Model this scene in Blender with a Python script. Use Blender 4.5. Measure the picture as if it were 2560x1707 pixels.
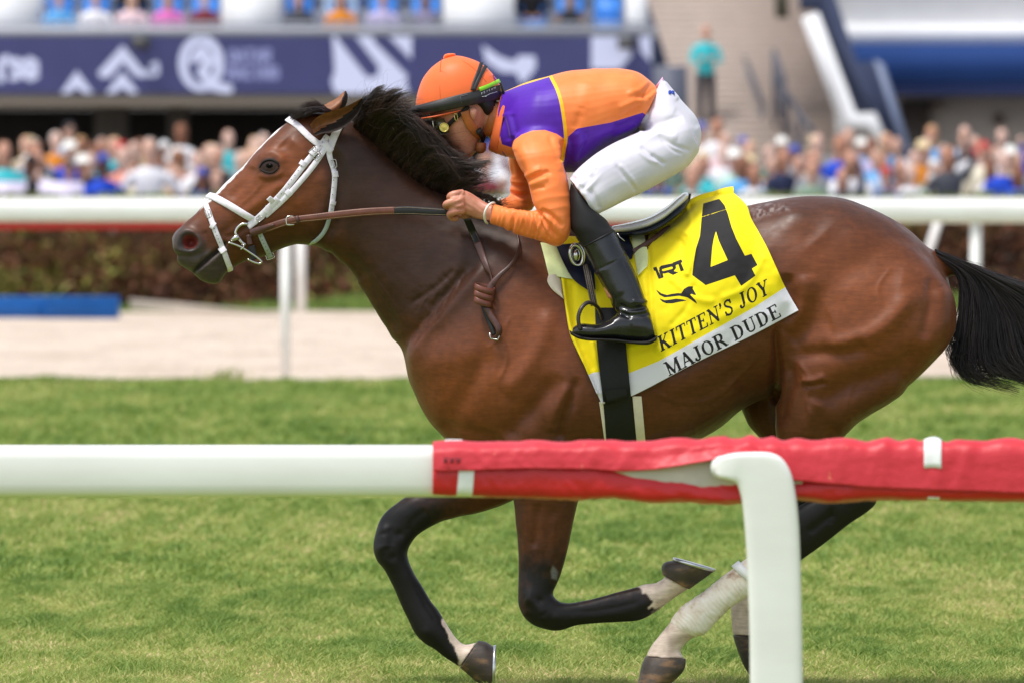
import bpy, math, random
import numpy as np
from mathutils import Vector, Matrix
from mathutils.bvhtree import BVHTree

for _o in list(bpy.data.objects):
    bpy.data.objects.remove(_o, do_unlink=True)
SC = bpy.context.scene
COL = SC.collection
R = math.radians

# ------------------------------------------------------------------ camera
CAM_D, CAM_H, FPX, HOR = 25.0, 1.47, 21252.0, 480.0
cam_data = bpy.data.cameras.new('camera')
cam = bpy.data.objects.new('camera', cam_data)
COL.objects.link(cam)
cam.location = (0, -CAM_D, CAM_H)
cam.rotation_euler = (R(90), 0, 0)
cam_data.sensor_width = 36.0
cam_data.lens = FPX / 2560.0 * 36.0
cam_data.shift_y = -(853.5 - HOR) / 2560.0
cam_data.clip_start = 0.5
cam_data.clip_end = 6000.0
cam_data.dof.use_dof = True
cam_data.dof.focus_distance = CAM_D - 0.12
cam_data.dof.aperture_fstop = 6.8
SC.camera = cam

# ------------------------------------------------------------------ sky, sun, exposure
SUN_DIR = Vector((-0.30, -0.21, 0.92)).normalized()      # towards the sun
wd = bpy.data.worlds.new('World')
SC.world = wd
wd.use_nodes = True
_nt = wd.node_tree
_sky = _nt.nodes.new('ShaderNodeTexSky')
_sky.sky_type = 'NISHITA'
_sky.sun_disc = False
_sky.sun_elevation = math.asin(SUN_DIR.z)
_sky.sun_rotation = math.atan2(SUN_DIR.x, SUN_DIR.y)
_sky.air_density = 1.0
_sky.dust_density = 1.5
_sky.ozone_density = 1.0
_hs = _nt.nodes.new('ShaderNodeHueSaturation')
_hs.inputs['Saturation'].default_value = 0.45
_nt.links.new(_sky.outputs[0], _hs.inputs['Color'])
_bg = [n for n in _nt.nodes if n.type == 'BACKGROUND'][0]
_bg.inputs['Strength'].default_value = 0.15
_nt.links.new(_hs.outputs[0], _bg.inputs['Color'])
sun_l = bpy.data.lights.new('sun', 'SUN')
sun_l.energy = 2.2
sun_l.angle = R(13.0)
sun_l.color = (1.0, 0.97, 0.92)
sun = bpy.data.objects.new('sun', sun_l)
COL.objects.link(sun)
sun.rotation_euler = (-SUN_DIR).to_track_quat('-Z', 'Y').to_euler()
sun.location = (0, 0, 30)
SC.view_settings.view_transform = 'Standard'
SC.view_settings.look = 'None'
SC.view_settings.gamma = 1.0
SC.view_settings.exposure = 0.52
SC.view_settings.use_curve_mapping = False
SC.render.film_transparent = False
try:
    SC.cycles.max_bounces = 8
    SC.cycles.transparent_max_bounces = 8
    SC.cycles.use_denoising = True
except Exception:
    pass

# ------------------------------------------------------------------ helpers
rng = np.random.default_rng(7)
random.seed(7)


def W(u, v, y=0.0):
    """photo pixel (2560 wide) seen at the real depth y -> point in the place"""
    s = FPX / (CAM_D + y)
    return np.array([(u - 1280.0) / s, y, CAM_H - (v - HOR) / s])


def crop(x0, y0, k):
    return lambda x, y: (x0 + x / k, y0 + y / k)


C1 = crop(400, 180, 2.8)
C2 = crop(960, 100, 3.136)
C3 = crop(1200, 100, 2.9033)
C4 = crop(1300, 440, 2.3056)
C5 = crop(780, 420, 2.2403)
C6 = crop(1840, 440, 2.3056)
C7 = crop(900, 1200, 2.45)
C8 = crop(1560, 1060, 2.352)
CG = crop(1000, 260, 9.8)
CH = crop(1080, 450, 7.35)
CB = crop(1300, 540, 4.612)
CM = crop(840, 200, 5.2278)
CN = crop(1600, 480, 4.9)
CT = crop(420, 520, 6.9176)
N0 = lambda x, y: (x, y)


def px(C, *pts):
    return [C(*p) for p in pts]


def empty(name, loc=(0, 0, 0)):
    o = bpy.data.objects.new(name, None)
    o.location = loc
    COL.objects.link(o)
    return o


def tag(o, label=None, cat=None, group=None, kind=None):
    if label: o['label'] = label
    if cat: o['category'] = cat
    if group: o['group'] = group
    if kind: o['kind'] = kind
    return o


def mesh_np(name, V, F, smooth=True):
    """V (n,3); F list of index arrays or an (m,k) array"""
    me = bpy.data.meshes.new(name)
    V = np.asarray(V, dtype=np.float32)
    if isinstance(F, np.ndarray):
        m, k = F.shape
        loops = F.astype(np.int32).ravel()
        starts = np.arange(0, m * k, k, dtype=np.int32)
    else:
        lens = np.array([len(f) for f in F], dtype=np.int32)
        loops = np.concatenate([np.asarray(f, dtype=np.int32) for f in F])
        starts = np.concatenate([[0], np.cumsum(lens)[:-1]]).astype(np.int32)
        m = len(F)
    me.vertices.add(len(V))
    me.vertices.foreach_set('co', V.ravel())
    me.loops.add(len(loops))
    me.loops.foreach_set('vertex_index', loops)
    me.polygons.add(m)
    me.polygons.foreach_set('loop_start', starts)
    if smooth:
        me.polygons.foreach_set('use_smooth', np.ones(m, dtype=bool))
    me.update(calc_edges=True)
    return me


def obj(name, me, mat=None, parent=None):
    o = bpy.data.objects.new(name, me)
    COL.objects.link(o)
    if mat is not None and len(me.materials) == 0:
        for mm in (mat if isinstance(mat, (list, tuple)) else [mat]):
            me.materials.append(mm)
    if parent is not None:
        o.parent = parent
        o.matrix_parent_inverse = Matrix.Translation(-Vector(parent.location))
    return o


class MB:
    """collects pieces of geometry; build() links them as ONE mesh object"""
    def __init__(self):
        self.V, self.F, self.M, self.n = [], [], [], 0

    def add(self, V, F, mi=0):
        V = np.asarray(V, float).reshape(-1, 3)
        self.V.append(V)
        for f in F:
            self.F.append(np.asarray(f) + self.n)
            self.M.append(mi)
        self.n += len(V)
        return self

    def box(self, lo, hi, mi=0):
        (a, b, c), (d, e, f) = lo, hi
        V = [(a, b, c), (d, b, c), (d, e, c), (a, e, c), (a, b, f), (d, b, f), (d, e, f), (a, e, f)]
        F = [(0, 3, 2, 1), (4, 5, 6, 7), (0, 1, 5, 4), (1, 2, 6, 5), (2, 3, 7, 6), (3, 0, 4, 7)]
        return self.add(V, F, mi)

    def rings(self, rings, mi=0, cap=True, closed=False):
        rings = np.asarray(rings, float)
        n, k, _ = rings.shape
        F = []
        for i in range(n if closed else n - 1):
            a, b = i * k, ((i + 1) % n) * k
            for j in range(k):
                j2 = (j + 1) % k
                F.append((a + j, a + j2, b + j2, b + j))
        V = rings.reshape(-1, 3)
        if cap and not closed:
            V = np.vstack([V, rings[0].mean(0), rings[-1].mean(0)])
            c0, c1 = n * k, n * k + 1
            for j in range(k):
                j2 = (j + 1) % k
                F.append((c0, j2, j))
                F.append((c1, (n - 1) * k + j, (n - 1) * k + j2))
        return self.add(V, F, mi)

    def tube(self, pts, r, k=8, mi=0, cap=True, flat=1.0, up=None):
        pts = np.asarray(pts, float)
        r = np.broadcast_to(np.asarray(r, float), (len(pts),))
        t = np.gradient(pts, axis=0)
        t /= np.linalg.norm(t, axis=1)[:, None] + 1e-12
        u = np.array(up if up is not None else (0, 1, 0), float)
        rr = []
        for i in range(len(pts)):
            a = np.cross(t[i], u)
            if np.linalg.norm(a) < 1e-3:
                a = np.cross(t[i], (1, 0, 0.3))
            a /= np.linalg.norm(a)
            b = np.cross(a, t[i])
            th = np.arange(k) * 2 * np.pi / k
            rr.append(pts[i] + r[i] * (np.cos(th)[:, None] * a + flat * np.sin(th)[:, None] * b))
        return self.rings(rr, mi, cap)

    def build(self, name, mat=None, parent=None, smooth=True, sharp=None):
        V = np.vstack(self.V)
        me = mesh_np(name, V, self.F, smooth)
        if any(self.M):
            me.polygons.foreach_set('material_index', np.array(self.M, dtype=np.int32))
        if sharp:
            me.set_sharp_from_angle(angle=R(sharp))
        return obj(name, me, mat, parent)


def cr(P, n):
    """Catmull-Rom resample rows of P to n rows (uniform in index)"""
    P = np.asarray(P, float)
    m = len(P)
    t = np.linspace(0, m - 1, n)
    i = np.clip(t.astype(int), 0, m - 2)
    f = (t - i)[:, None]
    p0, p1 = P[np.maximum(i - 1, 0)], P[i]
    p2, p3 = P[i + 1], P[np.minimum(i + 2, m - 1)]
    return 0.5 * ((2 * p1) + (p2 - p0) * f + (2 * p0 - 5 * p1 + 4 * p2 - p3) * f ** 2 + (3 * p1 - p0 - 3 * p2 + p3) * f ** 3)


def side_loft(st, C=N0, n=None, k=28, mb=None, mi=0, p=2.2, cap=True):
    """stations seen from the side: ((u,v) of one edge, (u,v) of the other, half width, depth y, egg)"""
    rows = []
    for s in st:
        (t, b, w), rest = s[:3], s[3:]
        y0 = rest[0] if len(rest) > 0 else 0.0
        egg = rest[1] if len(rest) > 1 else 0.0
        T, B = W(*C(*t), y0), W(*C(*b), y0)
        rows.append(list(T) + list(B) + [w, egg])
    rows = cr(rows, n or len(rows) * 3)
    th = np.arange(k) * 2 * np.pi / k
    c, s_ = np.cos(th), np.sin(th)
    cc = np.sign(c) * np.abs(c) ** (2 / p)
    ss = np.sign(s_) * np.abs(s_) ** (2 / p)
    rr = []
    for r in rows:
        T, B, w, egg = r[:3], r[3:6], r[6], r[7]
        m, a = (T + B) / 2, (T - B) / 2
        rr.append(m + cc[:, None] * a + (ss * w * (1 + egg * cc))[:, None] * np.array([0, 1.0, 0]))
    mb = mb or MB()
    mb.rings(rr, mi, cap)
    return mb


def remesh(mb, vox):
    V = np.vstack(mb.V)
    me = mesh_np('tmp', V, mb.F)
    o = bpy.data.objects.new('tmp', me)
    COL.objects.link(o)
    m = o.modifiers.new('r', 'REMESH')
    m.mode = 'VOXEL'
    m.voxel_size = vox
    m.adaptivity = 0
    dg = bpy.context.evaluated_depsgraph_get()
    ev = o.evaluated_get(dg).to_mesh()
    n = len(ev.vertices)
    V = np.empty(n * 3, np.float32)
    ev.vertices.foreach_get('co', V)
    F = np.empty(len(ev.polygons) * 4, np.int32)
    ev.polygons.foreach_get('vertices', F)
    V, F = V.reshape(-1, 3).astype(float), F.reshape(-1, 4)
    o.evaluated_get(dg).to_mesh_clear()
    bpy.data.objects.remove(o, do_unlink=True)
    bpy.data.meshes.remove(me)
    return V, F


def lap(V, F, it, lam=0.5, mu=-0.52, mask=None):
    n = len(V)
    e = np.vstack([F[:, [0, 1]], F[:, [1, 2]], F[:, [2, 3]], F[:, [3, 0]]])
    if mask is not None:
        on_ = mask > 1e-3
        e = e[on_[e[:, 0]] | on_[e[:, 1]]]
        use, inv = np.unique(e, return_inverse=True)
        e = inv.reshape(e.shape)
        V0, V, mask, n = V, V[use], mask[use], len(use)
    i, j = e[:, 0], e[:, 1]
    deg = np.bincount(i, minlength=n) + np.bincount(j, minlength=n)
    V = V.copy()
    for q in range(it):
        for l in ((lam, mu) if mu else (lam,)):
            S = np.stack([np.bincount(i, V[j, d], n) + np.bincount(j, V[i, d], n) for d in range(3)], 1)
            D = S / np.maximum(deg, 1)[:, None] - V
            V += l * D * (mask[:, None] if mask is not None else 1)
    if mask is not None:
        V0 = V0.copy()
        V0[use] = V
        return V0
    return V


def vnormals(V, F):
    a, b, c, d = (V[F[:, q]] for q in range(4))
    fn = np.cross(c - a, d - b)
    N = np.zeros_like(V)
    for q in range(4):
        for ax in range(3):
            N[:, ax] += np.bincount(F[:, q], fn[:, ax], len(V))
    return N / (np.linalg.norm(N, axis=1)[:, None] + 1e-12)


def hash3(i, j, k, seed=0):
    h = (i * 374761393 + j * 668265263 + k * 2147483647 + seed * 1274126177) & 0xFFFFFFFF
    h = ((h ^ (h >> 13)) * 1274126177) & 0xFFFFFFFF
    return ((h ^ (h >> 16)) & 0xFFFF) / 65535.0


def vnoise(P, scale, seed=0):
    Q = np.asarray(P, float) * np.asarray(scale, float)
    I = np.floor(Q).astype(np.int64)
    f = Q - I
    f = f * f * (3 - 2 * f)
    out = 0
    for a in (0, 1):
        for b in (0, 1):
            for c in (0, 1):
                w = (f[:, 0] if a else 1 - f[:, 0]) * (f[:, 1] if b else 1 - f[:, 1]) * (f[:, 2] if c else 1 - f[:, 2])
                out = out + w * hash3(I[:, 0] + a, I[:, 1] + b, I[:, 2] + c, seed)
    return out * 2 - 1


def toxz(C, pts):
    return np.array([W(*C(*p), 0.0)[[0, 2]] for p in pts])


def proj_xz(V):
    """(x,z) of every vertex carried along the sight lines to the y=0 plane, in metres"""
    s = CAM_D / (CAM_D + V[:, 1])
    return np.stack([V[:, 0] * s, CAM_H + (V[:, 2] - CAM_H) * s], 1)


def dist_poly(Q, P, closed=False):
    P = np.asarray(P, float)
    if closed: P = np.vstack([P, P[:1]])
    d = np.full(len(Q), 1e9)
    for a, b in zip(P[:-1], P[1:]):
        ab = b - a
        t = np.clip(((Q - a) @ ab) / (ab @ ab + 1e-12), 0, 1)
        d = np.minimum(d, np.hypot(*(Q - a - t[:, None] * ab).T))
    return d


def sdf(Q, P):
    P = np.asarray(P, float)
    d = dist_poly(Q, P, True)
    ins = np.zeros(len(Q), bool)
    x, y = Q[:, 0], Q[:, 1]
    for (x1, y1), (x2, y2) in zip(P, np.roll(P, -1, 0)):
        c = ((y1 > y) != (y2 > y)) & (x < (x2 - x1) * (y - y1) / (y2 - y1 + 1e-12) + x1)
        ins ^= c
    return np.where(ins, -d, d)


def smooth01(x):
    x = np.clip(x, 0, 1)
    return x * x * (3 - 2 * x)


def smoothline(P, n=60):
    return cr(P, n) if len(P) > 2 else np.asarray(P, float)


def attr(me, name, a, typ='FLOAT'):
    at = me.attributes.new(name, typ, 'POINT')
    if typ == 'FLOAT':
        at.data.foreach_set('value', np.asarray(a, np.float32))
    else:
        c = np.ones((len(a), 4), np.float32)
        c[:, :3] = a
        at.data.foreach_set('color', c.ravel())


# ------------------------------------------------------------------ materials
def srgb(r, g, b):
    return tuple(((c / 255) / 12.92 if c / 255 < 0.04045 else ((c / 255 + 0.055) / 1.055) ** 2.4) for c in (r, g, b))


class NB:
    def __init__(self, name):
        self.m = bpy.data.materials.new(name)
        self.m.use_nodes = True
        self.t = self.m.node_tree
        self.b = self.t.nodes['Principled BSDF']
        self.out = self.t.nodes['Material Output']

    def n(self, typ, **kw):
        nd = self.t.nodes.new(typ)
        for k, v in kw.items():
            if k.startswith('i_'):
                nd.inputs[k[2:].replace('_', ' ')].default_value = v
            else:
                setattr(nd, k, v)
        return nd

    def l(self, a, b):
        self.t.links.new(a, b)

    def noise(self, scale, detail=4, vec=None, rough=0.55):
        nd = self.n('ShaderNodeTexNoise')
        nd.inputs['Scale'].default_value = scale
        nd.inputs['Detail'].default_value = detail
        nd.inputs['Roughness'].default_value = rough
        if vec is not None: self.l(vec, nd.inputs['Vector'])
        return nd.outputs['Fac']

    def coords(self, scale=(1, 1, 1), kind='Object', rot=(0, 0, 0)):
        tc = self.n('ShaderNodeTexCoord')
        mp = self.n('ShaderNodeMapping')
        mp.inputs['Scale'].default_value = scale
        mp.inputs['Rotation'].default_value = rot
        self.l(tc.outputs[kind], mp.inputs['Vector'])
        return mp.outputs['Vector']

    def ramp(self, fac, stops, interp='LINEAR'):
        r = self.n('ShaderNodeValToRGB')
        r.color_ramp.interpolation = interp
        el = r.color_ramp.elements
        while len(el) < len(stops): el.new(0.5)
        for e, (p, c) in zip(el, stops):
            e.position = p
            e.color = tuple(c) + (1,) if len(c) == 3 else c
        self.l(fac, r.inputs['Fac'])
        return r.outputs['Color']

    def math(self, op, a, b=None, c=None, clamp=False):
        nd = self.n('ShaderNodeMath', operation=op, use_clamp=clamp)
        for i, x in enumerate((a, b, c)):
            if x is None: continue
            if isinstance(x, (int, float)): nd.inputs[i].default_value = x
            else: self.l(x, nd.inputs[i])
        return nd.outputs[0]

    def maprange(self, v, a, b, c=0.0, d=1.0):
        nd = self.n('ShaderNodeMapRange')
        self.l(v, nd.inputs['Value'])
        for k, x in zip(('From Min', 'From Max', 'To Min', 'To Max'), (a, b, c, d)):
            nd.inputs[k].default_value = x
        return nd.outputs['Result']

    def mix(self, fac, a, b, mode='MIX'):
        nd = self.n('ShaderNodeMix', data_type='RGBA', blend_type=mode)
        for sk, x in ((nd.inputs[0], fac), (nd.inputs[6], a), (nd.inputs[7], b)):
            if isinstance(x, (int, float)): sk.default_value = x
            elif isinstance(x, (tuple, list)): sk.default_value = tuple(x) + (1,) if len(x) == 3 else x
            else: self.l(x, sk)
        return nd.outputs[2]

    def attr(self, name):
        nd = self.n('ShaderNodeAttribute', attribute_name=name)
        return nd

    def bump(self, h, strength=0.2, dist=0.01):
        nd = self.n('ShaderNodeBump')
        nd.inputs['Strength'].default_value = strength
        nd.inputs['Distance'].default_value = dist
        self.l(h, nd.inputs['Height'])
        self.l(nd.outputs['Normal'], self.b.inputs['Normal'])
        return nd

    def set(self, **kw):
        for k, v in kw.items():
            s = self.b.inputs[k.replace('_', ' ')]
            if isinstance(v, (int, float)): s.default_value = v
            elif isinstance(v, tuple): s.default_value = v + (1,) if len(v) == 3 and s.type == 'RGBA' else v
            else: self.l(v, s)
        return self


def simple(name, col, rough=0.5, spec=0.5, metal=0.0, var=0.12, nscale=20, bump=0.0, bscale=120, coat=0.0, sheen=0.0, bdist=0.002):
    b = NB(name)
    n = b.noise(nscale, 5, b.coords())
    hi = tuple(min(1, c * (1 + var)) for c in col)
    lo = tuple(c * (1 - var) for c in col)
    b.set(Base_Color=b.ramp(n, [(0.3, lo), (0.7, hi)]), Roughness=rough, Metallic=metal)
    b.b.inputs['Specular IOR Level'].default_value = spec
    if coat: b.set(Coat_Weight=coat, Coat_Roughness=0.08)
    if sheen: b.set(Sheen_Weight=sheen, Sheen_Roughness=0.4)
    if bump: b.bump(b.noise(bscale, 4, b.coords()), bump, bdist)
    return b.m
# ------------------------------------------------------------------ THE RACEHORSE
HORSE = empty('racehorse', (0.2, 0, 0))
tag(HORSE, 'bay racehorse with white blaze galloping to the left under the jockey', 'horse')

hb = MB()
trunk = [
    (C1(84, 1168), C1(112, 1270), 0.030), (C1(112, 1122), C1(128, 1340), 0.048), (C1(170, 1065), C1(212, 1398), 0.058),
    (C1(240, 1005), C1(300, 1468), 0.060), (C1(290, 950), C1(405, 1482), 0.060), (C1(335, 902), C1(472, 1400), 0.059),
    (C1(400, 845), C1(560, 1342), 0.062), (C1(450, 790), C1(640, 1310), 0.066), (C1(520, 720), C1(740, 1290), 0.073),
    (C1(590, 650), C1(850, 1240), 0.083), (C1(655, 577), C1(950, 1208), 0.092), (C1(740, 488), C1(1040, 1200), 0.098),
    (C1(850, 385), C1(1105, 1217), 0.098), (C1(985, 305), C1(1170, 1258), 0.092), (C1(1120, 290), C1(1240, 1320), 0.086),
    ((866, 296), (868, 678), 0.086), ((924, 338), (893, 712), 0.090), ((985, 396), (918, 750), 0.097),
    ((1050, 450), (945, 796), 0.108), ((1125, 487), (973, 836), 0.124), ((1205, 512), (1000, 867), 0.145),
    ((1285, 535), (1012, 900), 0.172), ((1350, 550), (1021, 940), 0.198), ((1405, 563), (1038, 985), 0.218, 0, -.05),
    ((1455, 575), (1072, 1052), 0.235, 0, -.08), ((1500, 584), (1135, 1120), 0.248, 0, -.1), ((1550, 590), (1240, 1165), 0.262, 0, -.1),
    ((1600, 588), (1360, 1182), 0.275, 0, -.1), ((1650, 580), (1480, 1180), 0.288, 0, -.1), ((1710, 566), (1595, 1160), 0.296, 0, -.1),
    ((1780, 544), (1700, 1122), 0.296, 0, -.06), ((1850, 520), (1790, 1072), 0.288), ((1930, 502), (1850, 1022), 0.28),
    ((2010, 490), (1940, 985), 0.275, 0, .05), ((2090, 493), (2050, 960), 0.268, 0, .1), ((2170, 518), (2150, 940), 0.25, 0, .1),
    ((2240, 553), (2235, 900), 0.22), ((2300, 600), (2305, 850), 0.17), ((2345, 650), (2355, 800), 0.11), ((2374, 710), (2378, 765), 0.04)]
side_loft(trunk, n=170, k=48, mb=hb, p=2.25)
near_hind = [
    ((2040, 560), (2290, 615), .10, -.10), ((1985, 680), (2372, 712), .14, -.14), ((1950, 790), (2391, 790), .150, -.150),
    ((1943, 860), (2378, 848), .148, -.155), ((1940, 930), (2313, 926), .135, -.155), ((1937, 1000), (2225, 1002), .115, -.15),
    ((1937, 1060), (2145, 1052), .098, -.145), ((1945, 1112), (2106, 1097), .082, -.14), ((1985, 1172), (2115, 1128), .064, -.14),
    ((2035, 1228), (2150, 1165), .052, -.14), ((2030, 1246), (2185, 1225), .047, -.14), ((2002, 1262), (2186, 1262), .046, -.14),
    ((1972, 1284), (2120, 1312), .043, -.138), ((1935, 1326), (2055, 1362), .036, -.135), ((1905, 1368), (1990, 1407), .031, -.132),
    ((1872, 1394), (1940, 1440), .029, -.13), ((1800, 1450), (1866, 1488), .029, -.13), ((1757, 1484), (1822, 1517), .031, -.13),
    ((1710, 1517), (1784, 1553), .036, -.13), ((1684, 1546), (1752, 1582), .037, -.13), ((1656, 1578), (1719, 1603), .032, -.13),
    ((1630, 1610), (1702, 1626), .035, -.13), ((1615, 1640), (1711, 1645), .044, -.13)]
side_loft(near_hind, n=110, k=30, mb=hb, p=2.1)
far_hind = [
    ((1990, 700), (2330, 760), .12, .14), ((1890, 860), (2290, 850), .13, .15), ((1850, 970), (2210, 950), .115, .15), ((1866, 1050), (2110, 1045), .095, .145),
    ((1902, 1100), (2080, 1108), .08, .14), ((1930, 1160), (2080, 1150), .06, .14), ((1936, 1235), (2065, 1205), .047, .14),
    ((1925, 1295), (2015, 1295), .042, .14), ((1893, 1390), (1965, 1395), .031, .14), ((1866, 1450), (1945, 1462), .036, .14),
    ((1836, 1488), (1930, 1498), .038, .14), ((1828, 1530), (1905, 1545), .034, .14), ((1832, 1585), (1912, 1588), .044, .14)]
side_loft(far_hind, n=70, k=26, mb=hb, p=2.1)
near_fore = [
    ((1170, 880), (1420, 840), .10, -.13), ((1180, 990), (1440, 960), .105, -.145), ((1235, 1110), (1478, 1080), .098, -.14), ((1272, 1190), (1466, 1175), .08, -.132),
    ((1284, 1249), (1446, 1247), .066, -.128), ((1288, 1302), (1435, 1295), .058, -.126), ((1294, 1363), (1421, 1368), .05, -.124),
    ((1296, 1430), (1402, 1436), .044, -.122), ((1294, 1478), (1384, 1478), .046, -.12), ((1297, 1515), (1388, 1493), .046, -.12),
    ((1316, 1547), (1398, 1502), .045, -.12), ((1350, 1567), (1412, 1506), .043, -.118), ((1395, 1575), (1434, 1505), .038, -.116),
    ((1440, 1563), (1460, 1501), .032, -.115), ((1500, 1557), (1500, 1491), .029, -.113), ((1550, 1554), (1545, 1478), .03, -.11),
    ((1600, 1549), (1588, 1467), .036, -.11), ((1637, 1530), (1610, 1459), .036, -.11), ((1668, 1506), (1636, 1457), .031, -.11),
    ((1694, 1488), (1657, 1446), .033, -.11), ((1722, 1470), (1662, 1438), .042, -.11)]
side_loft(near_fore, n=110, k=28, mb=hb, p=2.1)
far_fore = [
    ((1200, 960), (1420, 1100), .10, .14), ((1125, 1080), (1360, 1190), .085, .14), ((1080, 1180), (1284, 1248), .068, .14), ((1045, 1222), (1202, 1279), .056, .135),
    ((1014, 1241), (1145, 1291), .049, .13), ((985, 1261), (1104, 1302), .046, .13), ((961, 1282), (1071, 1318), .044, .13),
    ((945, 1310), (1044, 1336), .044, .13), ((936, 1345), (1027, 1357), .045, .128), ((934, 1375), (1018, 1379), .044, .126),
    ((944, 1402), (1021, 1402), .04, .125), ((962, 1424), (1033, 1430), .035, .125), ((979, 1460), (1055, 1465), .03, .125),
    ((999, 1504), (1078, 1501), .03, .125), ((1019, 1545), (1097, 1528), .034, .125), ((1037, 1582), (1112, 1552), .037, .125),
    ((1059, 1606), (1126, 1573), .036, .125), ((1089, 1625), (1142, 1595), .031, .125), ((1119, 1647), (1162, 1609), .031, .125),
    ((1150, 1666), (1192, 1604), .042, .125)]
side_loft(far_fore, n=110, k=28, mb=hb, p=2.1)
# pectoral and tail root
side_loft([((1100, 940), (1200, 1010), .09, -.06), ((1105, 1010), (1250, 1070), .10, -.07), ((1120, 1080), (1290, 1130), .09, -.08)], n=12, k=24, mb=hb)
side_loft([((2290, 610), (2300, 690), .05, 0), ((2345, 628), (2345, 690), .035, 0), ((2400, 650), (2385, 690), .022, 0), ((2450, 680), (2440, 705), .012, 0)], n=12, k=16, mb=hb)

HV, HF = remesh(hb, 0.0041)
HV = lap(HV, HF, 8)
Q = proj_xz(HV)
# blend the joins between limbs and trunk softly
jm = np.zeros(len(HV))
for c, r in (((1230, 1000), .20), ((1400, 960), .16), ((1480, 1090), .10), ((2000, 720), .30), ((2250, 640), .16), ((1950, 900), .09), ((1180, 1120), .12), ((2180, 760), .2), ((2330, 680), .09)):
    d = np.hypot(*(Q - toxz(N0, [c])[0]).T)
    jm = np.maximum(jm, smooth01(1.4 - d / r))
HV = lap(HV, HF, 50, 0.8, None, jm * 0.9)
HN = vnormals(HV, HF)
Q = proj_xz(HV)
near = HN[:, 1] < 0.15


def groove(C, pts, w, a, n=18, side=None, taper=True):
    """a ridge (a>0) or groove (a<0) along a line, half width w metres"""
    P = smoothline(toxz(C, pts), n)
    lo, hi = P.min(0) - 3 * w, P.max(0) + 3 * w
    sel = ((Q > lo) & (Q < hi)).all(1)
    if side == 'n': sel &= HV[:, 1] < 0
    if side == 'f': sel &= HV[:, 1] > 0
    if not sel.any(): return
    q = Q[sel]
    d = np.full(len(q), 1e9)
    tt = np.zeros(len(q))
    for i, (p, p2) in enumerate(zip(P[:-1], P[1:])):
        ab = p2 - p
        t = np.clip(((q - p) @ ab) / (ab @ ab + 1e-12), 0, 1)
        dd = np.hypot(*(q - p - t[:, None] * ab).T)
        m = dd < d
        d[m] = dd[m]
        tt[m] = (i + t[m]) / (len(P) - 1)
    k = np.exp(-(d / w) ** 2)
    if taper: k *= smooth01(np.minimum(tt, 1 - tt) * 5 + 0.05)
    DISP[sel] += a * k


def blob(C, p, rx, rz, a, ang=0.0, side=None, power=2):
    c = toxz(C, [p])[0]
    d = Q - c
    ca, sa = math.cos(ang), math.sin(ang)
    e = ((d[:, 0] * ca + d[:, 1] * sa) / rx) ** 2 + ((-d[:, 0] * sa + d[:, 1] * ca) / rz) ** 2
    k = np.exp(-e ** (power / 2))
    if side == 'n': k *= HV[:, 1] < 0
    DISP[:] += a * k * np.clip(np.abs(HN[:, 1]) * 1.6, 0, 1)


DISP = np.zeros(len(HV))
# head
blob(C1, (775, 650), .045, .034, .010)
groove(C1, [(690, 640), (720, 590), (790, 570), (850, 600), (880, 650)], .011, .005)
groove(C1, [(690, 720), (740, 740), (820, 730), (870, 690)], .008, .004)
groove(C1, [(650, 660), (600, 760), (480, 900)], .016, -.006)
groove(C1, [(900, 760), (780, 850), (640, 960), (560, 1010)], .016, .007)
groove(C1, [(880, 880), (760, 980), (600, 1090)], .02, -.005)
groove(C1, [(850, 500), (900, 560), (960, 700)], .02, -.005)
groove(C1, [(900, 480), (980, 520), (1040, 600)], .013, .004)
groove(C1, [(1200, 520), (1242, 680), (1246, 860), (1210, 1040), (1120, 1190)], .024, -.014)
groove(C1, [(1130, 640), (1180, 800), (1170, 950), (1080, 1120), (940, 1180)], .03, .008)
groove(C1, [(560, 1040), (480, 1100), (420, 1150)], .012, -.003)
groove(C1, [(690, 1010), (560, 1120), (450, 1165)], .008, -.004)
NOS = [(118, 1205), (130, 1150), (180, 1118), (235, 1130), (275, 1170), (278, 1225), (235, 1262), (170, 1262), (125, 1240), (118, 1205)]
groove(C1, NOS, .010, .008, 30, taper=False)
blob(C1, (208, 1192), .019, .018, -.034, power=4)
groove(C1, [(462, 1190), (410, 1250), (340, 1310), (280, 1360), (226, 1412)], .0055, -.018)
groove(C1, [(440, 1240), (360, 1325), (250, 1410)], .012, .004)
groove(C1, [(100, 1276), (150, 1288), (220, 1284), (290, 1250)], .010, -.007)
groove(C1, [(300, 1110), (330, 1200), (320, 1280)], .012, -.004)
groove(C1, [(470, 1390), (430, 1320)], .012, -.004)
# neck and shoulder
groove(C1, [(1180, 1230), (1300, 1330), (1400, 1480)], .03, -.006)
groove(C5, [(180, 480), (330, 700), (480, 940)], .03, -.008)
groove(C5, [(930, 500), (840, 600), (730, 740), (620, 870), (545, 990)], .022, -.008)
groove(C5, [(1000, 520), (900, 640), (760, 800), (620, 960), (560, 1100)], .02, .007)
groove(C5, [(860, 560), (760, 680), (640, 800)], .010, -.005)
groove(C5, [(800, 560), (700, 660), (560, 760)], .008, -.004)
groove(C5, [(740, 800), (660, 880), (580, 1000)], .006, -.005)
for i in range(17):
    t = i / 16
    x0, y0 = 560 + 250 * t + 10 * math.sin(i * 5.1), 700 - 130 * t + 16 * math.sin(i * 2.3)
    L = 70 + 55 * abs(math.sin(i * 1.7))
    groove(C5, [(x0 + 15 * math.sin(i), y0 - L * .2), (x0 + L * .3, y0 + L * .25), (x0 + L * .2, y0 + L * .65), (x0 - L * .1, y0 + L)], .0042, -.0011 - .0006 * math.sin(i * 3.3), 12, 'n')
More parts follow.
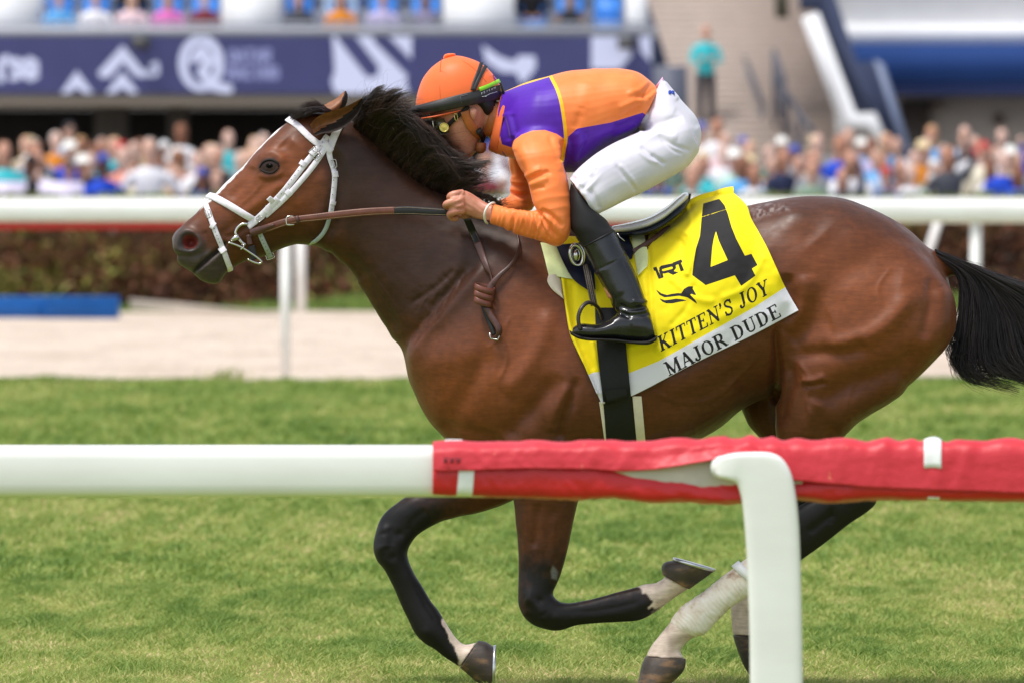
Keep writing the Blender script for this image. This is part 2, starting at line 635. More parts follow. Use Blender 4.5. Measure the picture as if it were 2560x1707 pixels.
for i in range(12):
    t = i / 11
    x0, y0 = 590 + 210 * t, 880 - 230 * t
    groove(C5, [(x0, y0), (x0 - 40, y0 + 62 + 20 * math.sin(i * 2)), (x0 - 55, y0 + 140 + 24 * math.sin(i * 4))], .0045, -.0010, 12, 'n')
groove(C5, [(520, 1100), (640, 1080), (800, 1040), (950, 1020)], .05, .008)
groove(C5, [(1000, 1000), (900, 1200), (780, 1400), (760, 1540)], .03, -.006)
groove(C5, [(1330, 780), (1290, 960), (1180, 1150), (1060, 1260)], .03, .007)
groove(C5, [(1389, 1150), (1250, 1330), (1150, 1420), (1080, 1520)], .03, -.010)
groove(C5, [(690, 1440), (830, 1470), (1000, 1500), (1040, 1560)], .018, -.008)
groove(C4, [(330, 1150), (290, 1300), (240, 1450), (230, 1530)], .014, -.007)
groove(C4, [(290, 1190), (210, 1350), (180, 1480)], .02, .006)
# barrel, flank, haunch
groove(C4, [(800, 1250), (1000, 1180), (1200, 1060), (1420, 940)], .045, .006)
groove(C4, [(740, 1440), (950, 1420), (1150, 1330), (1300, 1180)], .05, .006)
groove(C4, [(860, 1340), (1080, 1250), (1300, 1080)], .03, -.005)
groove(C6, [(310, 560), (300, 640), (330, 720), (300, 800), (235, 900)], .022, -.010)
groove(C6, [(240, 860), (236, 960), (240, 1080), (225, 1200), (222, 1330)], .012, -.014)
groove(C6, [(400, 560), (400, 680), (350, 800), (280, 900)], .03, .008)
blob(C6, (330, 230), .06, .045, .010)
blob(C6, (440, 330), .05, .04, -.004)
groove(C6, [(480, 350), (600, 470), (760, 560), (960, 620)], .06, -.007)
groove(C6, [(1040, 640), (920, 800), (800, 900), (660, 960), (500, 985)], .028, .011)
groove(C6, [(760, 960), (640, 1010), (480, 1020), (300, 1040)], .022, -.009)
groove(C6, [(560, 830), (420, 880), (300, 960)], .04, -.006)
groove(C6, [(1110, 580), (1130, 700), (1100, 830), (1080, 950)], .016, -.006)
groove(C6, [(1170, 640), (1200, 760), (1170, 900), (1080, 1030)], .03, .006)
groove(C6, [(1060, 980), (960, 1090), (800, 1160), (600, 1230), (480, 1330)], .03, -.010)
groove(C6, [(980, 1180), (820, 1260), (660, 1350), (560, 1470)], .035, .009)
groove(C6, [(370, 1170), (440, 1180), (520, 1150)], .012, .006)
groove(C6, [(380, 1210), (460, 1200), (530, 1190)], .008, -.005)
groove(C6, [(300, 1060), (320, 1180), (280, 1300), (260, 1450)], .02, -.006)
groove(C6, [(470, 1280), (430, 1400), (420, 1520)], .025, .006)
# veins
for C_, pts, w_, a_ in ((C1, [(720, 770), (660, 850), (580, 920), (520, 1000)], .005, .0022), (C1, [(820, 840), (700, 960), (640, 1020)], .005, .0018), (C1, [(860, 760), (840, 900), (760, 1040)], .006, .0014),
                        (C5, [(1120, 820), (1070, 940), (1090, 1080), (1040, 1200)], .006, .0022), (C5, [(1070, 940), (980, 1010)], .005, .0016), (C4, [(760, 1225), (900, 1300), (1080, 1290), (1230, 1180), (1380, 1020)], .007, .0024), (C4, [(900, 1300), (980, 1400), (1010, 1500)], .006, .002),
                        (C4, [(1080, 1290), (1160, 1350)], .005, .0018), (C6, [(340, 1060), (420, 1160), (410, 1300), (450, 1420)], .006, .0022), (C6, [(700, 1180), (640, 1300), (660, 1420)], .006, .0018), (C7, [(1250, 130), (1225, 300), (1200, 480)], .005, .0018),
                        (C6, [(900, 520), (820, 640), (840, 760)], .006, .0014), (C5, [(300, 560), (420, 720), (520, 880)], .006, .0018)):
    groove(C_, pts, w_, a_, 14)
for C_, p_, r_, a_ in ((C7, (150, 300), .014, .006), (C7, (130, 420), .013, .005), (C7, (240, 330), .012, -.005), (C7, (200, 470), .010, -.004), (C7, (1040, 700), .016, .006), (C7, (1120, 840), .013, .005), (C7, (1100, 740), .010, -.005), (C7, (1010, 820), .012, .004), (C7, (1200, 840), .010, .004), (C7, (1740, 760), .016, .003), (C7, (1000, 560), .02, -.002), (C7, (400, 930), .016, .003)):
    blob(C_, p_, r_, r_, a_)
# knees, tendons, fetlocks
groove(C7, [(420, 180), (330, 240), (290, 320)], .012, -.003)
groove(C7, [(180, 290), (200, 340), (190, 400)], .010, -.003)
groove(C7, [(140, 330), (160, 420)], .012, .005)
groove(C7, [(330, 620), (400, 760), (470, 870)], .008, -.0025)
groove(C7, [(1090, 140), (1080, 300), (1060, 420)], .012, -.005, 20, 'n')
groove(C7, [(1200, 200), (1180, 400), (1170, 560)], .010, .004, 20, 'n')
groove(C7, [(1010, 720), (1080, 760), (1120, 820)], .012, .006, 20, 'n')
groove(C7, [(1260, 800), (1420, 800), (1600, 770), (1720, 740)], .007, -.0022, 24, 'n')
groove(C7, [(1260, 850), (1420, 840), (1650, 810)], .006, .0015, 24, 'n')
groove(C8, [(1080, 640), (1160, 580), (1240, 520)], .012, -.006, 20, 'n')
groove(C8, [(1220, 480), (1220, 600)], .008, -.004, 20, 'n')
amp_ = 1.0 + .45 * smooth01((HV[:, 0] + .25) / .3) * (HV[:, 2] > .55)
HV = HV + HN * (DISP * amp_)[:, None]
# fine uneven flesh
nz = vnoise(HV, 14, 3) * .0016 + vnoise(HV, 34, 4) * .0008
HV = HV + HN * nz[:, None]
HV = lap(HV, HF, 2, 0.4, None)
HN = vnormals(HV, HF)
Q = proj_xz(HV)

# ---- coat colours (bay: brown body, darker neck and topline, black points, white socks and blaze)
BROWN, RED, DARK = np.array(srgb(90, 48, 25)), np.array(srgb(136, 73, 36)), np.array(srgb(44, 26, 17))
BLACK, WHITE, PINK, GREY = np.array(srgb(20, 17, 17)), np.array(srgb(222, 200, 182)), np.array(srgb(116, 44, 38)), np.array(srgb(66, 58, 54))
n1 = vnoise(HV, 5, 11)[:, None]
n2 = .7 * vnoise(HV, 40, 12) + .6 * vnoise(HV, 110, 15)
n3 = vnoise(HV, 90, 13)
col = BROWN + 0.22 * BROWN * n1


def blend(c, k):
    global col
    k = np.clip(k, 0, 1)[:, None]
    col = col * (1 - k) + c * k


def fld(C, poly, soft, wob=0.0):
    P = toxz(C, poly)
    g = soft + abs(wob) * 1.1 + .002
    sel = ((Q > P.min(0) - g) & (Q < P.max(0) + g)).all(1)
    out = np.zeros(len(Q))
    out[sel] = smooth01(0.5 - (sdf(Q[sel], P) + wob * n2[sel]) / (2 * soft))
    return out


def line(C, pts, w):
    P = smoothline(toxz(C, pts), 16)
    sel = ((Q > P.min(0) - 2.6 * w) & (Q < P.max(0) + 2.6 * w)).all(1)
    out = np.zeros(len(Q))
    out[sel] = np.exp(-(dist_poly(Q[sel], P) / w) ** 2)
    return out


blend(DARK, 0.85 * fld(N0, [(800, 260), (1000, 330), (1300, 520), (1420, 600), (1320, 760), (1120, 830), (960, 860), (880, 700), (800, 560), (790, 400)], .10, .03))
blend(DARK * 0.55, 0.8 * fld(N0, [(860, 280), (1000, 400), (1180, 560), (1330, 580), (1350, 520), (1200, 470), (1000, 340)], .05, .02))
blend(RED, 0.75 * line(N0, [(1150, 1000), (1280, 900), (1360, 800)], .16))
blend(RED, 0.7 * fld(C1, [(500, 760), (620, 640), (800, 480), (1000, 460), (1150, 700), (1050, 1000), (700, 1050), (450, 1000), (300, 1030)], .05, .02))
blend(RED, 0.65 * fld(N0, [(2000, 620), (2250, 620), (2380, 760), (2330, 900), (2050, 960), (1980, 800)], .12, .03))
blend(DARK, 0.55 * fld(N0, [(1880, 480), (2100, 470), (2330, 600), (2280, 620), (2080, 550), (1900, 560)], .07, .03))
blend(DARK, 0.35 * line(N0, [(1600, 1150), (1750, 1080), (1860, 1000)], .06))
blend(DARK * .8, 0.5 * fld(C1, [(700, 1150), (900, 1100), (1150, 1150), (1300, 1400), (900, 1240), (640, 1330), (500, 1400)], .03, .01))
# muzzle
blend(GREY * 1.15, 0.9 * fld(C1, [(60, 1200), (100, 1110), (180, 1090), (280, 1130), (330, 1230), (400, 1250), (470, 1220), (480, 1400), (430, 1520), (200, 1480), (60, 1330)], .016, .008))
blend(GREY * .5, 0.9 * fld(C1, NOS, .008))
blend(PINK, 0.95 * fld(C1, [(155, 1190), (170, 1150), (215, 1140), (260, 1165), (268, 1200), (235, 1235), (180, 1235)], .004))
blend(BLACK, 0.9 * line(C1, [(462, 1190), (410, 1250), (340, 1310), (280, 1360), (226, 1412)], .004))
blend(BLACK, 0.85 * fld(C1, [(690, 660), (720, 615), (790, 605), (835, 640), (820, 690), (760, 715), (700, 700)], .010))
blend(BLACK * 1.3, 0.35 * fld(C1, [(660, 680), (720, 600), (800, 590), (850, 650), (830, 760), (740, 770)], .02))
# white blaze on the front of the face
top = smoothline(toxz(C1, [(120, 1105), (250, 990), (400, 840), (520, 715), (655, 575), (740, 488), (860, 378)]))
dt = dist_poly(Q, top)
by = np.abs(HV[:, 1])
blz = (by < .027 + .006 * n2) & (dt < .03) & (Q[:, 0] > toxz(C1, [(300, 0)])[0, 0]) & (Q[:, 0] < toxz(C1, [(880, 0)])[0, 0])
blend(np.array(srgb(235, 228, 224)), smooth01((.030 + .006 * n2 - by) / .008) * (dt < .035) * smooth01((Q[:, 0] - toxz(C1, [(270, 0)])[0, 0]) / .02) * smooth01((toxz(C1, [(870, 0)])[0, 0] - Q[:, 0]) / .02))
# black points
isn, isf = HV[:, 1] < 0.0, HV[:, 1] >= 0.0
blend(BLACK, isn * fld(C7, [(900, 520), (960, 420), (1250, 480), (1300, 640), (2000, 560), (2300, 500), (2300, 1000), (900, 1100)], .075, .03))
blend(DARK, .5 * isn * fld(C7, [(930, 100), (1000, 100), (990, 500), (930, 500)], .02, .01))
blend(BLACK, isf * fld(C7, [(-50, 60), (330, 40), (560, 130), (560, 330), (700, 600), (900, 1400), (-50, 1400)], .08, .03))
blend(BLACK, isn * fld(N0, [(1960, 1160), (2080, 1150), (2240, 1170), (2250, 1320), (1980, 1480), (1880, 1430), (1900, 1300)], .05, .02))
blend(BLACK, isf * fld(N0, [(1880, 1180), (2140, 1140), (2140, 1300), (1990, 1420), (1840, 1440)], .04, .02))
# white socks
sk = .010
blend(WHITE, isn * fld(C7, [(1700, 640), (1735, 690), (1790, 740), (1770, 775), (1850, 775), (2100, 720), (2200, 500), (1850, 480), (1720, 600)], sk * .4, .008))
blend(WHITE, isf * fld(C7, [(505, 850), (530, 950), (575, 1020), (610, 1110), (600, 1200), (760, 1260), (860, 1000), (700, 940)], sk * .4, .010))
blend(WHITE * .95, isn * fld(N0, [(1840, 1380), (1900, 1470), (1700, 1700), (1560, 1700), (1600, 1560)], sk, .006))
blend(WHITE * .95, isf * fld(N0, [(1800, 1450), (1960, 1440), (1960, 1620), (1800, 1620)], sk, .008))
dirt = smooth01((vnoise(HV, (30, 30, 30), 21) + .1) * 1.4) * .35
blend(np.array(srgb(120, 92, 72)), dirt * (HV[:, 2] < 0.42) * (col.sum(1) > 0.9))
# chestnut on the near forearm, pale streaky patch on the loin
blend(np.array(srgb(120, 118, 118)), .8 * isn * fld(C7, [(1180, 520), (1215, 560), (1205, 610), (1175, 600), (1168, 555)], .004))
blend(np.array(srgb(165, 150, 145)), .55 * fld(C6, [(90, 185), (190, 165), (290, 170), (300, 195), (200, 215), (110, 250)], .014, .01) * smooth01(.5 + vnoise(HV, (160, 60, 60), 5)))
col *= (1 + .10 * n3 + .08 * n2)[:, None]
col = np.clip(col, 0.004, 1)

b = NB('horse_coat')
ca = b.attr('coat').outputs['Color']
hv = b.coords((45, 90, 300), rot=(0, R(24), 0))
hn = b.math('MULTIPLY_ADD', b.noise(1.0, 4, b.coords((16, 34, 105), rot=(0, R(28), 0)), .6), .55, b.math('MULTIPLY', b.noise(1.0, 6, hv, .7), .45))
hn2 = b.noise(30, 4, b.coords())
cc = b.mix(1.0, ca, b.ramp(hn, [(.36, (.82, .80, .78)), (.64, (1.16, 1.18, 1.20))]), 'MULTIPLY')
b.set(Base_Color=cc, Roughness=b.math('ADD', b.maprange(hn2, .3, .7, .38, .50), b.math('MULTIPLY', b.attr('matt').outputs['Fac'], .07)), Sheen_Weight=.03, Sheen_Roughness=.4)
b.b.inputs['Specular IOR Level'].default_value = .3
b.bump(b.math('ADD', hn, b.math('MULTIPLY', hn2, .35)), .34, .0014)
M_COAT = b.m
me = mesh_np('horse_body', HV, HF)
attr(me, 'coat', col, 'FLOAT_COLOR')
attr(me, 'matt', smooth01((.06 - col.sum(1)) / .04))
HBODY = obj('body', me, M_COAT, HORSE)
HBVH = BVHTree.FromPolygons([tuple(v) for v in HV], [tuple(int(i) for i in f) for f in HF])


def hit(u, v, off=0.0, bvh=None, y0=-2.0, default=None):
    """point on the near side of the horse seen at a photo pixel, lifted off the skin"""
    o = Vector((0, -CAM_D, CAM_H))
    d = (Vector(W(u, v, 0.0)) - o).normalized()
    p, n, i, t = (bvh or HBVH).ray_cast(o, d)
    if p is None:
        return default
    if n.dot(d) > 0: n = -n
    return np.array(p + n * off)


# eye
M_EYE = simple('horse_eye', (.004, .003, .002), .12, .05)
e0 = hit(*C1(776, 660)) + np.array([0, .0155, 0])
mb = MB()
rr = []
for a in np.linspace(0.02, math.pi - .02, 14):
    th = np.arange(20) * 2 * math.pi / 20
    rr.append(e0 + np.stack([.0185 * np.sin(a) * np.cos(th), -.018 * np.cos(a) * np.ones(20), .0118 * np.sin(a) * np.sin(th) - .004 * np.sin(a) * np.cos(th) * 0], 1))
mb.rings(rr)
mb.build('eye', M_EYE, HORSE)
# eyelids
M_SKIN_DARK = simple('dark_skin', srgb(26, 20, 19), .6, .25, bump=.3, bscale=300)
for pts, r in (([(696, 672), (722, 632), (775, 616), (822, 638), (832, 668)], .0026), ([(700, 684), (740, 703), (790, 706), (830, 672)], .0016)):
    P = np.array([hit(*C1(*p)) for p in pts]) + np.array([0, -.001, 0])
    MB().tube(cr(P, 18), r * np.sin(np.linspace(.25, math.pi - .25, 18)) + .0012, 8).build('eyelid', M_SKIN_DARK, HORSE)


# ears: cupped shells
def ear(front, back, depth_y, bow, name='ear', inner=True):
    A, B = cr(np.array(front, float), 20), cr(np.array(back, float), 20)
    m = 13
    outer, inn = [], []
    for a, b_ in zip(A, B):
        ro, ri = [], []
        for j in range(m):
            t = j / (m - 1)
            p = a * (1 - t) + b_ * t
            k = math.sin(math.pi * t)
            wid = np.hypot(*(b_ - a)) / 850
            ro.append(W(*p, depth_y + bow * k * min(1, wid / .05)))
            ri.append(W(*p, depth_y + bow * k * min(1, wid / .05) * .8 - .004))
        outer.append(ro)
        inn.append(ri)
    outer, inn = np.array(outer), np.array(inn)
    mb = MB()
    n = len(A)
    F = [(i * m + j, i * m + j + 1, (i + 1) * m + j + 1, (i + 1) * m + j) for i in range(n - 1) for j in range(m - 1)]
    mb.add(outer.reshape(-1, 3), F, 0)
    mb.add(inn.reshape(-1, 3), [f[::-1] for f in F], 1)
    for q, f in enumerate(F):
        si, tj = (q // (m - 1)) / (n - 1), (q % (m - 1)) / (m - 1)
        if inner and tj < .62 * (1 - si) ** .8 + .10: mb.M[len(F) + q] = 0
    for j in (0, m - 1):
        mb.add(np.concatenate([outer[:, j], inn[:, j]]), [(i, i + 1, n + i + 1, n + i) for i in range(n - 1)], 0)
    return mb.build(name, [M_EAR, M_EARIN], HORSE)


M_EAR = simple('ear_coat', srgb(140, 88, 54), .5, .4, var=.3, nscale=60, bump=.2, bscale=400)
M_EARIN = simple('ear_lining', srgb(40, 32, 29), .7, .3, var=.4, nscale=80, bump=.3, bscale=500)
ear(px(C1, (1050, 372), (1085, 330), (1140, 296), (1220, 272), (1300, 244), (1372, 208), (1412, 186)),
    px(C1, (1090, 450), (1140, 432), (1190, 428), (1270, 400), (1345, 345), (1402, 268), (1418, 190)), -.118, .05)
ear(px(C1, (1120, 250), (1170, 222), (1230, 190), (1270, 155), (1296, 134)),
    px(C1, (1190, 330), (1262, 290), (1305, 225), (1314, 170), (1304, 136)), .06, -.03)
# hooves and shoes
b = NB('hoof_horn')
v = b.coords((1, 1, 1))
hn = b.noise(12, 5, b.coords((40, 40, 200)))
hc = b.ramp(b.noise(14, 4, b.coords((1, 1, 2.5), rot=(0, R(35), 0))), [(.32, srgb(38, 31, 28)), (.52, srgb(74, 60, 50)), (.6, srgb(120, 92, 66)), (.68, srgb(168, 122, 78))])
b.set(Base_Color=b.mix(.35, hc, b.ramp(hn, [(.3, srgb(30, 26, 24)), (.7, srgb(95, 80, 66))])), Roughness=.45)
b.bump(hn, .35, .003)
M_HOOF = b.m
M_SHOE = simple('horseshoe_aluminium', (.62, .62, .62), .3, .5, metal=1.0, var=.15, nscale=60)


def hoof(rings, y0, shoe):
    h = side_loft([(a, b_, w, y0) for a, b_, w in rings], n=len(rings) * 4, k=26, p=2.0).build('hoof', M_HOOF, HORSE)
    a, b_, w = rings[-1]
    a, b_ = np.array(a, float), np.array(b_, float)
    sh = np.array(shoe, float)
    a1, b1 = a + (a - b_) * .03, b_ + (b_ - a) * .03
    side_loft([(a1, b1, w * 1.03, y0), (a1 + sh, b1 + sh, w * 1.03, y0)], n=3, k=26, p=2.0).build('horseshoe', M_SHOE, h)


hoof([((1724, 1472), (1656, 1436), .046), ((1748, 1454), (1654, 1416), .054), ((1768, 1440), (1664, 1404), .058), ((1784, 1428), (1684, 1400), .06)], -.11, (2, -7))
hoof([((1150, 1668), (1196, 1600), .046), ((1178, 1692), (1216, 1604), .054), ((1206, 1718), (1228, 1612), .058), ((1230, 1734), (1233, 1616), .058)], .125, (7, -2))
hoof([((1613, 1640), (1714, 1645), .048), ((1604, 1662), (1714, 1660), .056), ((1598, 1690), (1706, 1680), .06), ((1594, 1716), (1680, 1706), .06)], -.13, (2, 7))
hoof([((1832, 1586), (1912, 1590), .048), ((1842, 1620), (1922, 1618), .055), ((1862, 1668), (1938, 1655), .058), ((1890, 1706), (1950, 1690), .055)], .14, (4, 7))

# bandage on the near hind cannon
b = NB('leg_bandage')
wv = b.n('ShaderNodeTexWave', wave_type='BANDS', bands_direction='X')
wv.inputs['Scale'].default_value = 26
wv.inputs['Distortion'].default_value = 6
wv.inputs['Detail'].default_value = 3
b.l(b.coords((1, 1, 1), rot=(0, R(38), 0)), wv.inputs['Vector'])
nn = b.noise(22, 5, b.coords())
b.set(Base_Color=b.ramp(nn, [(.28, srgb(160, 128, 102)), (.42, srgb(222, 206, 186)), (.6, srgb(238, 228, 214))]), Roughness=.8)
b.bump(b.math('ADD', b.math('MULTIPLY', wv.outputs['Fac'], .5), nn), .4, .003)
M_BAND = b.m
mb = MB()
rows = []
bs = [((1880, 1385), (1950, 1442), .035, -.13), ((1800, 1444), (1868, 1492), .036, -.13), ((1757, 1479), (1824, 1521), .037, -.13), ((1706, 1513), (1788, 1557), .041, -.13), ((1682, 1542), (1764, 1582), .042, -.13), ((1676, 1556), (1738, 1592), .036, -.13)]
side_loft(bs, n=60, k=36, mb=mb, p=2.1, cap=True)
V = np.vstack(mb.V)
c0 = V.mean(0)
ax = (W(1690, 1560, -.13) - W(1910, 1410, -.13)); L = np.linalg.norm(ax); ax /= L
t = (V - W(1910, 1410, -.13)) @ ax
rad = V - (W(1910, 1410, -.13) + t[:, None] * ax)
rad /= np.linalg.norm(rad, axis=1)[:, None] + 1e-9
V += rad * (.0005 * np.sin(t * 330 + rad[:, 0] * 2.5 + 2 * vnoise(V, 30, 8)) + .0015 * vnoise(V, 80, 2))[:, None]
mb.V = [V]
BAND = mb.build('bandage', M_BAND, HORSE)
side_loft([((1846, 1400), (1912, 1464), .039, -.13), ((1828, 1414), (1896, 1476), .039, -.13)], n=3, k=36, p=2.1).build('bandage_tape', simple('white_tape', srgb(236, 234, 232), .5, .4, bump=.2), BAND)
# ------------------------------------------------------------------ hair of the horse
def hair_mesh(name, paths, rad, mat, parent, tint=None):
    """paths (S,n,3) -> thin three-sided tapering strands in one mesh"""
    S, n, _ = paths.shape
    t = np.gradient(paths, axis=1)
    t /= np.linalg.norm(t, axis=2, keepdims=True) + 1e-9
    a = np.cross(t, np.array([0.15, 1.0, 0.1]))
    a /= np.linalg.norm(a, axis=2, keepdims=True) + 1e-9
    b_ = np.cross(a, t)
    V = np.empty((S, n, 3, 3))
    for j in range(3):
        th = j * 2 * math.pi / 3
        V[:, :, j] = paths + rad[:, :, None] * (math.cos(th) * a + math.sin(th) * b_)
    base = (np.arange(S) * n * 3)[:, None, None] + (np.arange(n - 1) * 3)[None, :, None] + np.arange(3)[None, None, :]
    nxt = (np.arange(S) * n * 3)[:, None, None] + (np.arange(n - 1) * 3)[None, :, None] + ((np.arange(3) + 1) % 3)[None, None, :]
    F = np.stack([base, nxt, nxt + 3, base + 3], -1).reshape(-1, 4)
    me = mesh_np(name, V.reshape(-1, 3), F)
    tt = rng.random(S) if tint is None else tint
    attr(me, 'tint', np.repeat(tt, n * 3))
    o = obj(name, me, mat, parent)
    o['kind'] = 'stuff'
    return o


def hair_mat(name, dark, light, rough=.35):
    b = NB(name)
    a = b.attr('tint').outputs['Fac']
    b.set(Base_Color=b.ramp(a, [(0.0, dark), (.8, tuple(.6 * d + .4 * l for d, l in zip(dark, light))), (1.0, light)]), Roughness=rough)
    b.b.inputs['Specular IOR Level'].default_value = .6
    return b.m


M_MANE = hair_mat('mane_hair', srgb(17, 12, 11), srgb(92, 62, 48))
M_TAIL = hair_mat('tail_hair', srgb(16, 13, 13), srgb(66, 52, 46))


def guide_hair(guides, ys, S, n, r0, wob, clump, name, mat, parent, seed, ysp=.02, r1=.25, lockw=.05, cexp=.7):
    """strands interpolated between neighbouring guide curves (photo pixels at depth ys)"""
    g = np.random.default_rng(seed)
    G = np.array([cr(np.array([W(*p, y) for p, y in zip(gd, yy)]), n) for gd, yy in zip(guides, ys)])
    a = g.random(S) * (len(G) - 1)
    if clump:
        ac = (np.round(a * clump + g.normal(0, .12, S)) / clump)
    else:
        ac = a
    tt = np.linspace(0, 1, n)
    aa = a[:, None] * (1 - tt ** cexp) + (ac * .85 + a * .15)[:, None] * tt ** cexp
    aa = np.clip(aa, 0, len(G) - 1.0001)
    i = aa.astype(int)
    f = (aa - i)[:, :, None]
    k = np.arange(n)[None, :]
    Pth = G[i, k] * (1 - f) + G[i + 1, k] * f
    ln = np.where(g.random(S) < .25, g.uniform(.5, .8, S), g.uniform(.78, 1.0, S))
    # shorten by resampling along the strand
    if clump:
        kk = np.round(ac * clump).astype(np.int64)
        zz = np.zeros_like(kk)
        ln = np.clip(ln * (.62 + .5 * hash3(kk, zz, zz, seed + 50)), .3, 1)
        lock = np.stack([hash3(kk, zz, zz, seed + 51) - .5, zz, hash3(kk, zz, zz, seed + 52) - .5], 1) * lockw
        Pth = Pth + lock[:, None, :] * (tt[None, :, None] ** (1.3 if cexp < 1 else 2.2))
    idx = np.clip(tt[None, :] * ln[:, None] * (n - 1), 0, n - 1.001)
    i0 = idx.astype(int)
    fr = (idx - i0)[:, :, None]
    s_ = np.arange(S)[:, None]
    Pth = Pth[s_, i0] * (1 - fr) + Pth[s_, i0 + 1] * fr
    off = g.normal(0, 1, (S, 3)) * wob * np.array([1, 0, 1])
    Pth = Pth + off[:, None, :] * (tt[None, :, None] ** 1.2)
    ph = g.random((S, 2)) * 6.28
    fq = g.uniform(3, 7, S)
    wv = np.sin(tt[None, :] * fq[:, None] + ph[:, :1]) * wob * .5 * tt[None, :]
    Pth[:, :, 0] += wv
    Pth[:, :, 2] += np.cos(tt[None, :] * fq[:, None] * 1.2 + ph[:, 1:]) * wob * .4 * tt[None, :]
    Pth[:, :, 1] += (g.normal(0, 1, S) * ysp)[:, None] * (0.35 + .65 * tt[None, :])
    rad = r0 * (1 - (1 - r1) * tt[None, :] ** 1.5) * g.uniform(.6, 1.2, (S, 1))
    tint = np.clip(.75 * hash3((ac * max(clump, 1) * 7).astype(np.int64), 0 * i[:, 0], 0 * i[:, 0], seed) + .4 * g.random(S) - .1, 0, 1)
    return hair_mesh(name, Pth, rad, mat, parent, tint)


crest = cr(np.array([(884, 308), (906, 326), (930, 348), (985, 402), (1050, 456), (1100, 482), (1150, 500)], float), 9)
flow = [[(893, 286), (903, 270), (915, 258), (926, 250)], [(908, 294), (925, 270), (942, 250), (956, 234)], [(930, 308), (952, 278), (978, 258), (998, 246)],
        [(955, 322), (985, 288), (1014, 278), (1034, 296)], [(1000, 358), (1030, 326), (1060, 322), (1078, 350)], [(1046, 402), (1072, 372), (1105, 366), (1132, 392)],
        [(1086, 432), (1116, 406), (1150, 398), (1184, 406)], [(1122, 462), (1146, 444), (1168, 432), (1188, 428)], [(1158, 486), (1168, 476), (1178, 468), (1186, 462)]]
guides = [[tuple(r)] + f_ + [(f_[-1][0] + .9 * (f_[-1][0] - f_[-2][0]) + (14 if gi < 3 else 4), f_[-1][1] + (.35 if gi < 3 else .9) * (f_[-1][1] - f_[-2][1]))] for gi, (r, f_) in enumerate(zip(crest, flow))]
ys = [[-.012, -.045, -.07, -.085, -.095, -.10]] * 9
guide_hair(guides, ys, 5600, 13, .0012, .004, 7, 'mane', M_MANE, HORSE, 5, .012)
guide_hair([[(a, b_ + 3) for a, b_ in g_] for g_ in guides], [[-.005, -.01, .0, .02, .03, .04]] * 9, 2600, 12, .0012, .010, 6, 'mane', M_MANE, HORSE, 6, .028)
guide_hair([[(a + 4, b_ + 16) for a, b_ in g_] for g_ in guides], [[-.02, -.05, -.08, -.10, -.11, -.12]] * 9, 1800, 12, .0012, .012, 4, 'mane', M_MANE, HORSE, 7, .012)
# short fuzz that covers the root line
guide_hair([[tuple(r + (-3, 7)), tuple(r + (6, -12)), tuple(r + (26, -26))] for r in crest], [[-.03, -.045, -.06]] * 9, 1500, 7, .0011, .006, 0, 'mane', M_MANE, HORSE, 9, .008)
guide_hair(guides, ys, 240, 12, .0005, .04, 0, 'mane', M_MANE, HORSE, 16, .03)
# wisps at the withers
guide_hair([[(1180, 500), (1196, 488), (1215, 478)], [(1215, 510), (1228, 494), (1244, 486)], [(1255, 520), (1262, 508), (1278, 500)]], [[-.02, -.02, -.02]] * 3, 160, 6, .0009, .012, 0, 'mane',
           hair_mat('wither_hair', srgb(40, 30, 25), srgb(140, 110, 88)), HORSE, 10, .02)
# forelock, plaited down on to the browband, with loose frizz
guide_hair([px(C1, (1200, 268), (1120, 244), (1030, 262), (935, 312)), px(C1, (1180, 290), (1110, 270), (1040, 285), (960, 325))], [[-.01, -.03, -.035, -.03], [-.03, -.055, -.06, -.05]], 700, 9, .0016, .004, 2, 'forelock', M_MANE, HORSE, 14, .012)
guide_hair([px(C1, (1180, 262), (1120, 225), (1040, 200)), px(C1, (1100, 262), (1040, 230), (960, 285))], [[0, 0, 0]] * 2, 150, 7, .0008, .008, 0, 'forelock', M_MANE, HORSE, 15, .02)
# tail
TG = [[(2338, 640), (2396, 690), (2404, 770), (2396, 845), (2384, 892), (2398, 920), (2445, 930)],
      [(2338, 638), (2418, 688), (2440, 780), (2432, 870), (2438, 918), (2490, 934), (2560, 936)],
      [(2338, 634), (2440, 690), (2482, 780), (2490, 870), (2520, 925), (2585, 945), (2650, 948)],
      [(2338, 631), (2452, 690), (2535, 780), (2570, 870), (2620, 930), (2700, 960), (2780, 965)],
      [(2338, 628), (2450, 684), (2560, 750), (2640, 820), (2720, 890), (2810, 950), (2900, 980)],
      [(2338, 624), (2440, 668), (2540, 706), (2650, 738), (2750, 790), (2850, 860), (2930, 930)]]
guide_hair(TG, [[0, -.01, -.03, -.05, -.06, -.06, -.06]] * 6, 4600, 18, .0011, .008, 8, 'tail', M_TAIL, HORSE, 21, .022, .3, .10, 2.6)
guide_hair(TG, [[0, .0, .01, .02, .02, .02, .02]] * 6, 2600, 16, .0011, .012, 6, 'tail', M_TAIL, HORSE, 22, .03, .3, .12, 2.6)
guide_hair(TG[3:], [[0, 0, 0, 0, 0, 0, 0]] * 3, 200, 14, .0006, .04, 0, 'tail', M_TAIL, HORSE, 23, .03, .3)


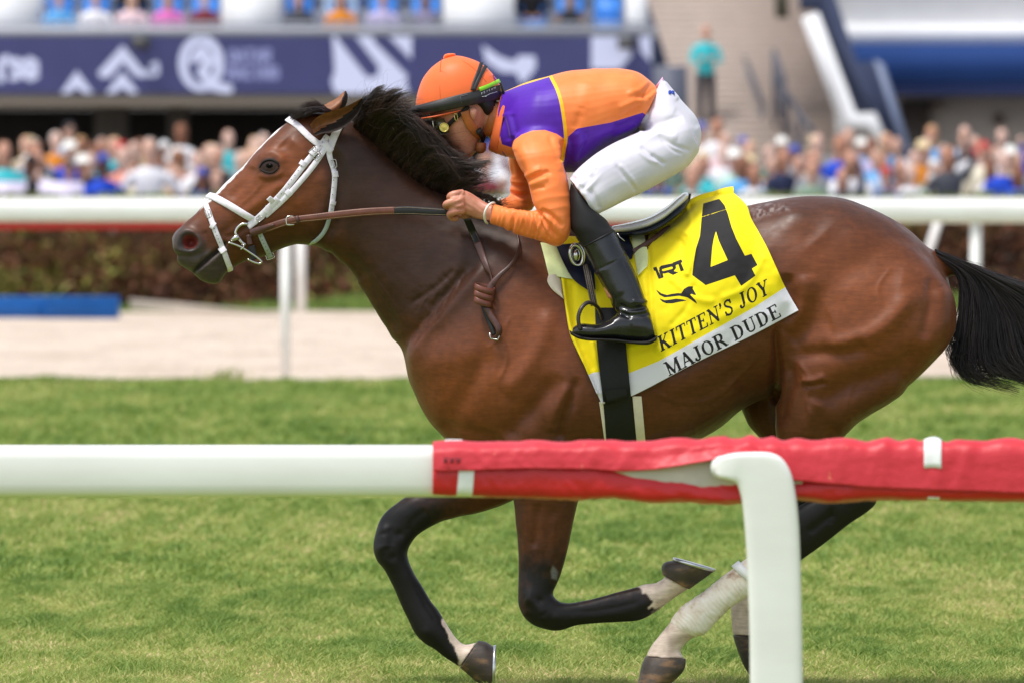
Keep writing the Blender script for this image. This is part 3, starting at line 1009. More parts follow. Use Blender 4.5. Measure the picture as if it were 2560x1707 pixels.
# ------------------------------------------------------------------ straps
def ribbon(P, Nn, w, th, n=None, closed=False, mb=None, mi=0, edge=False):
    """flat strap of width w and thickness th along P, lying square to the normals Nn"""
    P, Nn = np.asarray(P, float), np.asarray(Nn, float)
    if n:
        w = cr(np.broadcast_to(np.asarray(w, float).reshape(-1, 1), (len(P), 1)).copy(), n)[:, 0]
        P, Nn = cr(P, n), cr(Nn, n)
    w = np.broadcast_to(np.asarray(w, float), (len(P),))
    t = np.gradient(P, axis=0)
    t /= np.linalg.norm(t, axis=1)[:, None] + 1e-9
    s = np.cross(t, Nn)
    s /= np.linalg.norm(s, axis=1)[:, None] + 1e-9
    nn = np.cross(s, t)
    e = .35
    prof = [(-.5, 0), (-.5, e), (-.42, 1), (.42, 1), (.5, e), (.5, 0), (.42, -.2), (-.42, -.2)]
    rr = np.stack([P + s * (w * a)[:, None] + nn * (th * b_) for a, b_ in prof], 1)
    mb = mb or MB()
    mb.rings(rr, mi, cap=not closed, closed=closed)
    return mb


def skin_path(C, pts, n, off=.002, bvh=None):
    uv = cr(np.array(px(C, *pts), float), n) if len(pts) > 2 else np.array([np.array(C(*pts[0])) * (1 - t) + np.array(C(*pts[1])) * t for t in np.linspace(0, 1, n)])
    P, Nn = [], []
    o = Vector((0, -CAM_D, CAM_H))
    for u, v in uv:
        p, nrm, i, d = (bvh or HBVH).ray_cast(o, (Vector(W(u, v, 0)) - o).normalized())
        if p is None:
            if P:
                p, nrm = Vector(P[-1]) + Vector(W(u, v, P[-1][1])) - Vector(P[-1]), Vector(Nn[-1])
            else:
                p, nrm = Vector(W(u, v, -.03)), Vector((0, -1, 0))
            P.append(np.array(p)); Nn.append(np.array(nrm)); continue
        if nrm.dot(p - o) > 0: nrm = -nrm
        P.append(np.array(p + nrm * off)); Nn.append(np.array(nrm))
    P, Nn = np.array(P), np.array(Nn)
    for q in range(3):
        if len(P) > 4:
            P[1:-1] = .5 * P[1:-1] + .25 * (P[:-2] + P[2:])
        Nn[1:-1] = .5 * Nn[1:-1] + .25 * (Nn[:-2] + Nn[2:])
    return P, Nn / np.linalg.norm(Nn, axis=1)[:, None]


def around(C, pts, n, first=None, last=None, off=.002):
    """near-side path, carried over the top / under the jaw to the far side"""
    P, Nn = skin_path(C, pts, n, off)
    mir = np.array([1, -1, 1.0])
    if first is not None:
        u, v, d = first
        p0 = W(*C(u, v), 0.0)
        P = np.vstack([P[3::-1] * mir, [p0], P]); Nn = np.vstack([Nn[3::-1] * mir, [d], Nn])
    if last is not None:
        u, v, d = last
        p0 = W(*C(u, v), 0.0)
        P = np.vstack([P, [p0], P[-1:-5:-1] * mir]); Nn = np.vstack([Nn, [d], Nn[-1:-5:-1] * mir])
    m = len(P)
    P, Nn = cr(P, m * 3), cr(Nn, m * 3)
    return P, Nn / np.linalg.norm(Nn, axis=1)[:, None]


b = NB('white_webbing')
wv = b.n('ShaderNodeTexWave', wave_type='BANDS', bands_direction='DIAGONAL')
wv.inputs['Scale'].default_value = 180
b.l(b.coords(), wv.inputs['Vector'])
b.set(Base_Color=b.ramp(b.noise(60, 4, b.coords()), [(.3, srgb(222, 214, 224)), (.7, srgb(240, 236, 242))]), Roughness=.5)
b.bump(wv.outputs['Fac'], .15, .001)
M_WEB = b.m
M_WEBG = simple('grey_webbing', srgb(176, 186, 190), .5, .4, bump=.1)
M_LEATHER = simple('brown_leather', srgb(78, 46, 38), .38, .5, var=.25, nscale=50, bump=.25, bscale=250, bdist=.001)
M_LEATHER_RED = simple('reddish_leather', srgb(108, 60, 46), .36, .5, var=.2, nscale=40, bump=.2, bscale=250, bdist=.001)
M_RUBBER = simple('black_rubber_grip', srgb(32, 31, 32), .55, .4, bump=.5, bscale=400, bdist=.001)
M_STITCH = simple('stitch_thread', srgb(196, 170, 140), .7, .2)
M_STEEL = simple('polished_steel', (.60, .58, .54), .22, .5, metal=1.0, var=.08)
M_BLACKW = simple('black_webbing', srgb(20, 19, 20), .6, .35, bump=.4, bscale=500, bdist=.001)

pxw = 1 / 850.0
BR = empty('bridle', tuple(hit(*C1(700, 900))))
tag(BR, 'white webbing racing bridle with steel bit on the bay horse’s head', 'bridle')
UPN, DN = np.array([-.6, 0, .8]), np.array([.4, 0, -.9])


def strap(name, C, pts, wpx, th=.003, n=16, mat=M_WEB, parent=None, first=None, last=None, off=.002, **kw):
    P, Nn = around(C, pts, n, first, last, off)
    return ribbon(P, Nn, wpx * pxw, th, **kw).build(name, mat, parent or BR)


brow = strap('browband', C1, [(925, 352), (965, 378), (1020, 436), (1080, 490), (1140, 524), (1205, 552)], 17, first=(893, 328, UPN), n=14)
strap('headpiece', C1, [(1262, 372), (1238, 415), (1212, 470), (1192, 530), (1180, 556)], 19, n=10)
ck1 = strap('cheek_strap', C1, [(1175, 450), (1120, 520), (1060, 590), (1000, 664), (930, 756), (860, 845), (790, 915)], 15, n=18)
strap('cheek_strap', C1, [(1185, 500), (1140, 560), (1096, 628), (1050, 690), (980, 772), (905, 856), (830, 930), (740, 1010)], 14, n=18, off=.004)
strap('cheek_strap', C1, [(830, 885), (760, 955), (690, 1030), (618, 1088)], 18, n=10, off=.006)
thr = strap('throat_strap', C1, [(1182, 545), (1184, 600), (1204, 655), (1222, 720), (1217, 800), (1206, 900), (1194, 985)], 15, n=16)
strap('throat_strap', C1, [(1180, 1030), (1160, 1100), (1120, 1155), (1080, 1186)], 12, n=9, mat=M_WEBG, last=(1050, 1208, DN))
strap('noseband', C1, [(372, 878), (430, 905), (520, 955), (600, 1003), (650, 1030)], 18, n=14, first=(338, 866, UPN), th=.005)
ns2 = strap('nose_strap', C1, [(322, 925), (345, 990), (375, 1080), (412, 1175), (442, 1245), (470, 1320), (486, 1362)], 14, n=18, first=(300, 905, UPN), last=(492, 1392, DN), off=.003)
strap('chin_strap', C1, [(690, 1110), (720, 1180), (748, 1240), (762, 1275)], 13, n=9, mat=M_WEBG, last=(772, 1300, DN))
# keepers and buckles
for pts, wpx, par in (([(362, 1070), (384, 1085)], 19, ns2), ([(432, 1235), (446, 1262)], 18, ns2), ([(1080, 560), (1060, 585)], 18, ck1), ([(1010, 630), (992, 660)], 18, ck1), ([(915, 838), (890, 862)], 18, ck1),
                      ([(790, 880), (765, 905)], 22, ck1), ([(770, 950), (745, 985)], 22, ck1), ([(1216, 700), (1222, 740)], 17, thr), ([(1206, 905), (1200, 930)], 17, thr), ([(1150, 500), (1195, 560)], 18, brow)):
    strap('keeper', C1, pts, wpx, n=5, off=.006, parent=par)


def buckle(C, c, w, h, ang, par, off=.009, r=.0013):
    p0 = hit(*C(*c), off)
    ca, sa = math.cos(R(ang)), math.sin(R(ang))
    pts = []
    for a in np.linspace(0, 2 * math.pi, 17):
        x = math.copysign(abs(math.cos(a)) ** .35, math.cos(a)) * w / 2
        z = math.copysign(abs(math.sin(a)) ** .35, math.sin(a)) * h / 2
        pts.append(p0 + np.array([x * ca - z * sa, 0, x * sa + z * ca]))
    mb = MB().tube(pts, r, 6)
    mb.tube([p0 - np.array([ca, 0, sa]) * w * .5, p0 + np.array([ca, 0, sa]) * w * .55], r * .7, 5)
    return mb.build('buckle', M_STEEL, par)


for c, ang in (((345, 1000), -70), ((1068, 562), 40), ((1100, 598), 40), ((1208, 650), -80), ((706, 1020), 40), ((762, 1274), 20)):
    buckle(C1, c, .024, .016, ang, BR)
# eyelet holes
mb = MB()
for (a, c_), m_ in ((((382, 1100), (425, 1215)), 6), (((706, 1150), (758, 1262)), 6), (((990, 665), (850, 850)), 7), (((1205, 760), (1196, 960)), 5), (((1150, 470), (1120, 525)), 3)):
    for t in np.linspace(0, 1, m_):
        p = hit(*C1(a[0] * (1 - t) + c_[0] * t, a[1] * (1 - t) + c_[1] * t), .0068)
        th = np.arange(7) * 2 * math.pi / 7
        mb.add([p + np.array([.0014 * math.cos(q), -.0008, .0014 * math.sin(q)]) for q in th], [tuple(range(7))])
mb.build('eyelets', simple('eyelet_shadow', srgb(60, 54, 60), .8), BR)['kind'] = 'stuff'
# bit: half ring cheek, mouth end and curb lever under the jaw
yb = float(hit(*CT(1230, 500))[1]) - .012
bit = MB().tube(cr([W(*CT(*p), yb) for p in ((1375, 285), (1290, 285), (1210, 340), (1172, 420), (1180, 480), (1230, 540), (1290, 610), (1340, 640))], 30), .0048, 8).build('bit', M_STEEL, BR)
MB().tube([W(*CT(*p), yb - .002) for p in ((1080, 585), (1150, 530), (1225, 500))], [.004, .008, .010], 8).build('mouthpiece', M_STEEL, bit)
MB().tube(cr([W(*CT(*p), yb - .008) for p in ((1045, 600), (1180, 645), (1300, 700), (1450, 795), (1580, 890), (1615, 945), (1570, 965), (1470, 935), (1380, 890))], 40), .0032, 8).build('curb_lever', M_STEEL, bit)
MB().tube(cr([W(*CT(*p), yb - .012 + d) for p, d in (((1255, 720), 0), ((1300, 690), -.003), ((1310, 640), 0), ((1280, 640), .006))], 14), .0022, 6).build('link', M_STEEL, bit)
ribbon([W(*CT(*p), yb + .004) for p in ((1395, 470), (1405, 560), (1420, 640))], [(0, -1, 0)] * 3, 13 * pxw, .004, 9).build('bit_strap', M_LEATHER, bit)
ribbon([W(*CT(*p), yb + .006) for p in ((1440, 660), (1470, 780), (1500, 900))], [(0, -1, 0)] * 3, 17 * pxw, .004, 9).build('bit_strap', M_RUBBER, bit)


def rein(name, uvy, wpx, mat, n, th=.003, stitch=True, nrm=None, par=None):
    P = np.array([W(u, v, y) for u, v, y in uvy])
    Nn = np.array(nrm if nrm is not None else [(0, -1, 0)] * len(P), float)
    o = ribbon(P, Nn, np.asarray(wpx) * pxw, th, n).build(name, mat, par or BR)
    if stitch:
        Pn, N2 = cr(P, n * 5), cr(Nn, n * 5)
        wn = cr(np.broadcast_to(np.asarray(wpx, float).reshape(-1, 1), (len(P), 1)).copy(), n * 5)[:, 0] * pxw
        t = np.gradient(Pn, axis=0); t /= np.linalg.norm(t, axis=1)[:, None]
        s = np.cross(t, N2); s /= np.linalg.norm(s, axis=1)[:, None]
        mb = MB()
        for sg in (-.36, .36):
            L = Pn + s * (wn * sg)[:, None] + N2 * (th + .0004)
            for i in range(0, len(L) - 1, 2):
                d = (L[i + 1] - L[i]) * .8
                mb.tube([L[i], L[i] + d], .0006, 4, cap=False)
        mb.build('stitching', M_STITCH, o)['kind'] = 'stuff'
    return o


rn = rein('rein', [(628, 582, yb), (662, 573, -.088), (700, 560, -.105), (740, 550, -.115), (800, 543, -.13), (860, 536, -.14), (925, 530, -.15), (990, 527, -.155)], [17, 19, 19, 17, 18, 19, 19, 19], M_LEATHER_RED, 40)
rein('rein', [(986, 528, -.156), (1020, 527, -.16), (1060, 529, -.165), (1100, 531, -.17), (1136, 533, -.17)], [20, 21, 20, 18, 14], M_RUBBER, 24)
MB().tube(cr([W(u, v, -.108 - .004 * (u > 700)) for u, v in ((734, 542), (718, 543), (716, 558), (720, 563), (736, 562))], 20), .0022, 8).build('rein_buckle', M_STEEL, BR)
ribbon([W(740, 551, -.119), W(748, 549, -.121)], [(0, -1, 0)] * 2, 20 * pxw, .005, 4).build('keeper', M_LEATHER, BR)
ribbon([W(626, 584, yb - .006), W(650, 576, yb - .016), W(686, 563, -.112)], [(0, -1, 0)] * 3, np.array([16, 19, 6]) * pxw, .004, 12).build('rein_end', M_LEATHER, BR)
# the slack of the reins hanging on the shoulder with a knot
sh = lambda u, v: float(hit(u, v)[1]) - .016
rein('rein', [(1168, 548, -.19), (1182, 580, sh(1182, 580)), (1195, 610, sh(1195, 610))], [19, 19, 18], M_RUBBER, 14, nrm=[(-.2, -1, 0)] * 3)
rein('rein', [(1193, 606, sh(1195, 610) - .001), (1206, 640, sh(1206, 640)), (1218, 670, sh(1218, 670)), (1228, 692, sh(1228, 692)), (1232, 712, sh(1232, 712))], [19, 17, 14, 7, 6], M_LEATHER, 20, nrm=[(-.2, -1, 0), (-.2, -1, 0), (-.4, -1, 0), (-.9, -.6, 0), (-.9, -.5, .1)], stitch=False)
rein('rein', [(1288, 572, sh(1288, 572)), (1297, 605, sh(1297, 605)), (1293, 635, sh(1293, 635)), (1275, 665, sh(1275, 665)), (1248, 690, sh(1248, 690)), (1229, 712, sh(1229, 712)), (1218, 735, sh(1218, 735))], [6, 8, 9, 9, 12, 15, 15], M_LEATHER, 30, nrm=[(.8, -.6, 0), (.8, -.7, 0), (.6, -.8, 0), (.3, -1, .2), (-.1, -1, .2), (-.2, -1, 0), (-.2, -1, 0)], stitch=False)
for k_, (c, w1) in enumerate((((1212, 722), 46), ((1210, 738), 44), ((1208, 754), 40))):
    y = sh(*c) - .014
    pts = [W(c[0] + w1 * .5 * math.cos(a) - 6 * math.sin(a), c[1] + 7 * math.cos(a) + 6 * math.sin(a) * .4, y - .018 * math.sin(a)) for a in np.linspace(0, 2 * math.pi, 20)]
    nn = [(math.cos(a), -math.sin(a), .1) for a in np.linspace(0, 2 * math.pi, 20)]
    ribbon(pts, nn, 15 * pxw, .003).build('rein_knot', M_LEATHER_RED, BR)
rein('rein', [(1206, 756, sh(1206, 756) - .004), (1216, 785, sh(1216, 785)), (1228, 815, sh(1228, 815)), (1236, 838, sh(1236, 838))], [13, 14, 12, 10], M_RUBBER, 14, stitch=False)
rein('rein', [(1213, 768, sh(1213, 768) - .012), (1230, 795, sh(1230, 795) - .01), (1246, 818, sh(1246, 818) - .01), (1247, 836, sh(1247, 836) - .006), (1237, 844, sh(1237, 844))], [13, 16, 17, 15, 10], M_LEATHER, 18, nrm=[(-.3, -1, 0), (-.2, -1, 0), (.2, -1, 0), (.6, -1, 0), (.2, -1, -.3)], stitch=False)
MB().tube([W(u, v, sh(1234, 842) - .006) for u, v in ((1224, 832), (1226, 846), (1244, 850), (1250, 836))], .0026, 6).build('rein_buckle', M_STEEL, BR)
rein('rein', [(1182, 490, -.05), (1200, 488, -.03), (1226, 497, -.01), (1252, 514, .02)], [8, 14, 15, 9], M_RUBBER, 16, nrm=[(-.1, -1, .3)] * 4)

# ------------------------------------------------------------------ saddle cloth
pad_st = [((1380, 555), (1060, 1010), .222, 0, -.05), ((1440, 575), (1130, 1100), .252, 0, -.08), ((1510, 588), (1245, 1170), .276, 0, -.1), ((1590, 592), (1360, 1190), .290, 0, -.1),
          ((1650, 578), (1480, 1188), .302, 0, -.1), ((1700, 545), (1590, 1168), .308, 0, -.1), ((1740, 510), (1660, 1150), .310, 0, -.08), ((1785, 490), (1710, 1130), .310, 0, -.06),
          ((1836, 478), (1790, 1080), .302), ((1868, 492), (1830, 1050), .292), ((1890, 512), (1850, 1030), .286)]
pmb = side_loft(pad_st, n=60, k=64, p=2.25)
PV = np.vstack(pmb.V)
PBVH = BVHTree.FromPolygons([tuple(v) for v in PV], [tuple(int(i) for i in f) for f in pmb.F])


def edgepts(pts, n):
    P = cr(np.array(pts, float), n * 4)
    s = np.concatenate([[0], np.cumsum(np.hypot(*np.diff(P, axis=0).T))])
    t = np.linspace(0, s[-1], n)
    return np.stack([np.interp(t, s, P[:, 0]), np.interp(t, s, P[:, 1])], 1)


NA, NBV = 300, 270
Lx = edgepts([(150, 360), (200, 470), (236, 590), (255, 720), (285, 900), (330, 1010), (400, 1150), (470, 1312)], NBV)
Rx = edgepts([(1232, 98), (1306, 170), (1336, 250), (1418, 400), (1478, 530), (1528, 640), (1604, 776)], NBV)
Tx = edgepts([(150, 360), (420, 390), (640, 362), (800, 312), (915, 236), (990, 160), (1110, 118), (1232, 98)], NA)
Bx = edgepts([(470, 1312), (640, 1268), (1000, 1082), (1350, 912), (1604, 776)], NA)
aa, bb = np.linspace(0, 1, NA)[None, :, None], np.linspace(0, 1, NBV)[:, None, None]
G4 = (1 - aa) * Lx[:, None] + aa * Rx[:, None] + (1 - bb) * Tx[None] + bb * Bx[None] \
    - ((1 - aa) * (1 - bb) * Tx[0] + aa * (1 - bb) * Tx[-1] + (1 - aa) * bb * Bx[0] + aa * bb * Bx[-1])
G4 = G4.reshape(-1, 2)
o_ = Vector((0, -CAM_D, CAM_H))
# depth from a coarse set of sight lines, both the horse and the padding under the cloth
step = 6
yy = np.full((NBV, NA), np.nan)
Gg = G4.reshape(NBV, NA, 2)
rows = list(range(0, NBV, step)) + [NBV - 1]
cols = list(range(0, NA, step)) + [NA - 1]
cy = np.zeros((len(rows), len(cols)))
for i, r in enumerate(rows):
    for j, c in enumerate(cols):
        u, v = C4(*Gg[r, c])
        best = None
        for bv, of in ((PBVH, 0.0), (HBVH, .008)):
            p, nn, q, d = bv.ray_cast(o_, (Vector(W(u, v, 0)) - o_).normalized())
            if p is not None:
                y = p.y + nn.y * of
                best = y if best is None else min(best, y)
        cy[i, j] = best if best is not None else -.02
tmp = np.stack([np.interp(np.arange(NA), cols, cy[i]) for i in range(len(rows))])
yy = np.stack([np.interp(np.arange(NBV), rows, tmp[:, j]) for j in range(NA)], 1)
for q in range(6):
    yy[1:-1] = .5 * yy[1:-1] + .25 * (yy[:-2] + yy[2:])
    yy[:, 1:-1] = .5 * yy[:, 1:-1] + .25 * (yy[:, :-2] + yy[:, 2:])


def fold(pts, w, a):
    d = dist_poly(G4, cr(np.array(pts, float), 18))
    return a * np.exp(-(d / w) ** 2)


wr = fold([(720, 330), (745, 480), (752, 700), (780, 960)], 16, -.010) + fold([(700, 560), (760, 800), (800, 1000)], 26, .010) \
    + fold([(870, 300), (960, 330), (1000, 420), (960, 560)], 22, .008) + fold([(830, 350), (930, 380), (950, 480)], 14, -.007) \
    + fold([(960, 180), (985, 260), (960, 330)], 16, .008) + fold([(1180, 120), (1240, 250), (1330, 420)], 30, .004) \
    + fold([(1400, 480), (1300, 640), (1180, 700)], 22, .004) + fold([(880, 600), (1000, 700), (1100, 720)], 22, .004) \
    + fold([(1000, 640), (960, 760), (880, 850)], 18, -.003) + fold([(420, 960), (445, 1100), (470, 1250)], 14, .006) \
    + fold([(300, 640), (330, 900), (420, 1100)], 20, -.005) + fold([(640, 980), (760, 960), (800, 1010)], 18, .004) \
    + fold([(250, 600), (270, 760), (300, 900), (360, 1060), (440, 1250)], 12, .010) + fold([(640, 1060), (900, 950), (1300, 740)], 26, .002)
P3 = np.column_stack([G4 / 300, np.zeros(len(G4))])
wr += .0026 * vnoise(P3, 2.5, 31) + .0007 * vnoise(P3, 9, 32)
yy = yy.ravel() - .004 - wr
uu, vv = C4(G4[:, 0], G4[:, 1])
s_ = FPX / (CAM_D + yy)
CV = np.stack([(uu - 1280) / s_, yy, CAM_H - (vv - HOR) / s_], 1)
idx = np.arange(NA * NBV).reshape(NBV, NA)
CF = np.stack([idx[:-1, :-1], idx[1:, :-1], idx[1:, 1:], idx[:-1, 1:]], -1).reshape(-1, 4)
# white lower band
band_line = np.array([(380, 1170), (440, 1128), (630, 1134), (800, 1066), (1100, 898), (1350, 758), (1530, 642), (1640, 570)], float)
sd_band = sdf(G4, np.vstack([band_line, [(1800, 800), (1700, 1500), (300, 1500)]]))
sd_band = np.minimum(sd_band, sdf(G4, np.array([(380, 1150), (430, 1128), (520, 1250), (480, 1330), (420, 1330)], float)))


# ---- lettering as printed shapes
def rect(x0, y0, x1, y1):
    return ('p', [(x0, y0), (x1, y0), (x1, y1), (x0, y1)])


def stem(x, y0=0, y1=1, w=.17):
    return rect(x - w / 2, y0, x + w / 2, y1)


def ser(x, y, h=.055, hw=.18):
    return rect(x - hw, y - (h if y > .5 else 0), x + hw, y + (0 if y > .5 else h))


def ln(pts, w):
    return ('l', pts, w)


GLYPH = {
    'K': (.92, [stem(.19), ser(.19, 0), ser(.19, 1), ln([(.25, .40), (.70, .98)], .06), ser(.70, 1, hw=.15), ln([(.38, .55), (.72, .04)], .16), ser(.75, 0, hw=.17)]),
    'I': (.46, [stem(.22), ser(.22, 0), ser(.22, 1)]),
    'T': (.82, [stem(.40), ser(.40, 0), rect(.03, .94, .77, 1), rect(.03, .76, .085, 1), rect(.715, .76, .77, 1)]),
    'E': (.80, [stem(.19), ser(.19, 0), ser(.19, 1), rect(.19, .94, .68, 1), rect(.63, .76, .685, 1), rect(.19, .49, .50, .55), rect(.46, .40, .51, .64), rect(.19, 0, .72, .06), rect(.665, 0, .725, .26)]),
    'N': (.94, [stem(.18, w=.065), stem(.76, w=.065), ln([(.15, .95), (.74, .06)], .16), ser(.18, 0, hw=.16), ser(.76, 1, hw=.16), ser(.12, 1, hw=.12)]),
    "'": (.28, [ln([(.12, .96), (.13, .84)], .14), ln([(.14, .82), (.06, .68)], .07)]),
    'S': (.74, [ln([(.60, .74), (.55, .90), (.40, .975), (.22, .94), (.13, .82), (.16, .68), (.30, .57), (.48, .47), (.60, .33), (.58, .14), (.44, .03), (.26, .03), (.13, .12), (.08, .28)], .11), rect(.585, .72, .63, .98), rect(.06, .02, .105, .30)]),
    'J': (.64, [stem(.40, .2, 1), ser(.40, 1), ln([(.40, .22), (.36, .07), (.24, .02), (.12, .06)], .10), ln([(.10, .12), (.11, .18)], .14)]),
    'O': (.90, [('o', (.43, .5), (.40, .5), (.235, .44))]),
    'Y': (.86, [stem(.42, 0, .46), ser(.42, 0), ln([(.13, .97), (.42, .42)], .16), ln([(.72, .97), (.44, .44)], .065), ser(.13, 1, hw=.16), ser(.72, 1, hw=.14)]),
    'M': (1.12, [stem(.16, w=.065), stem(.90, w=.17), ln([(.17, .95), (.50, .07)], .15), ln([(.50, .06), (.86, .95)], .065), ser(.16, 0, hw=.15), ser(.90, 0), ser(.12, 1, hw=.13), ser(.94, 1, hw=.13)]),
    'A': (.86, [ln([(.10, .03), (.39, .95)], .065), ln([(.41, .96), (.71, .05)], .165), rect(.22, .30, .56, .36), ser(.10, 0, hw=.14), ser(.73, 0, hw=.17)]),
    'R': (.90, [stem(.19), ser(.19, 0), ser(.19, 1), ln([(.19, .965), (.45, .965), (.58, .93)], .065), ln([(.585, .89), (.63, .75), (.585, .60)], .15), ln([(.56, .55), (.42, .50), (.19, .50)], .065), ln([(.44, .48), (.60, .30), (.72, .05)], .15), ser(.77, 0, hw=.12)]),
    'D': (.90, [stem(.19), ser(.14, 0, hw=.13), ser(.14, 1, hw=.13), ln([(.19, .97), (.42, .97), (.60, .87)], .065), ln([(.62, .82), (.70, .66), (.72, .5), (.70, .34), (.62, .18)], .155), ln([(.60, .13), (.42, .03), (.19, .03)], .065)]),
    'U': (.90, [stem(.19, .25, 1), ser(.19, 1), ln([(.19, .27), (.24, .11), (.38, .045), (.52, .06), (.64, .15), (.68, .30)], .085), ln([(.685, .30), (.69, .97)], .065), ser(.69, 1, hw=.15)]),
}


def text_sdf(Gp, text, org, ex, ey, gap=.06, space=.42):
    """distance (in Gp units) to a line of lettering that starts at org, with unit vectors ex, ey"""
    org, ex, ey = (np.array(q, float) for q in (org, ex, ey))
    out = np.full(len(Gp), 1e3)
    cur = 0.0
    M = np.linalg.inv(np.stack([ex, ey], 1))
    loc = (Gp - org) @ M.T
    sc = math.sqrt(abs(np.cross(ex, ey)))
    for ch in text:
        if ch == ' ':
            cur += space
            continue
        w, shp = GLYPH[ch]
        sel = (loc[:, 0] > cur - .3) & (loc[:, 0] < cur + w + .3) & (loc[:, 1] > -.3) & (loc[:, 1] < 1.3)
        q = loc[sel] - np.array([cur, 0])
        d = np.full(len(q), 1e3)
        for s in shp:
            if s[0] == 'p': d = np.minimum(d, sdf(q, np.array(s[1])))
            elif s[0] == 'l': d = np.minimum(d, dist_poly(q, np.array(s[1])) - s[2] / 2)
            else:
                th = np.linspace(0, 2 * math.pi, 28)[:-1]
                eo = np.stack([s[1][0] + s[2][0] * np.cos(th), s[1][1] + s[2][1] * np.sin(th)], 1)
                ei = np.stack([s[1][0] + s[3][0] * np.cos(th), s[1][1] + s[3][1] * np.sin(th)], 1)
                d = np.minimum(d, np.maximum(sdf(q, eo), -sdf(q, ei)))
        out[sel] = np.minimum(out[sel], d * sc)
        cur += w + gap
    return out, cur


def fit_text(Gp, text, p0, p1, up):
    p0, p1 = np.array(p0, float), np.array(p1, float)
    _, L = text_sdf(Gp[:1], text, p0, (1, 0), (0, 1))
    return text_sdf(Gp, text, p0, (p1 - p0) / L, up)[0]


cn4 = lambda pts: np.array([((1600 + x / 4.9 - 1300) * 2.3056, (480 + y / 4.9 - 440) * 2.3056) for x, y in pts])
four_o = cn4([(775, 145), (970, 88), (1035, 165), (1075, 270), (1120, 430), (1180, 580), (1285, 785), (1365, 760), (1440, 900), (1370, 942), (1415, 1030), (1240, 1155), (1162, 1025), (805, 1145), (640, 1022), (655, 880), (685, 700), (735, 540), (755, 320)])
four_i = cn4([(930, 480), (965, 600), (1075, 838), (865, 922), (885, 680), (905, 570)])
ink = np.maximum(sdf(G4, four_o), -sdf(G4, four_i))
ink = np.maximum(ink, 1.3 - dist_poly(G4, cn4([(755, 310), (1062, 216)])))
for poly in ([(505, 1245), (540, 1190), (590, 1160), (650, 1158), (645, 1185), (690, 1265), (660, 1265), (630, 1250), (615, 1262), (680, 1330), (705, 1380), (640, 1335), (580, 1295), (480, 1275), (400, 1285), (300, 1295), (240, 1265), (205, 1215), (200, 1200), (260, 1245), (330, 1265), (400, 1250), (460, 1242)],
             [(235, 1305), (300, 1330), (370, 1322), (440, 1310), (520, 1318), (575, 1335), (480, 1350), (400, 1368), (320, 1368), (270, 1345)],
             [(160, 932), (202, 918), (258, 1062), (228, 1070), (190, 972), (172, 970)],
             [(230, 958), (264, 952), (290, 1050), (260, 1062)],
             [(338, 988), (396, 970), (472, 988), (406, 1022)],
             [(395, 872), (505, 828), (522, 862), (502, 872), (540, 965), (498, 978), (470, 890), (425, 905)]):
    ink = np.minimum(ink, sdf(G4, cn4(poly)))
lo, li = cn4([(232, 935), (262, 905), (395, 878), (436, 895), (442, 935), (412, 975), (300, 1004), (255, 1000)]), cn4([(272, 950), (390, 918), (404, 930), (396, 945), (285, 975), (268, 968)])
ink = np.minimum(ink, np.maximum(sdf(G4, lo), -sdf(G4, li)))
ink = np.minimum(ink, fit_text(G4, "KITTEN'S JOY", (812, 1012), (1446, 676), (-20, -84)) - 1.1)
ink = np.minimum(ink, fit_text(G4, "MAJOR DUDE", (858, 1152), (1516, 806), (-32, -74)) - 1.1)
b = NB('saddle_cloth_fabric')
weave = b.noise(900, 2, b.coords())
blot = b.noise(16, 4, b.coords())
wh = b.math('LESS_THAN', b.attr('band').outputs['Fac'], 0.0)
ik = b.math('LESS_THAN', b.attr('ink').outputs['Fac'], 0.0)
yc = b.ramp(blot, [(.3, srgb(250, 222, 6)), (.7, srgb(255, 234, 22))])
c_ = b.mix(wh, yc, srgb(232, 228, 238))
b.set(Base_Color=b.mix(ik, c_, srgb(38, 36, 38)), Roughness=.72, Sheen_Weight=.1)
b.b.inputs['Specular IOR Level'].default_value = .25
b.bump(weave, .08, .0006)
M_CLOTH = b.m
# carried over the back to the far side as one sheet
ntop, nfar = 10, 40
top_row = CV[:NA]
rows = []
for k_ in range(1, ntop + nfar):
    t = k_ / ntop
    if t <= 1:
        y = top_row[:, 1] * math.cos(t * math.pi / 2)
        z = top_row[:, 2] + (.012 + .10 * np.abs(top_row[:, 1])) * math.sin(t * math.pi / 2)
        rows.append(np.stack([top_row[:, 0], y, z], 1))
    else:
        j = (k_ - ntop) * 6
        r = CV[min(j, NBV - 1) * NA:(min(j, NBV - 1) + 1) * NA]
        rows.append(r * np.array([1, -1, 1]))
extra = np.concatenate(rows[::-1])
V = np.vstack([extra, CV])
nr = len(rows)
idx = np.arange(NA * (NBV + nr)).reshape(NBV + nr, NA)
F = np.stack([idx[:-1, :-1], idx[1:, :-1], idx[1:, 1:], idx[:-1, 1:]], -1).reshape(-1, 4)
me = mesh_np('saddle_cloth', V, F)
attr(me, 'band', np.concatenate([np.full(len(extra), 50.0), sd_band]))
attr(me, 'ink', np.concatenate([np.full(len(extra), 50.0), ink]))
me.materials.append(M_CLOTH)
SCL = obj('saddle_cloth', me)
tag(SCL, 'yellow saddle cloth with a big black 4 and a white name band', 'saddle cloth')
mm = SCL.modifiers.new('thick', 'SOLIDIFY'); mm.thickness = .0025; mm.offset = -1
CBVH = BVHTree.FromPolygons([tuple(v) for v in V[::1]], [tuple(int(i) for i in f) for f in F])


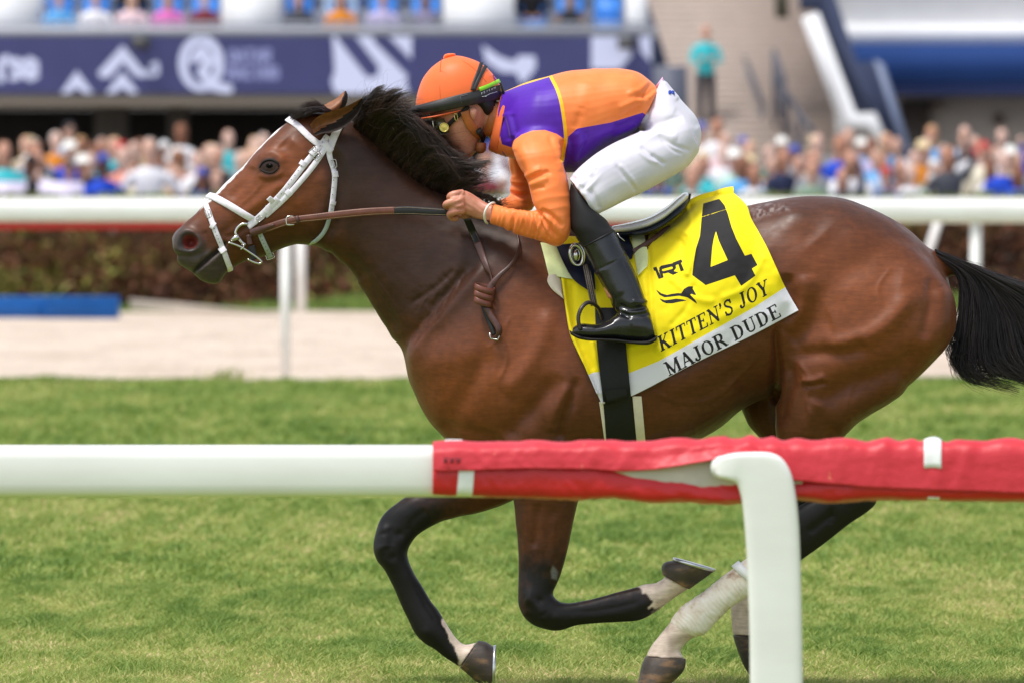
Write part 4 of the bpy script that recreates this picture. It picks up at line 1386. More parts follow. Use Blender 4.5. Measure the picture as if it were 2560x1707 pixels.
def hit2(u, v, off=0.0):
    """on whatever lies nearest the camera: cloth, padding or skin"""
    o = Vector((0, -CAM_D, CAM_H))
    d = (Vector(W(u, v, 0.0)) - o).normalized()
    best = None
    for bv in (CBVH, HBVH):
        p, n, i, t = bv.ray_cast(o, d)
        if p is not None and (best is None or t < best[0]):
            best = (t, p + d * -off)
    return np.array(best[1]) if best else W(u, v, -.05 - off)


def patch(name, C, edgeA, edgeB, n, m, off, mat, parent, th=.003, bulge=0.0, wrinkle=0.0):
    """sheet between two edge curves, lying on the cloth or the skin"""
    A, B = edgepts(edgeA, n), edgepts(edgeB, n)
    P = np.array([[hit2(*C(*(A[i] * (1 - t) + B[i] * t)), off + bulge * math.sin(math.pi * t)) for t in np.linspace(0, 1, m)] for i in range(n)])
    for q in range(3):
        P[1:-1, :, 1] = .5 * P[1:-1, :, 1] + .25 * (P[:-2, :, 1] + P[2:, :, 1])
        P[:, 1:-1, 1] = .5 * P[:, 1:-1, 1] + .25 * (P[:, :-2, 1] + P[:, 2:, 1])
    if wrinkle:
        f = P.reshape(-1, 3)
        P = P - np.array([0, 1, 0]) * (wrinkle * vnoise(f, 25, 77)).reshape(n, m, 1)
    Bk = P + np.array([0, th, 0])
    mb = MB()
    g = np.arange(n * m).reshape(n, m)
    Fq = [tuple(q) for q in np.stack([g[:-1, :-1], g[1:, :-1], g[1:, 1:], g[:-1, 1:]], -1).reshape(-1, 4)]
    mb.add(P.reshape(-1, 3), Fq)
    mb.add(Bk.reshape(-1, 3), [f[::-1] for f in Fq])
    ring = list(g[0]) + list(g[1:, -1]) + list(g[-1, -2::-1]) + list(g[-2:0:-1, 0])
    rp = np.vstack([P.reshape(-1, 3)[ring], Bk.reshape(-1, 3)[ring]])
    L = len(ring)
    mb.add(rp, [(i, L + i, L + (i + 1) % L, (i + 1) % L) for i in range(L)])
    return mb.build(name, mat, parent)


# ------------------------------------------------------------------ saddle
SAD = empty('saddle', tuple(hit2(*C4(560, 360))))
tag(SAD, 'small navy and white racing saddle with black girth and stirrup', 'saddle')
M_NAVY = simple('navy_patent_leather', srgb(22, 27, 46), .3, .4, var=.2)
M_SEAT = simple('white_patent_leather', srgb(226, 226, 234), .16, .6, var=.06, coat=.4)
M_PAD = simple('pale_lime_pad', srgb(228, 236, 176), .7, .3, bump=.2, bscale=300)
M_CREAM = simple('cream_sponge', srgb(228, 214, 196), .8, .2, bump=.3, bscale=200)
patch('foam_pad', C4, [(118, 385), (140, 470), (165, 572)], [(250, 385), (262, 480), (330, 600)], 20, 14, .010, M_PAD, SAD, .008, .006)
patch('foam_pad', C4, [(640, 340), (660, 460), (680, 575)], [(712, 325), (738, 450), (735, 520)], 18, 12, .008, M_PAD, SAD, .006, .004)
patch('sponge', C4, [(165, 570), (158, 610), (190, 660), (255, 712)], [(225, 568), (236, 600), (245, 650), (252, 705)], 16, 9, .008, M_CREAM, SAD, .012, .012)
patch('flap', C4, [(208, 400), (250, 500), (310, 600), (392, 660)], [(400, 380), (420, 480), (430, 580), (436, 655)], 24, 20, .020, M_NAVY, SAD, .006)
patch('flap', C4, [(540, 330), (570, 420), (620, 490)], [(628, 350), (652, 420), (648, 478)], 14, 10, .020, M_NAVY, SAD, .006)
# seat shell, curving up to the cantle
st = [((520, 292), (555, 352), .10), ((640, 268), (640, 352), .12), ((740, 238), (740, 330), .135), ((830, 188), (830, 285), .14), ((900, 130), (900, 230), .14), ((945, 98), (945, 188), .12), ((972, 100), (968, 152), .07)]
side_loft([(C4(a[0], a[1] + .5 * (b_[1] - a[1])), C4(*b_), w * .95) for a, b_, w in st], n=30, k=36, p=2.6).build('tree', M_NAVY, SAD)
side_loft([(C4(*a), C4(b_[0] - 2, a[1] + (b_[1] - a[1]) * .72), w * 1.03) for a, b_, w in st], n=30, k=36, p=2.6).build('seat', M_SEAT, SAD)
MB().tube(cr([W(*C4(*p), -.135 if p[0] < 960 else -.06) for p in ((650, 336), (760, 312), (850, 262), (920, 205), (965, 150), (976, 105))], 30), .0055, 8).build('piping', M_NAVY, SAD)
# girth
mbG = patch('girth', C4, [(432, 760), (440, 950), (462, 1150), (482, 1330), (500, 1560)], [(600, 760), (610, 960), (628, 1150), (646, 1330), (672, 1560)], 40, 10, .012, M_BLACKW, SAD, .005, .004)
patch('girth_lining', C4, [(456, 1300), (470, 1400), (492, 1560)], [(490, 1300), (500, 1400), (520, 1560)], 16, 5, .009, M_CREAM, SAD, .006)
patch('girth_lining', C4, [(648, 1268), (660, 1400), (675, 1560)], [(700, 1268), (712, 1400), (726, 1560)], 16, 6, .008, M_CREAM, SAD, .006)
patch('girth_buckle_guard', C4, [(480, 1232), (500, 1290), (478, 1318)], [(612, 1222), (618, 1270), (612, 1306)], 14, 10, .020, M_BLACKW, SAD, .004)
patch('cloth_tab', C4, [(640, 1270), (644, 1318)], [(668, 1270), (668, 1314)], 4, 4, .006, simple('yellow_tab', srgb(240, 214, 20), .7), SAD, .002) if False else None
# strap end over the cloth, stirrup leather, stirrup iron
P, Nn = [], []
for x, y in ((652, 440), (720, 400), (790, 352), (845, 305), (866, 290)):
    P.append(hit2(*C4(x, y), .012)); Nn.append((0, -1, 0))
so = ribbon(P, Nn, np.array([14, 15, 15, 11, 3]) * pxw, .003, 24).build('girth_strap', M_LEATHER, SAD)
YL = -.335
P = [W(*CB(*p), y) for p, y in (((760, 560), -.29), ((800, 760), -.32), ((845, 980), YL), ((855, 1035), YL))]
ribbon(P, [(0, -1, 0)] * 4, 17 * pxw, .004, 20).build('stirrup_leather', M_BLACKW, SAD)
mb = MB()
for sg in (-.42, -.12, .12, .42):
    Pn = cr(np.array(P), 90) + np.array([sg * 17 * pxw, -.0052, 0])
    for i in range(0, 88, 2):
        mb.tube([Pn[i], Pn[i + 1]], .0005, 4, cap=False)
mb.build('stitching', M_STITCH, SAD)['kind'] = 'stuff'
M_IRON = simple('dark_stirrup_alloy', srgb(62, 54, 54), .4, .5, metal=.3, var=.2)
YF = -.36
iron = [((690, 1310), YF - .05), ((672, 1180), YF - .05), ((700, 1080), YF - .045), ((760, 1010), YF - .03), ((820, 1005), YF - .01), ((890, 1050), YF + .02), ((930, 1120), YF + .045), ((950, 1190), YF + .055)]
MB().tube(cr([W(*CB(*p), y) for p, y in iron], 40), .0058, 8, flat=1.3).build('stirrup_iron', M_IRON, SAD)
pc = hit2(*CB(655, 455), .034)
mb = MB()
th = np.arange(25) * 2 * math.pi / 24
mb.tube([pc + np.array([.019 * math.cos(a + .2), -.004, .030 * math.sin(a)]) for a in th], .0065, 8, cap=False)
th = th[:-1]
mb.rings([pc + np.stack([f * .011 * np.cos(th), np.full(24, -.004 - h), f * .019 * np.sin(th)], 1) for f, h in ((1, 0), (.95, .004), (.6, .008), (.1, .009))])
mb.build('chrome_button', [M_STEEL, M_NAVY], SAD)
# ------------------------------------------------------------------ THE JOCKEY
JK = empty('person', tuple(W(*C3(900, 700), 0)))
tag(JK, 'jockey in orange and purple silks crouched low over the horse’s neck', 'person')


def mirror(st):
    return [(s[0], s[1], s[2], -s[3]) + tuple(s[4:]) for s in st]


b = NB('human_skin')
sn = b.noise(30, 4, b.coords())
b.set(Base_Color=b.ramp(sn, [(.3, srgb(184, 116, 92)), (.7, srgb(214, 148, 122))]), Roughness=.45, Subsurface_Weight=.12, Subsurface_Radius=(.010, .004, .002), Subsurface_Scale=.5)
b.bump(b.noise(160, 3, b.coords()), .12, .001)
M_SKIN = b.m

tor = [((1290, 352), (1150, 640), .14, 0), ((1235, 298), (1090, 690), .162, 0), ((1150, 236), (1000, 738), .176, 0), ((1040, 213), (900, 792), .184, 0), ((900, 208), (790, 880), .190, 0),
       ((760, 214), (690, 955), .195, 0), ((620, 232), (560, 958), .20, 0), ((500, 266), (420, 940), .202, 0), ((400, 292), (300, 890), .19, 0), ((285, 332), (200, 852), .14, 0), ((200, 366), (120, 822), .088, 0), ((160, 388), (70, 795), .074, 0)]
narm = [((300, 640), (560, 620), .06, -.14), ((240, 740), (590, 715), .075, -.185), ((232, 810), (604, 800), .08, -.215), ((278, 930), (614, 915), .078, -.24), ((338, 1015), (634, 1020), .072, -.262), ((368, 1105), (652, 1130), .067, -.28),
        ((392, 1195), (662, 1265), .062, -.292), ((418, 1240), (650, 1420), .056, -.298), ((372, 1244), (560, 1500), .05, -.29), ((300, 1240), (440, 1462), .045, -.27), ((200, 1222), (265, 1408), .04, -.235), ((140, 1206), (150, 1358), .036, -.21), ((98, 1196), (72, 1332), .033, -.19)]
farm = [((300, 700), (520, 680), .06, .14), ((215, 820), (480, 800), .07, .20), ((205, 900), (470, 900), .068, .23), ((225, 1000), (440, 1000), .06, .25), ((225, 1080), (420, 1100), .056, .26), ((222, 1130), (400, 1200), .052, .265), ((200, 1145), (320, 1260), .048, .25), ((120, 1170), (220, 1270), .044, .22), ((50, 1185), (100, 1290), .038, .18), ((-20, 1190), (10, 1280), .033, .15)]
pelv = [((1322, 272), (1155, 645), .115, 0), ((1398, 362), (1178, 700), .155, 0), ((1480, 455), (1215, 850), .176, 0), ((1560, 545), (1300, 960), .178, 0), ((1602, 640), (1400, 985), .155, 0), ((1610, 740), (1510, 925), .10, 0)]
nthi = [((1450, 500), (1605, 800), .085, -.085), ((1290, 605), (1500, 932), .098, -.115), ((1130, 682), (1360, 1012), .095, -.155), ((980, 748), (1200, 1098), .088, -.195), ((830, 838), (1040, 1172), .08, -.23), ((720, 930), (920, 1232), .072, -.258), ((648, 1012), (850, 1264), .065, -.275)]
nleg = [((660, 1040), (820, 1235), .055, -.272), ((645, 1140), (865, 1265), .060, -.280), ((645, 1240), (920, 1312), .060, -.29), ((652, 1350), (955, 1368), .058, -.298), ((700, 1440), (985, 1392), .054, -.303), ((750, 1520), (1010, 1455), .05, -.308)]


def shrink(st, k):
    out = []
    for s in st:
        a, b_ = np.array(s[0], float), np.array(s[1], float)
        m_ = (a + b_) / 2
        out.append((tuple(m_ + (a - m_) * k), tuple(m_ + (b_ - m_) * k), s[2] * k, s[3]))
    return out


# body: head, neck, trunk, limbs and hands as one skin
bm_ = MB()
headst = [((470, 330), (690, 310), .05, 0), ((345, 470), (840, 410), .078, 0), ((352, 580), (872, 510), .080, 0), ((405, 680), (850, 600), .077, 0), ((462, 770), (800, 690), .070, 0), ((520, 842), (768, 760), .060, 0), ((572, 890), (750, 806), .050, 0), ((622, 930), (738, 850), .038, 0), ((668, 934), (716, 884), .020, 0)]
side_loft(headst, C2, n=40, k=32, mb=bm_, p=2.15)
side_loft([((395, 690), (470, 680), .012, 0), ((440, 770), (530, 760), .016, 0), ((478, 832), (560, 800), .020, 0), ((520, 850), (565, 830), .014, 0)], C2, n=14, k=16, mb=bm_)
side_loft([((560, 880), (620, 840), .022, 0), ((566, 902), (640, 870), .024, 0), ((592, 915), (650, 880), .022, 0)], C2, n=10, k=16, mb=bm_)
side_loft([((700, 620), (880, 480), .056, 0), ((780, 720), (950, 520), .058, 0), ((850, 800), (1010, 560), .062, 0)], C2, n=14, k=24, mb=bm_)
side_loft(shrink(tor, .86), C3, n=40, k=30, mb=bm_)
for a_ in (narm, farm):
    side_loft(shrink(a_, .8), C3, n=40, k=20, mb=bm_)
side_loft(shrink(pelv, .86), C3, n=24, k=24, mb=bm_)
for a_ in (nthi, nleg, mirror(nthi), mirror(nleg)):
    side_loft(shrink(a_, .84), C3, n=26, k=20, mb=bm_)
shin = [((760, 1500), (1000, 1440), .045, -.308), ((860, 1720), (1060, 1660), .04, -.325), ((930, 1880), (1080, 1850), .036, -.335)]
side_loft(shin, C3, n=14, k=18, mb=bm_)
side_loft(mirror(shin), C3, n=14, k=18, mb=bm_)
hy = -.172
palm = [((1130, 470), (1130, 770), .024, hy - .02), ((1000, 425), (1000, 745), .023, hy - .012), ((850, 330), (850, 725), .024, hy), ((720, 245), (720, 690), .025, hy), ((590, 196), (600, 640), .026, hy), ((480, 235), (500, 590), .022, hy)]
fing = [[(580, 250, 0), (450, 262, -.006), (350, 290, -.004), (322, 335, .012), (400, 360, .03)],
        [(560, 360, -.008), (420, 395, -.020), (285, 435, -.018), (248, 480, 0), (330, 520, .02)],
        [(560, 470, -.010), (470, 480, -.018), (385, 500, -.012), (380, 545, .008), (440, 570, .02)],
        [(580, 560, -.006), (450, 580, -.016), (345, 615, -.012), (335, 670, .006), (400, 715, .018), (480, 700, .024)]]
for sgn in (1, -1):
    side_loft([(a, b_, w, y if sgn > 0 else -(y + .03)) for a, b_, w, y in palm], CH, n=24, k=20, mb=bm_)
    for f in fing:
        P = [W(*CH(x, y), (hy - .012 + d) if sgn > 0 else -(hy - .012 + d + .03)) for x, y, d in f]
        n_ = len(P)
        bm_.tube(cr(P, n_ * 4), np.interp(np.linspace(0, 1, n_ * 4), [0, .5, 1], [.0125, .0108, .0085]), 12)
    # thumb, lying across the rein behind the fist
    P = [W(*CH(x, y), (hy + d) if sgn > 0 else -(hy + d + .03)) for x, y, d in ((780, 600, .01), (640, 650, .02), (500, 640, .03), (400, 600, .032))]
    bm_.tube(cr(P, 14), np.linspace(.013, .0095, 14), 12)
HV, HF = remesh(bm_, .0034)
HV = lap(HV, HF, 5)
HN = vnormals(HV, HF)
Q = proj_xz(HV)
DISP = np.zeros(len(HV))
for pts in ([(560, 210), (480, 300)], [(520, 320), (400, 370)], [(540, 430), (420, 450)], [(540, 530), (430, 545)]):
    groove(CH, pts, .003, -.0025, 8, 'n')
for pts in ([(600, 230), (800, 420), (960, 560)], [(560, 380), (760, 500), (940, 620)], [(580, 500), (760, 590)]):
    groove(CH, pts, .004, .0014, 10, 'n')
groove(C2, [(562, 902), (590, 905), (630, 885)], .003, -.003, 10)
groove(C2, [(505, 850), (560, 845), (590, 870)], .004, -.0025, 10)
HV = HV + HN * DISP[:, None]
BODY = obj('body', mesh_np('person_body', HV, HF), M_SKIN, JK)
JBVH = BVHTree.FromPolygons([tuple(v) for v in HV], [tuple(int(i) for i in f) for f in HF])
# ear and cropped hair
M_HAIR = simple('black_hair', srgb(24, 20, 20), .6, .4, bump=.8, bscale=300, bdist=.003)
side_loft([(C2(668, 548), C2(700, 530), .006, -.082), (C2(672, 570), C2(728, 548), .010, -.086), (C2(680, 600), C2(728, 590), .010, -.085), (C2(694, 630), C2(722, 626), .006, -.080)], n=16, k=14).build('ear', M_SKIN, JK)
side_loft([(C2(640, 480), C2(880, 470), .084, 0), (C2(735, 540), C2(882, 520), .083, 0), (C2(770, 580), C2(870, 560), .074, 0), (C2(800, 610), C2(850, 590), .05, 0)], n=16, k=28).build('hair', M_HAIR, JK)
# eyes behind the goggles
for sg in (-1, 1):
    mb = MB()
    e0 = W(*C2(425, 690), sg * .034)
    mb.rings([e0 + np.stack([.012 * math.sin(a) * np.cos(np.arange(12) * math.pi / 6), .012 * math.cos(a) * np.ones(12), .012 * math.sin(a) * np.sin(np.arange(12) * math.pi / 6)], 1) for a in np.linspace(.05, 3.09, 8)])
    mb.build('eye', simple('human_eye', srgb(60, 44, 36), .2), JK)

# ---- silks
def fld2(C, poly, soft):
    return smooth01(0.5 - sdf(Q, toxz(C, poly)) / (2 * soft))


jm_ = MB()
side_loft(tor, C3, n=60, k=44, mb=jm_, p=2.3)
side_loft(narm, C3, n=60, k=30, mb=jm_, p=2.1)
side_loft(farm, C3, n=50, k=26, mb=jm_, p=2.1)
HV, HF = remesh(jm_, .0034)
HV = lap(HV, HF, 8)
Q = proj_xz(HV)
k_ = np.zeros(len(HV))
for c, r in (((420, 740), .09), ((560, 800), .06), ((300, 760), .06)):
    k_ = np.maximum(k_, smooth01(1.3 - np.hypot(*(Q - toxz(C3, [c])[0]).T) / r))
HV = lap(HV, HF, 26, .6, None, k_ * .9)
HN = vnormals(HV, HF)
Q = proj_xz(HV)
DISP = np.zeros(len(HV))
# folds: at the inner elbow, along the forearm, armpit, waist gathers
for pts, w, a in (
        ([(420, 1242), (480, 1330), (560, 1440)], .006, -.007), ([(410, 1250), (440, 1330), (500, 1450)], .005, -.006), ([(380, 1248), (390, 1330), (430, 1440)], .005, -.0055),
        ([(350, 1248), (350, 1330), (380, 1430)], .005, -.005), ([(320, 1246), (312, 1320), (340, 1420)], .005, -.0045), ([(290, 1244), (280, 1310), (300, 1400)], .005, -.004), ([(255, 1240), (240, 1300), (232, 1380), (215, 1405)], .005, -.005),
        ([(440, 1230), (520, 1280), (610, 1360)], .007, -.007), ([(450, 1262), (530, 1330), (610, 1440)], .006, .004), ([(395, 1262), (415, 1350), (460, 1450)], .005, .004), ([(430, 1270), (470, 1350), (520, 1440)], .005, .0035),
        ([(340, 1020), (420, 990), (480, 965), (500, 950)], .008, -.007), ([(360, 1060), (430, 1030), (500, 1010)], .010, .006), ([(365, 1082), (430, 1075), (480, 1072)], .006, -.005), ([(335, 1000), (400, 960), (450, 940)], .009, .005),
        ([(240, 790), (280, 900), (330, 990)], .012, -.004), ([(300, 720), (330, 850), (380, 960)], .014, .004), ([(540, 700), (560, 850), (590, 960)], .012, .004), ([(500, 680), (540, 800), (570, 900)], .008, -.004),
        ([(600, 720), (610, 820), (600, 880)], .008, -.010), ([(235, 770), (300, 700), (400, 660), (520, 668), (595, 715)], .005, -.005),
        ([(640, 690), (660, 800), (620, 960)], .010, -.006), ([(700, 660), (720, 760), (680, 900)], .012, .005), ([(760, 660), (770, 740), (700, 880)], .008, -.005),
        ([(1170, 470), (1100, 520), (1000, 570)], .010, -.005), ([(1200, 440), (1120, 450), (1000, 500)], .010, .005), ([(1160, 560), (1080, 600), (960, 650)], .009, -.005), ([(1140, 600), (1050, 660), (950, 710)], .009, .004),
        ([(1240, 320), (1200, 380), (1190, 440)], .008, -.005), ([(1260, 350), (1215, 400), (1120, 420)], .007, -.005), ([(1230, 300), (1160, 360), (1060, 400)], .008, .004), ([(1275, 370), (1220, 430)], .005, .004),
        ([(1000, 600), (880, 640), (760, 720)], .012, -.004), ([(740, 480), (720, 560), (690, 650)], .012, -.003), ([(780, 300), (760, 420), (720, 560)], .02, .003),
        ([(160, 560), (190, 640), (210, 740)], .010, -.005), ([(190, 520), (220, 620), (240, 720)], .012, .005), ([(230, 540), (250, 620), (270, 690)], .008, -.004),
        ([(200, 840), (225, 920), (235, 1000)], .01, -.004), ([(60, 800), (100, 700), (130, 560)], .006, -.003)):
    groove(C3, pts, w, a, 12)
for i in range(9):
    x = 120 + i * 18
    groove(C3, [(x + 10, 1205 + i * 3), (x, 1300), (x - 10, 1380)], .0035, -.0012 - .0006 * math.sin(i * 3), 8, 'n')
for i in range(8):
    groove(C3, [(215, 1010 + i * 18), (290, 1015 + i * 22), (370, 1010 + i * 20)], .006, .003 * math.sin(i * 2.1), 8, 'f')
# small running creases: round the forearm, round the upper arm, slanting over the back
def creases(a, c, fr, amp, seed, sel, skew=8):
    a3, c3 = W(*C3(*a), -.2), W(*C3(*c), -.2)
    d = (c3 - a3) / np.linalg.norm(c3 - a3)
    t = (HV - a3) @ d
    n = 1 - np.abs(vnoise(np.stack([t * fr, HV[:, 1] * skew, (HV - a3) @ np.cross(d, [0, 1, 0]) * skew], 1), 1.0, seed)) * 2
    return amp * np.clip(n, -1, 1) * sel


fa = fld2(C3, [(430, 1230), (660, 1300), (640, 1480), (560, 1520), (60, 1350), (90, 1180)], .02) * (HV[:, 1] < -.1)
ua = fld2(C3, [(240, 780), (600, 760), (670, 1250), (420, 1260), (330, 1020)], .03) * (HV[:, 1] < -.1)
fr_ = fld2(C3, [(190, 800), (460, 800), (420, 1280), (-40, 1300), (-40, 1150), (200, 1120)], .02) * (HV[:, 1] > .1)
bk = fld2(C3, [(650, 700), (1100, 560), (1320, 300), (1180, 640), (640, 1000)], .05)
DISP += creases((60, 1260), (560, 1400), 75, .0021, 43, fa) + creases((420, 760), (520, 1300), 34, .0022, 44, ua, 9) + creases((0, 1240), (300, 1180), 50, .002, 45, fr_) + creases((700, 500), (900, 980), 26, .0022, 46, bk, 5) \
    + creases((200, 500), (600, 520), 18, .0012, 47, 1 - np.clip(fa + ua + bk, 0, 1), 7)
HV = HV + HN * (DISP + .0014 * vnoise(HV, 9, 41) + .0006 * vnoise(HV, 26, 42))[:, None]
Q = proj_xz(HV)
me = mesh_np('jacket', HV, HF)
S3 = 2.9033 * 850          # C3 pixels per metre
pu = sdf(Q, toxz(C3, [(168, 360), (280, 315), (496, 250), (540, 330), (575, 430), (600, 560), (612, 722), (560, 685), (470, 655), (380, 660), (300, 690), (240, 735), (230, 782), (160, 760), (140, 680), (128, 560), (140, 450)]))
pu = np.minimum(pu, sdf(Q, toxz(C3, [(705, 646), (950, 602), (1180, 530), (1300, 620), (1000, 1000), (560, 1040), (596, 880), (640, 705)])))
pu = np.minimum(pu, sdf(Q, toxz(C3, [(150, 790), (200, 860), (215, 900), (170, 830)])))
isf_arm = (HV[:, 1] > .16) & (Q[:, 1] < toxz(C3, [(0, 860)])[0, 1])
# the near sleeve is plain orange
slv = sdf(Q, toxz(C3, [(228, 785), (240, 735), (300, 690), (380, 660), (470, 655), (560, 685), (606, 725), (600, 800), (598, 880), (625, 990), (660, 1200), (680, 1500), (50, 1400), (50, 1150), (360, 1200)]))
slv = np.where(HV[:, 1] < -.16, slv, 1.0)
pu = np.maximum(pu, -slv)
pu = np.where(isf_arm, .1, pu)
yl = dist_poly(Q, smoothline(toxz(C3, [(500, 235), (525, 290), (560, 360), (588, 450), (605, 550), (618, 650), (622, 735), (610, 800), (598, 880)]), 24)) - 12.5 / S3
yl = np.minimum(yl, dist_poly(Q, toxz(C3, [(168, 374), (280, 330), (496, 264)])) - 8 / S3)
yl = np.where(isf_arm, .1, yl)
attr(me, 'purple', pu)
attr(me, 'yellow', yl)
b = NB('racing_silk')
nz_ = b.noise(18, 4, b.coords())
orange = b.ramp(nz_, [(.3, srgb(248, 128, 62)), (.7, srgb(255, 140, 74))])
purple = b.ramp(nz_, [(.3, srgb(78, 26, 160)), (.7, srgb(90, 32, 178))])
c_ = b.mix(b.math('LESS_THAN', b.attr('purple').outputs['Fac'], 0), orange, purple)
c_ = b.mix(b.math('LESS_THAN', b.attr('yellow').outputs['Fac'], 0), c_, srgb(252, 190, 20))
b.set(Base_Color=c_, Roughness=.5, Sheen_Weight=.15, Sheen_Roughness=.3)
b.b.inputs['Specular IOR Level'].default_value = .35
b.bump(b.noise(700, 2, b.coords()), .05, .0005)
M_SILK = b.m
JAC = obj('jacket', me, M_SILK, JK)
# collar
side_loft([(C3(200, 372), C3(122, 832), .090, 0), (C3(162, 390), C3(68, 806), .072, 0), (C3(150, 402), C3(60, 790), .066, 0)], n=10, k=40, p=2.2).build('collar', simple('orange_collar', srgb(250, 116, 62), .5), JAC)

# ---- breeches
M_WHITE = NB('white_breeches')
nz_ = M_WHITE.noise(14, 4, M_WHITE.coords())
M_WHITE.set(Base_Color=M_WHITE.ramp(nz_, [(.3, srgb(212, 207, 220)), (.7, srgb(226, 221, 231))]), Roughness=.55, Sheen_Weight=.1)
M_WHITE.bump(M_WHITE.noise(600, 2, M_WHITE.coords()), .05, .0005)
M_WHITE = M_WHITE.m
pm_ = MB()
side_loft(pelv, C3, n=40, k=40, mb=pm_, p=2.25)
side_loft(nthi, C3, n=40, k=34, mb=pm_, p=2.15)
side_loft(mirror(nthi), C3, n=40, k=34, mb=pm_, p=2.15)
HV, HF = remesh(pm_, .0034)
HV = lap(HV, HF, 8)
Q = proj_xz(HV)
k_ = np.zeros(len(HV))
for c, r in (((1380, 640), .13), ((1450, 880), .10), ((1500, 620), .1)):
    k_ = np.maximum(k_, smooth01(1.3 - np.hypot(*(Q - toxz(C3, [c])[0]).T) / r))
HV = lap(HV, HF, 60, .6, None, k_ * .9)
HN = vnormals(HV, HF)
Q = proj_xz(HV)
DISP = np.zeros(len(HV))
for pts, w, a in (
        ([(1160, 665), (1240, 650), (1330, 660), (1420, 660)], .010, -.008), ([(1190, 640), (1300, 610), (1400, 570), (1480, 560)], .008, -.004), ([(1150, 690), (1290, 680), (1440, 720)], .012, .006),
        ([(1290, 690), (1400, 760), (1540, 810)], .006, -.004), ([(1310, 720), (1400, 800), (1480, 830)], .005, -.003), ([(1160, 770), (1260, 850), (1350, 910)], .006, -.004), ([(1130, 800), (1220, 870), (1300, 900)], .006, .003),
        ([(1240, 830), (1300, 870), (1350, 905)], .005, -.003), ([(980, 900), (1040, 980), (1110, 1060), (1130, 1110)], .006, -.0035), ([(1010, 900), (1070, 970), (1140, 1060)], .006, .003), ([(850, 830), (900, 860), (960, 890)], .006, -.003),
        ([(760, 900), (800, 930), (850, 960)], .006, -.003), ([(650, 1010), (740, 1010), (800, 980)], .008, -.004), ([(700, 970), (720, 1040), (760, 1060)], .007, .005), ([(800, 1080), (850, 1170), (860, 1230)], .007, -.005), ([(760, 1100), (800, 1180), (830, 1250)], .007, .005),
        ([(1300, 640), (1230, 660), (1100, 720), (960, 800), (820, 900), (760, 1000)], .003, -.002), ([(1612, 680), (1590, 800), (1500, 920), (1400, 985)], .004, -.002),
        ([(1180, 520), (1250, 540), (1230, 620)], .012, .004), ([(1215, 430), (1190, 520), (1165, 640)], .006, -.006), ([(1330, 300), (1380, 380), (1440, 440)], .01, .004), ([(1400, 520), (1500, 560), (1590, 640)], .012, -.003)):
    groove(C3, pts, w, a, 12)
kn = fld2(C3, [(640, 1000), (800, 880), (960, 1180), (860, 1280)], .03)
hp = fld2(C3, [(1150, 640), (1330, 560), (1500, 760), (1320, 900), (1120, 780)], .04)
DISP += creases((640, 1000), (900, 1260), 40, .0022, 52, kn, 9) + creases((1200, 560), (1350, 860), 38, .0018, 53, hp, 6) + creases((1400, 500), (1500, 900), 20, .0010, 54, 1.0, 6)
HV = HV + HN * (DISP + .001 * vnoise(HV, 10, 51))[:, None]
BRE = obj('breeches', mesh_np('breeches', HV, HF), M_WHITE, JK)
BBVH = BVHTree.FromPolygons([tuple(v) for v in HV], [tuple(int(i) for i in f) for f in HF])


def on(bvh, C, pts, off):
    out = []
    for p in pts:
        u, v = C(*p)
        q = hit(u, v, off, bvh)
        out.append(q if q is not None else W(u, v, -.1))
    return np.array(out)


# blue embroidered letters on the waistband: e q
mb = MB()
M_BLUE_INK = simple('blue_embroidery', srgb(40, 80, 190), .6)
for pts in ([(1376, 384), (1392, 378), (1388, 368), (1377, 372), (1378, 388), (1392, 390)], [(1412, 372), (1400, 370), (1398, 384), (1410, 384), (1412, 372), (1414, 398)]):
    mb.tube(cr(on(BBVH, C3, [(x - 8, y + 6) for x, y in pts], .002), 18), .0016, 5)
mb.build('embroidery', M_BLUE_INK, BRE)['kind'] = 'stuff'
# waistband tab and pink lining at the small of the back
P = on(BBVH, C3, [(1196, 500), (1222, 540), (1205, 590), (1180, 640)], .003)
ribbon(P, [(0, -1, 0)] * 4, 17 * pxw, .002, 12).build('waist_tab', simple('grey_waist_tab', srgb(196, 190, 200), .6), BRE)
slab_ = [(1272, 342), (1326, 270), (1332, 300), (1300, 352)]
A_ = np.array([W(*C3(*p), -.05) for p in slab_])
MB().add(np.vstack([A_, A_ + [0, .1, 0]]), [(0, 1, 2, 3), (7, 6, 5, 4), (0, 4, 5, 1), (1, 5, 6, 2), (2, 6, 7, 3), (3, 7, 4, 0)]).build('waist_lining', simple('pink_lining', srgb(226, 176, 208), .6), BRE)
M_LEG = simple('black_legging', srgb(24, 22, 23), .6, .35, bump=.3, bscale=400, bdist=.001)
lm_ = MB()
side_loft(nleg, C3, n=30, k=30, mb=lm_, p=2.1)
lm_.build('legging', M_LEG, JK)
side_loft(mirror(nleg), C3, n=30, k=30, p=2.1).build('legging', M_LEG, JK)

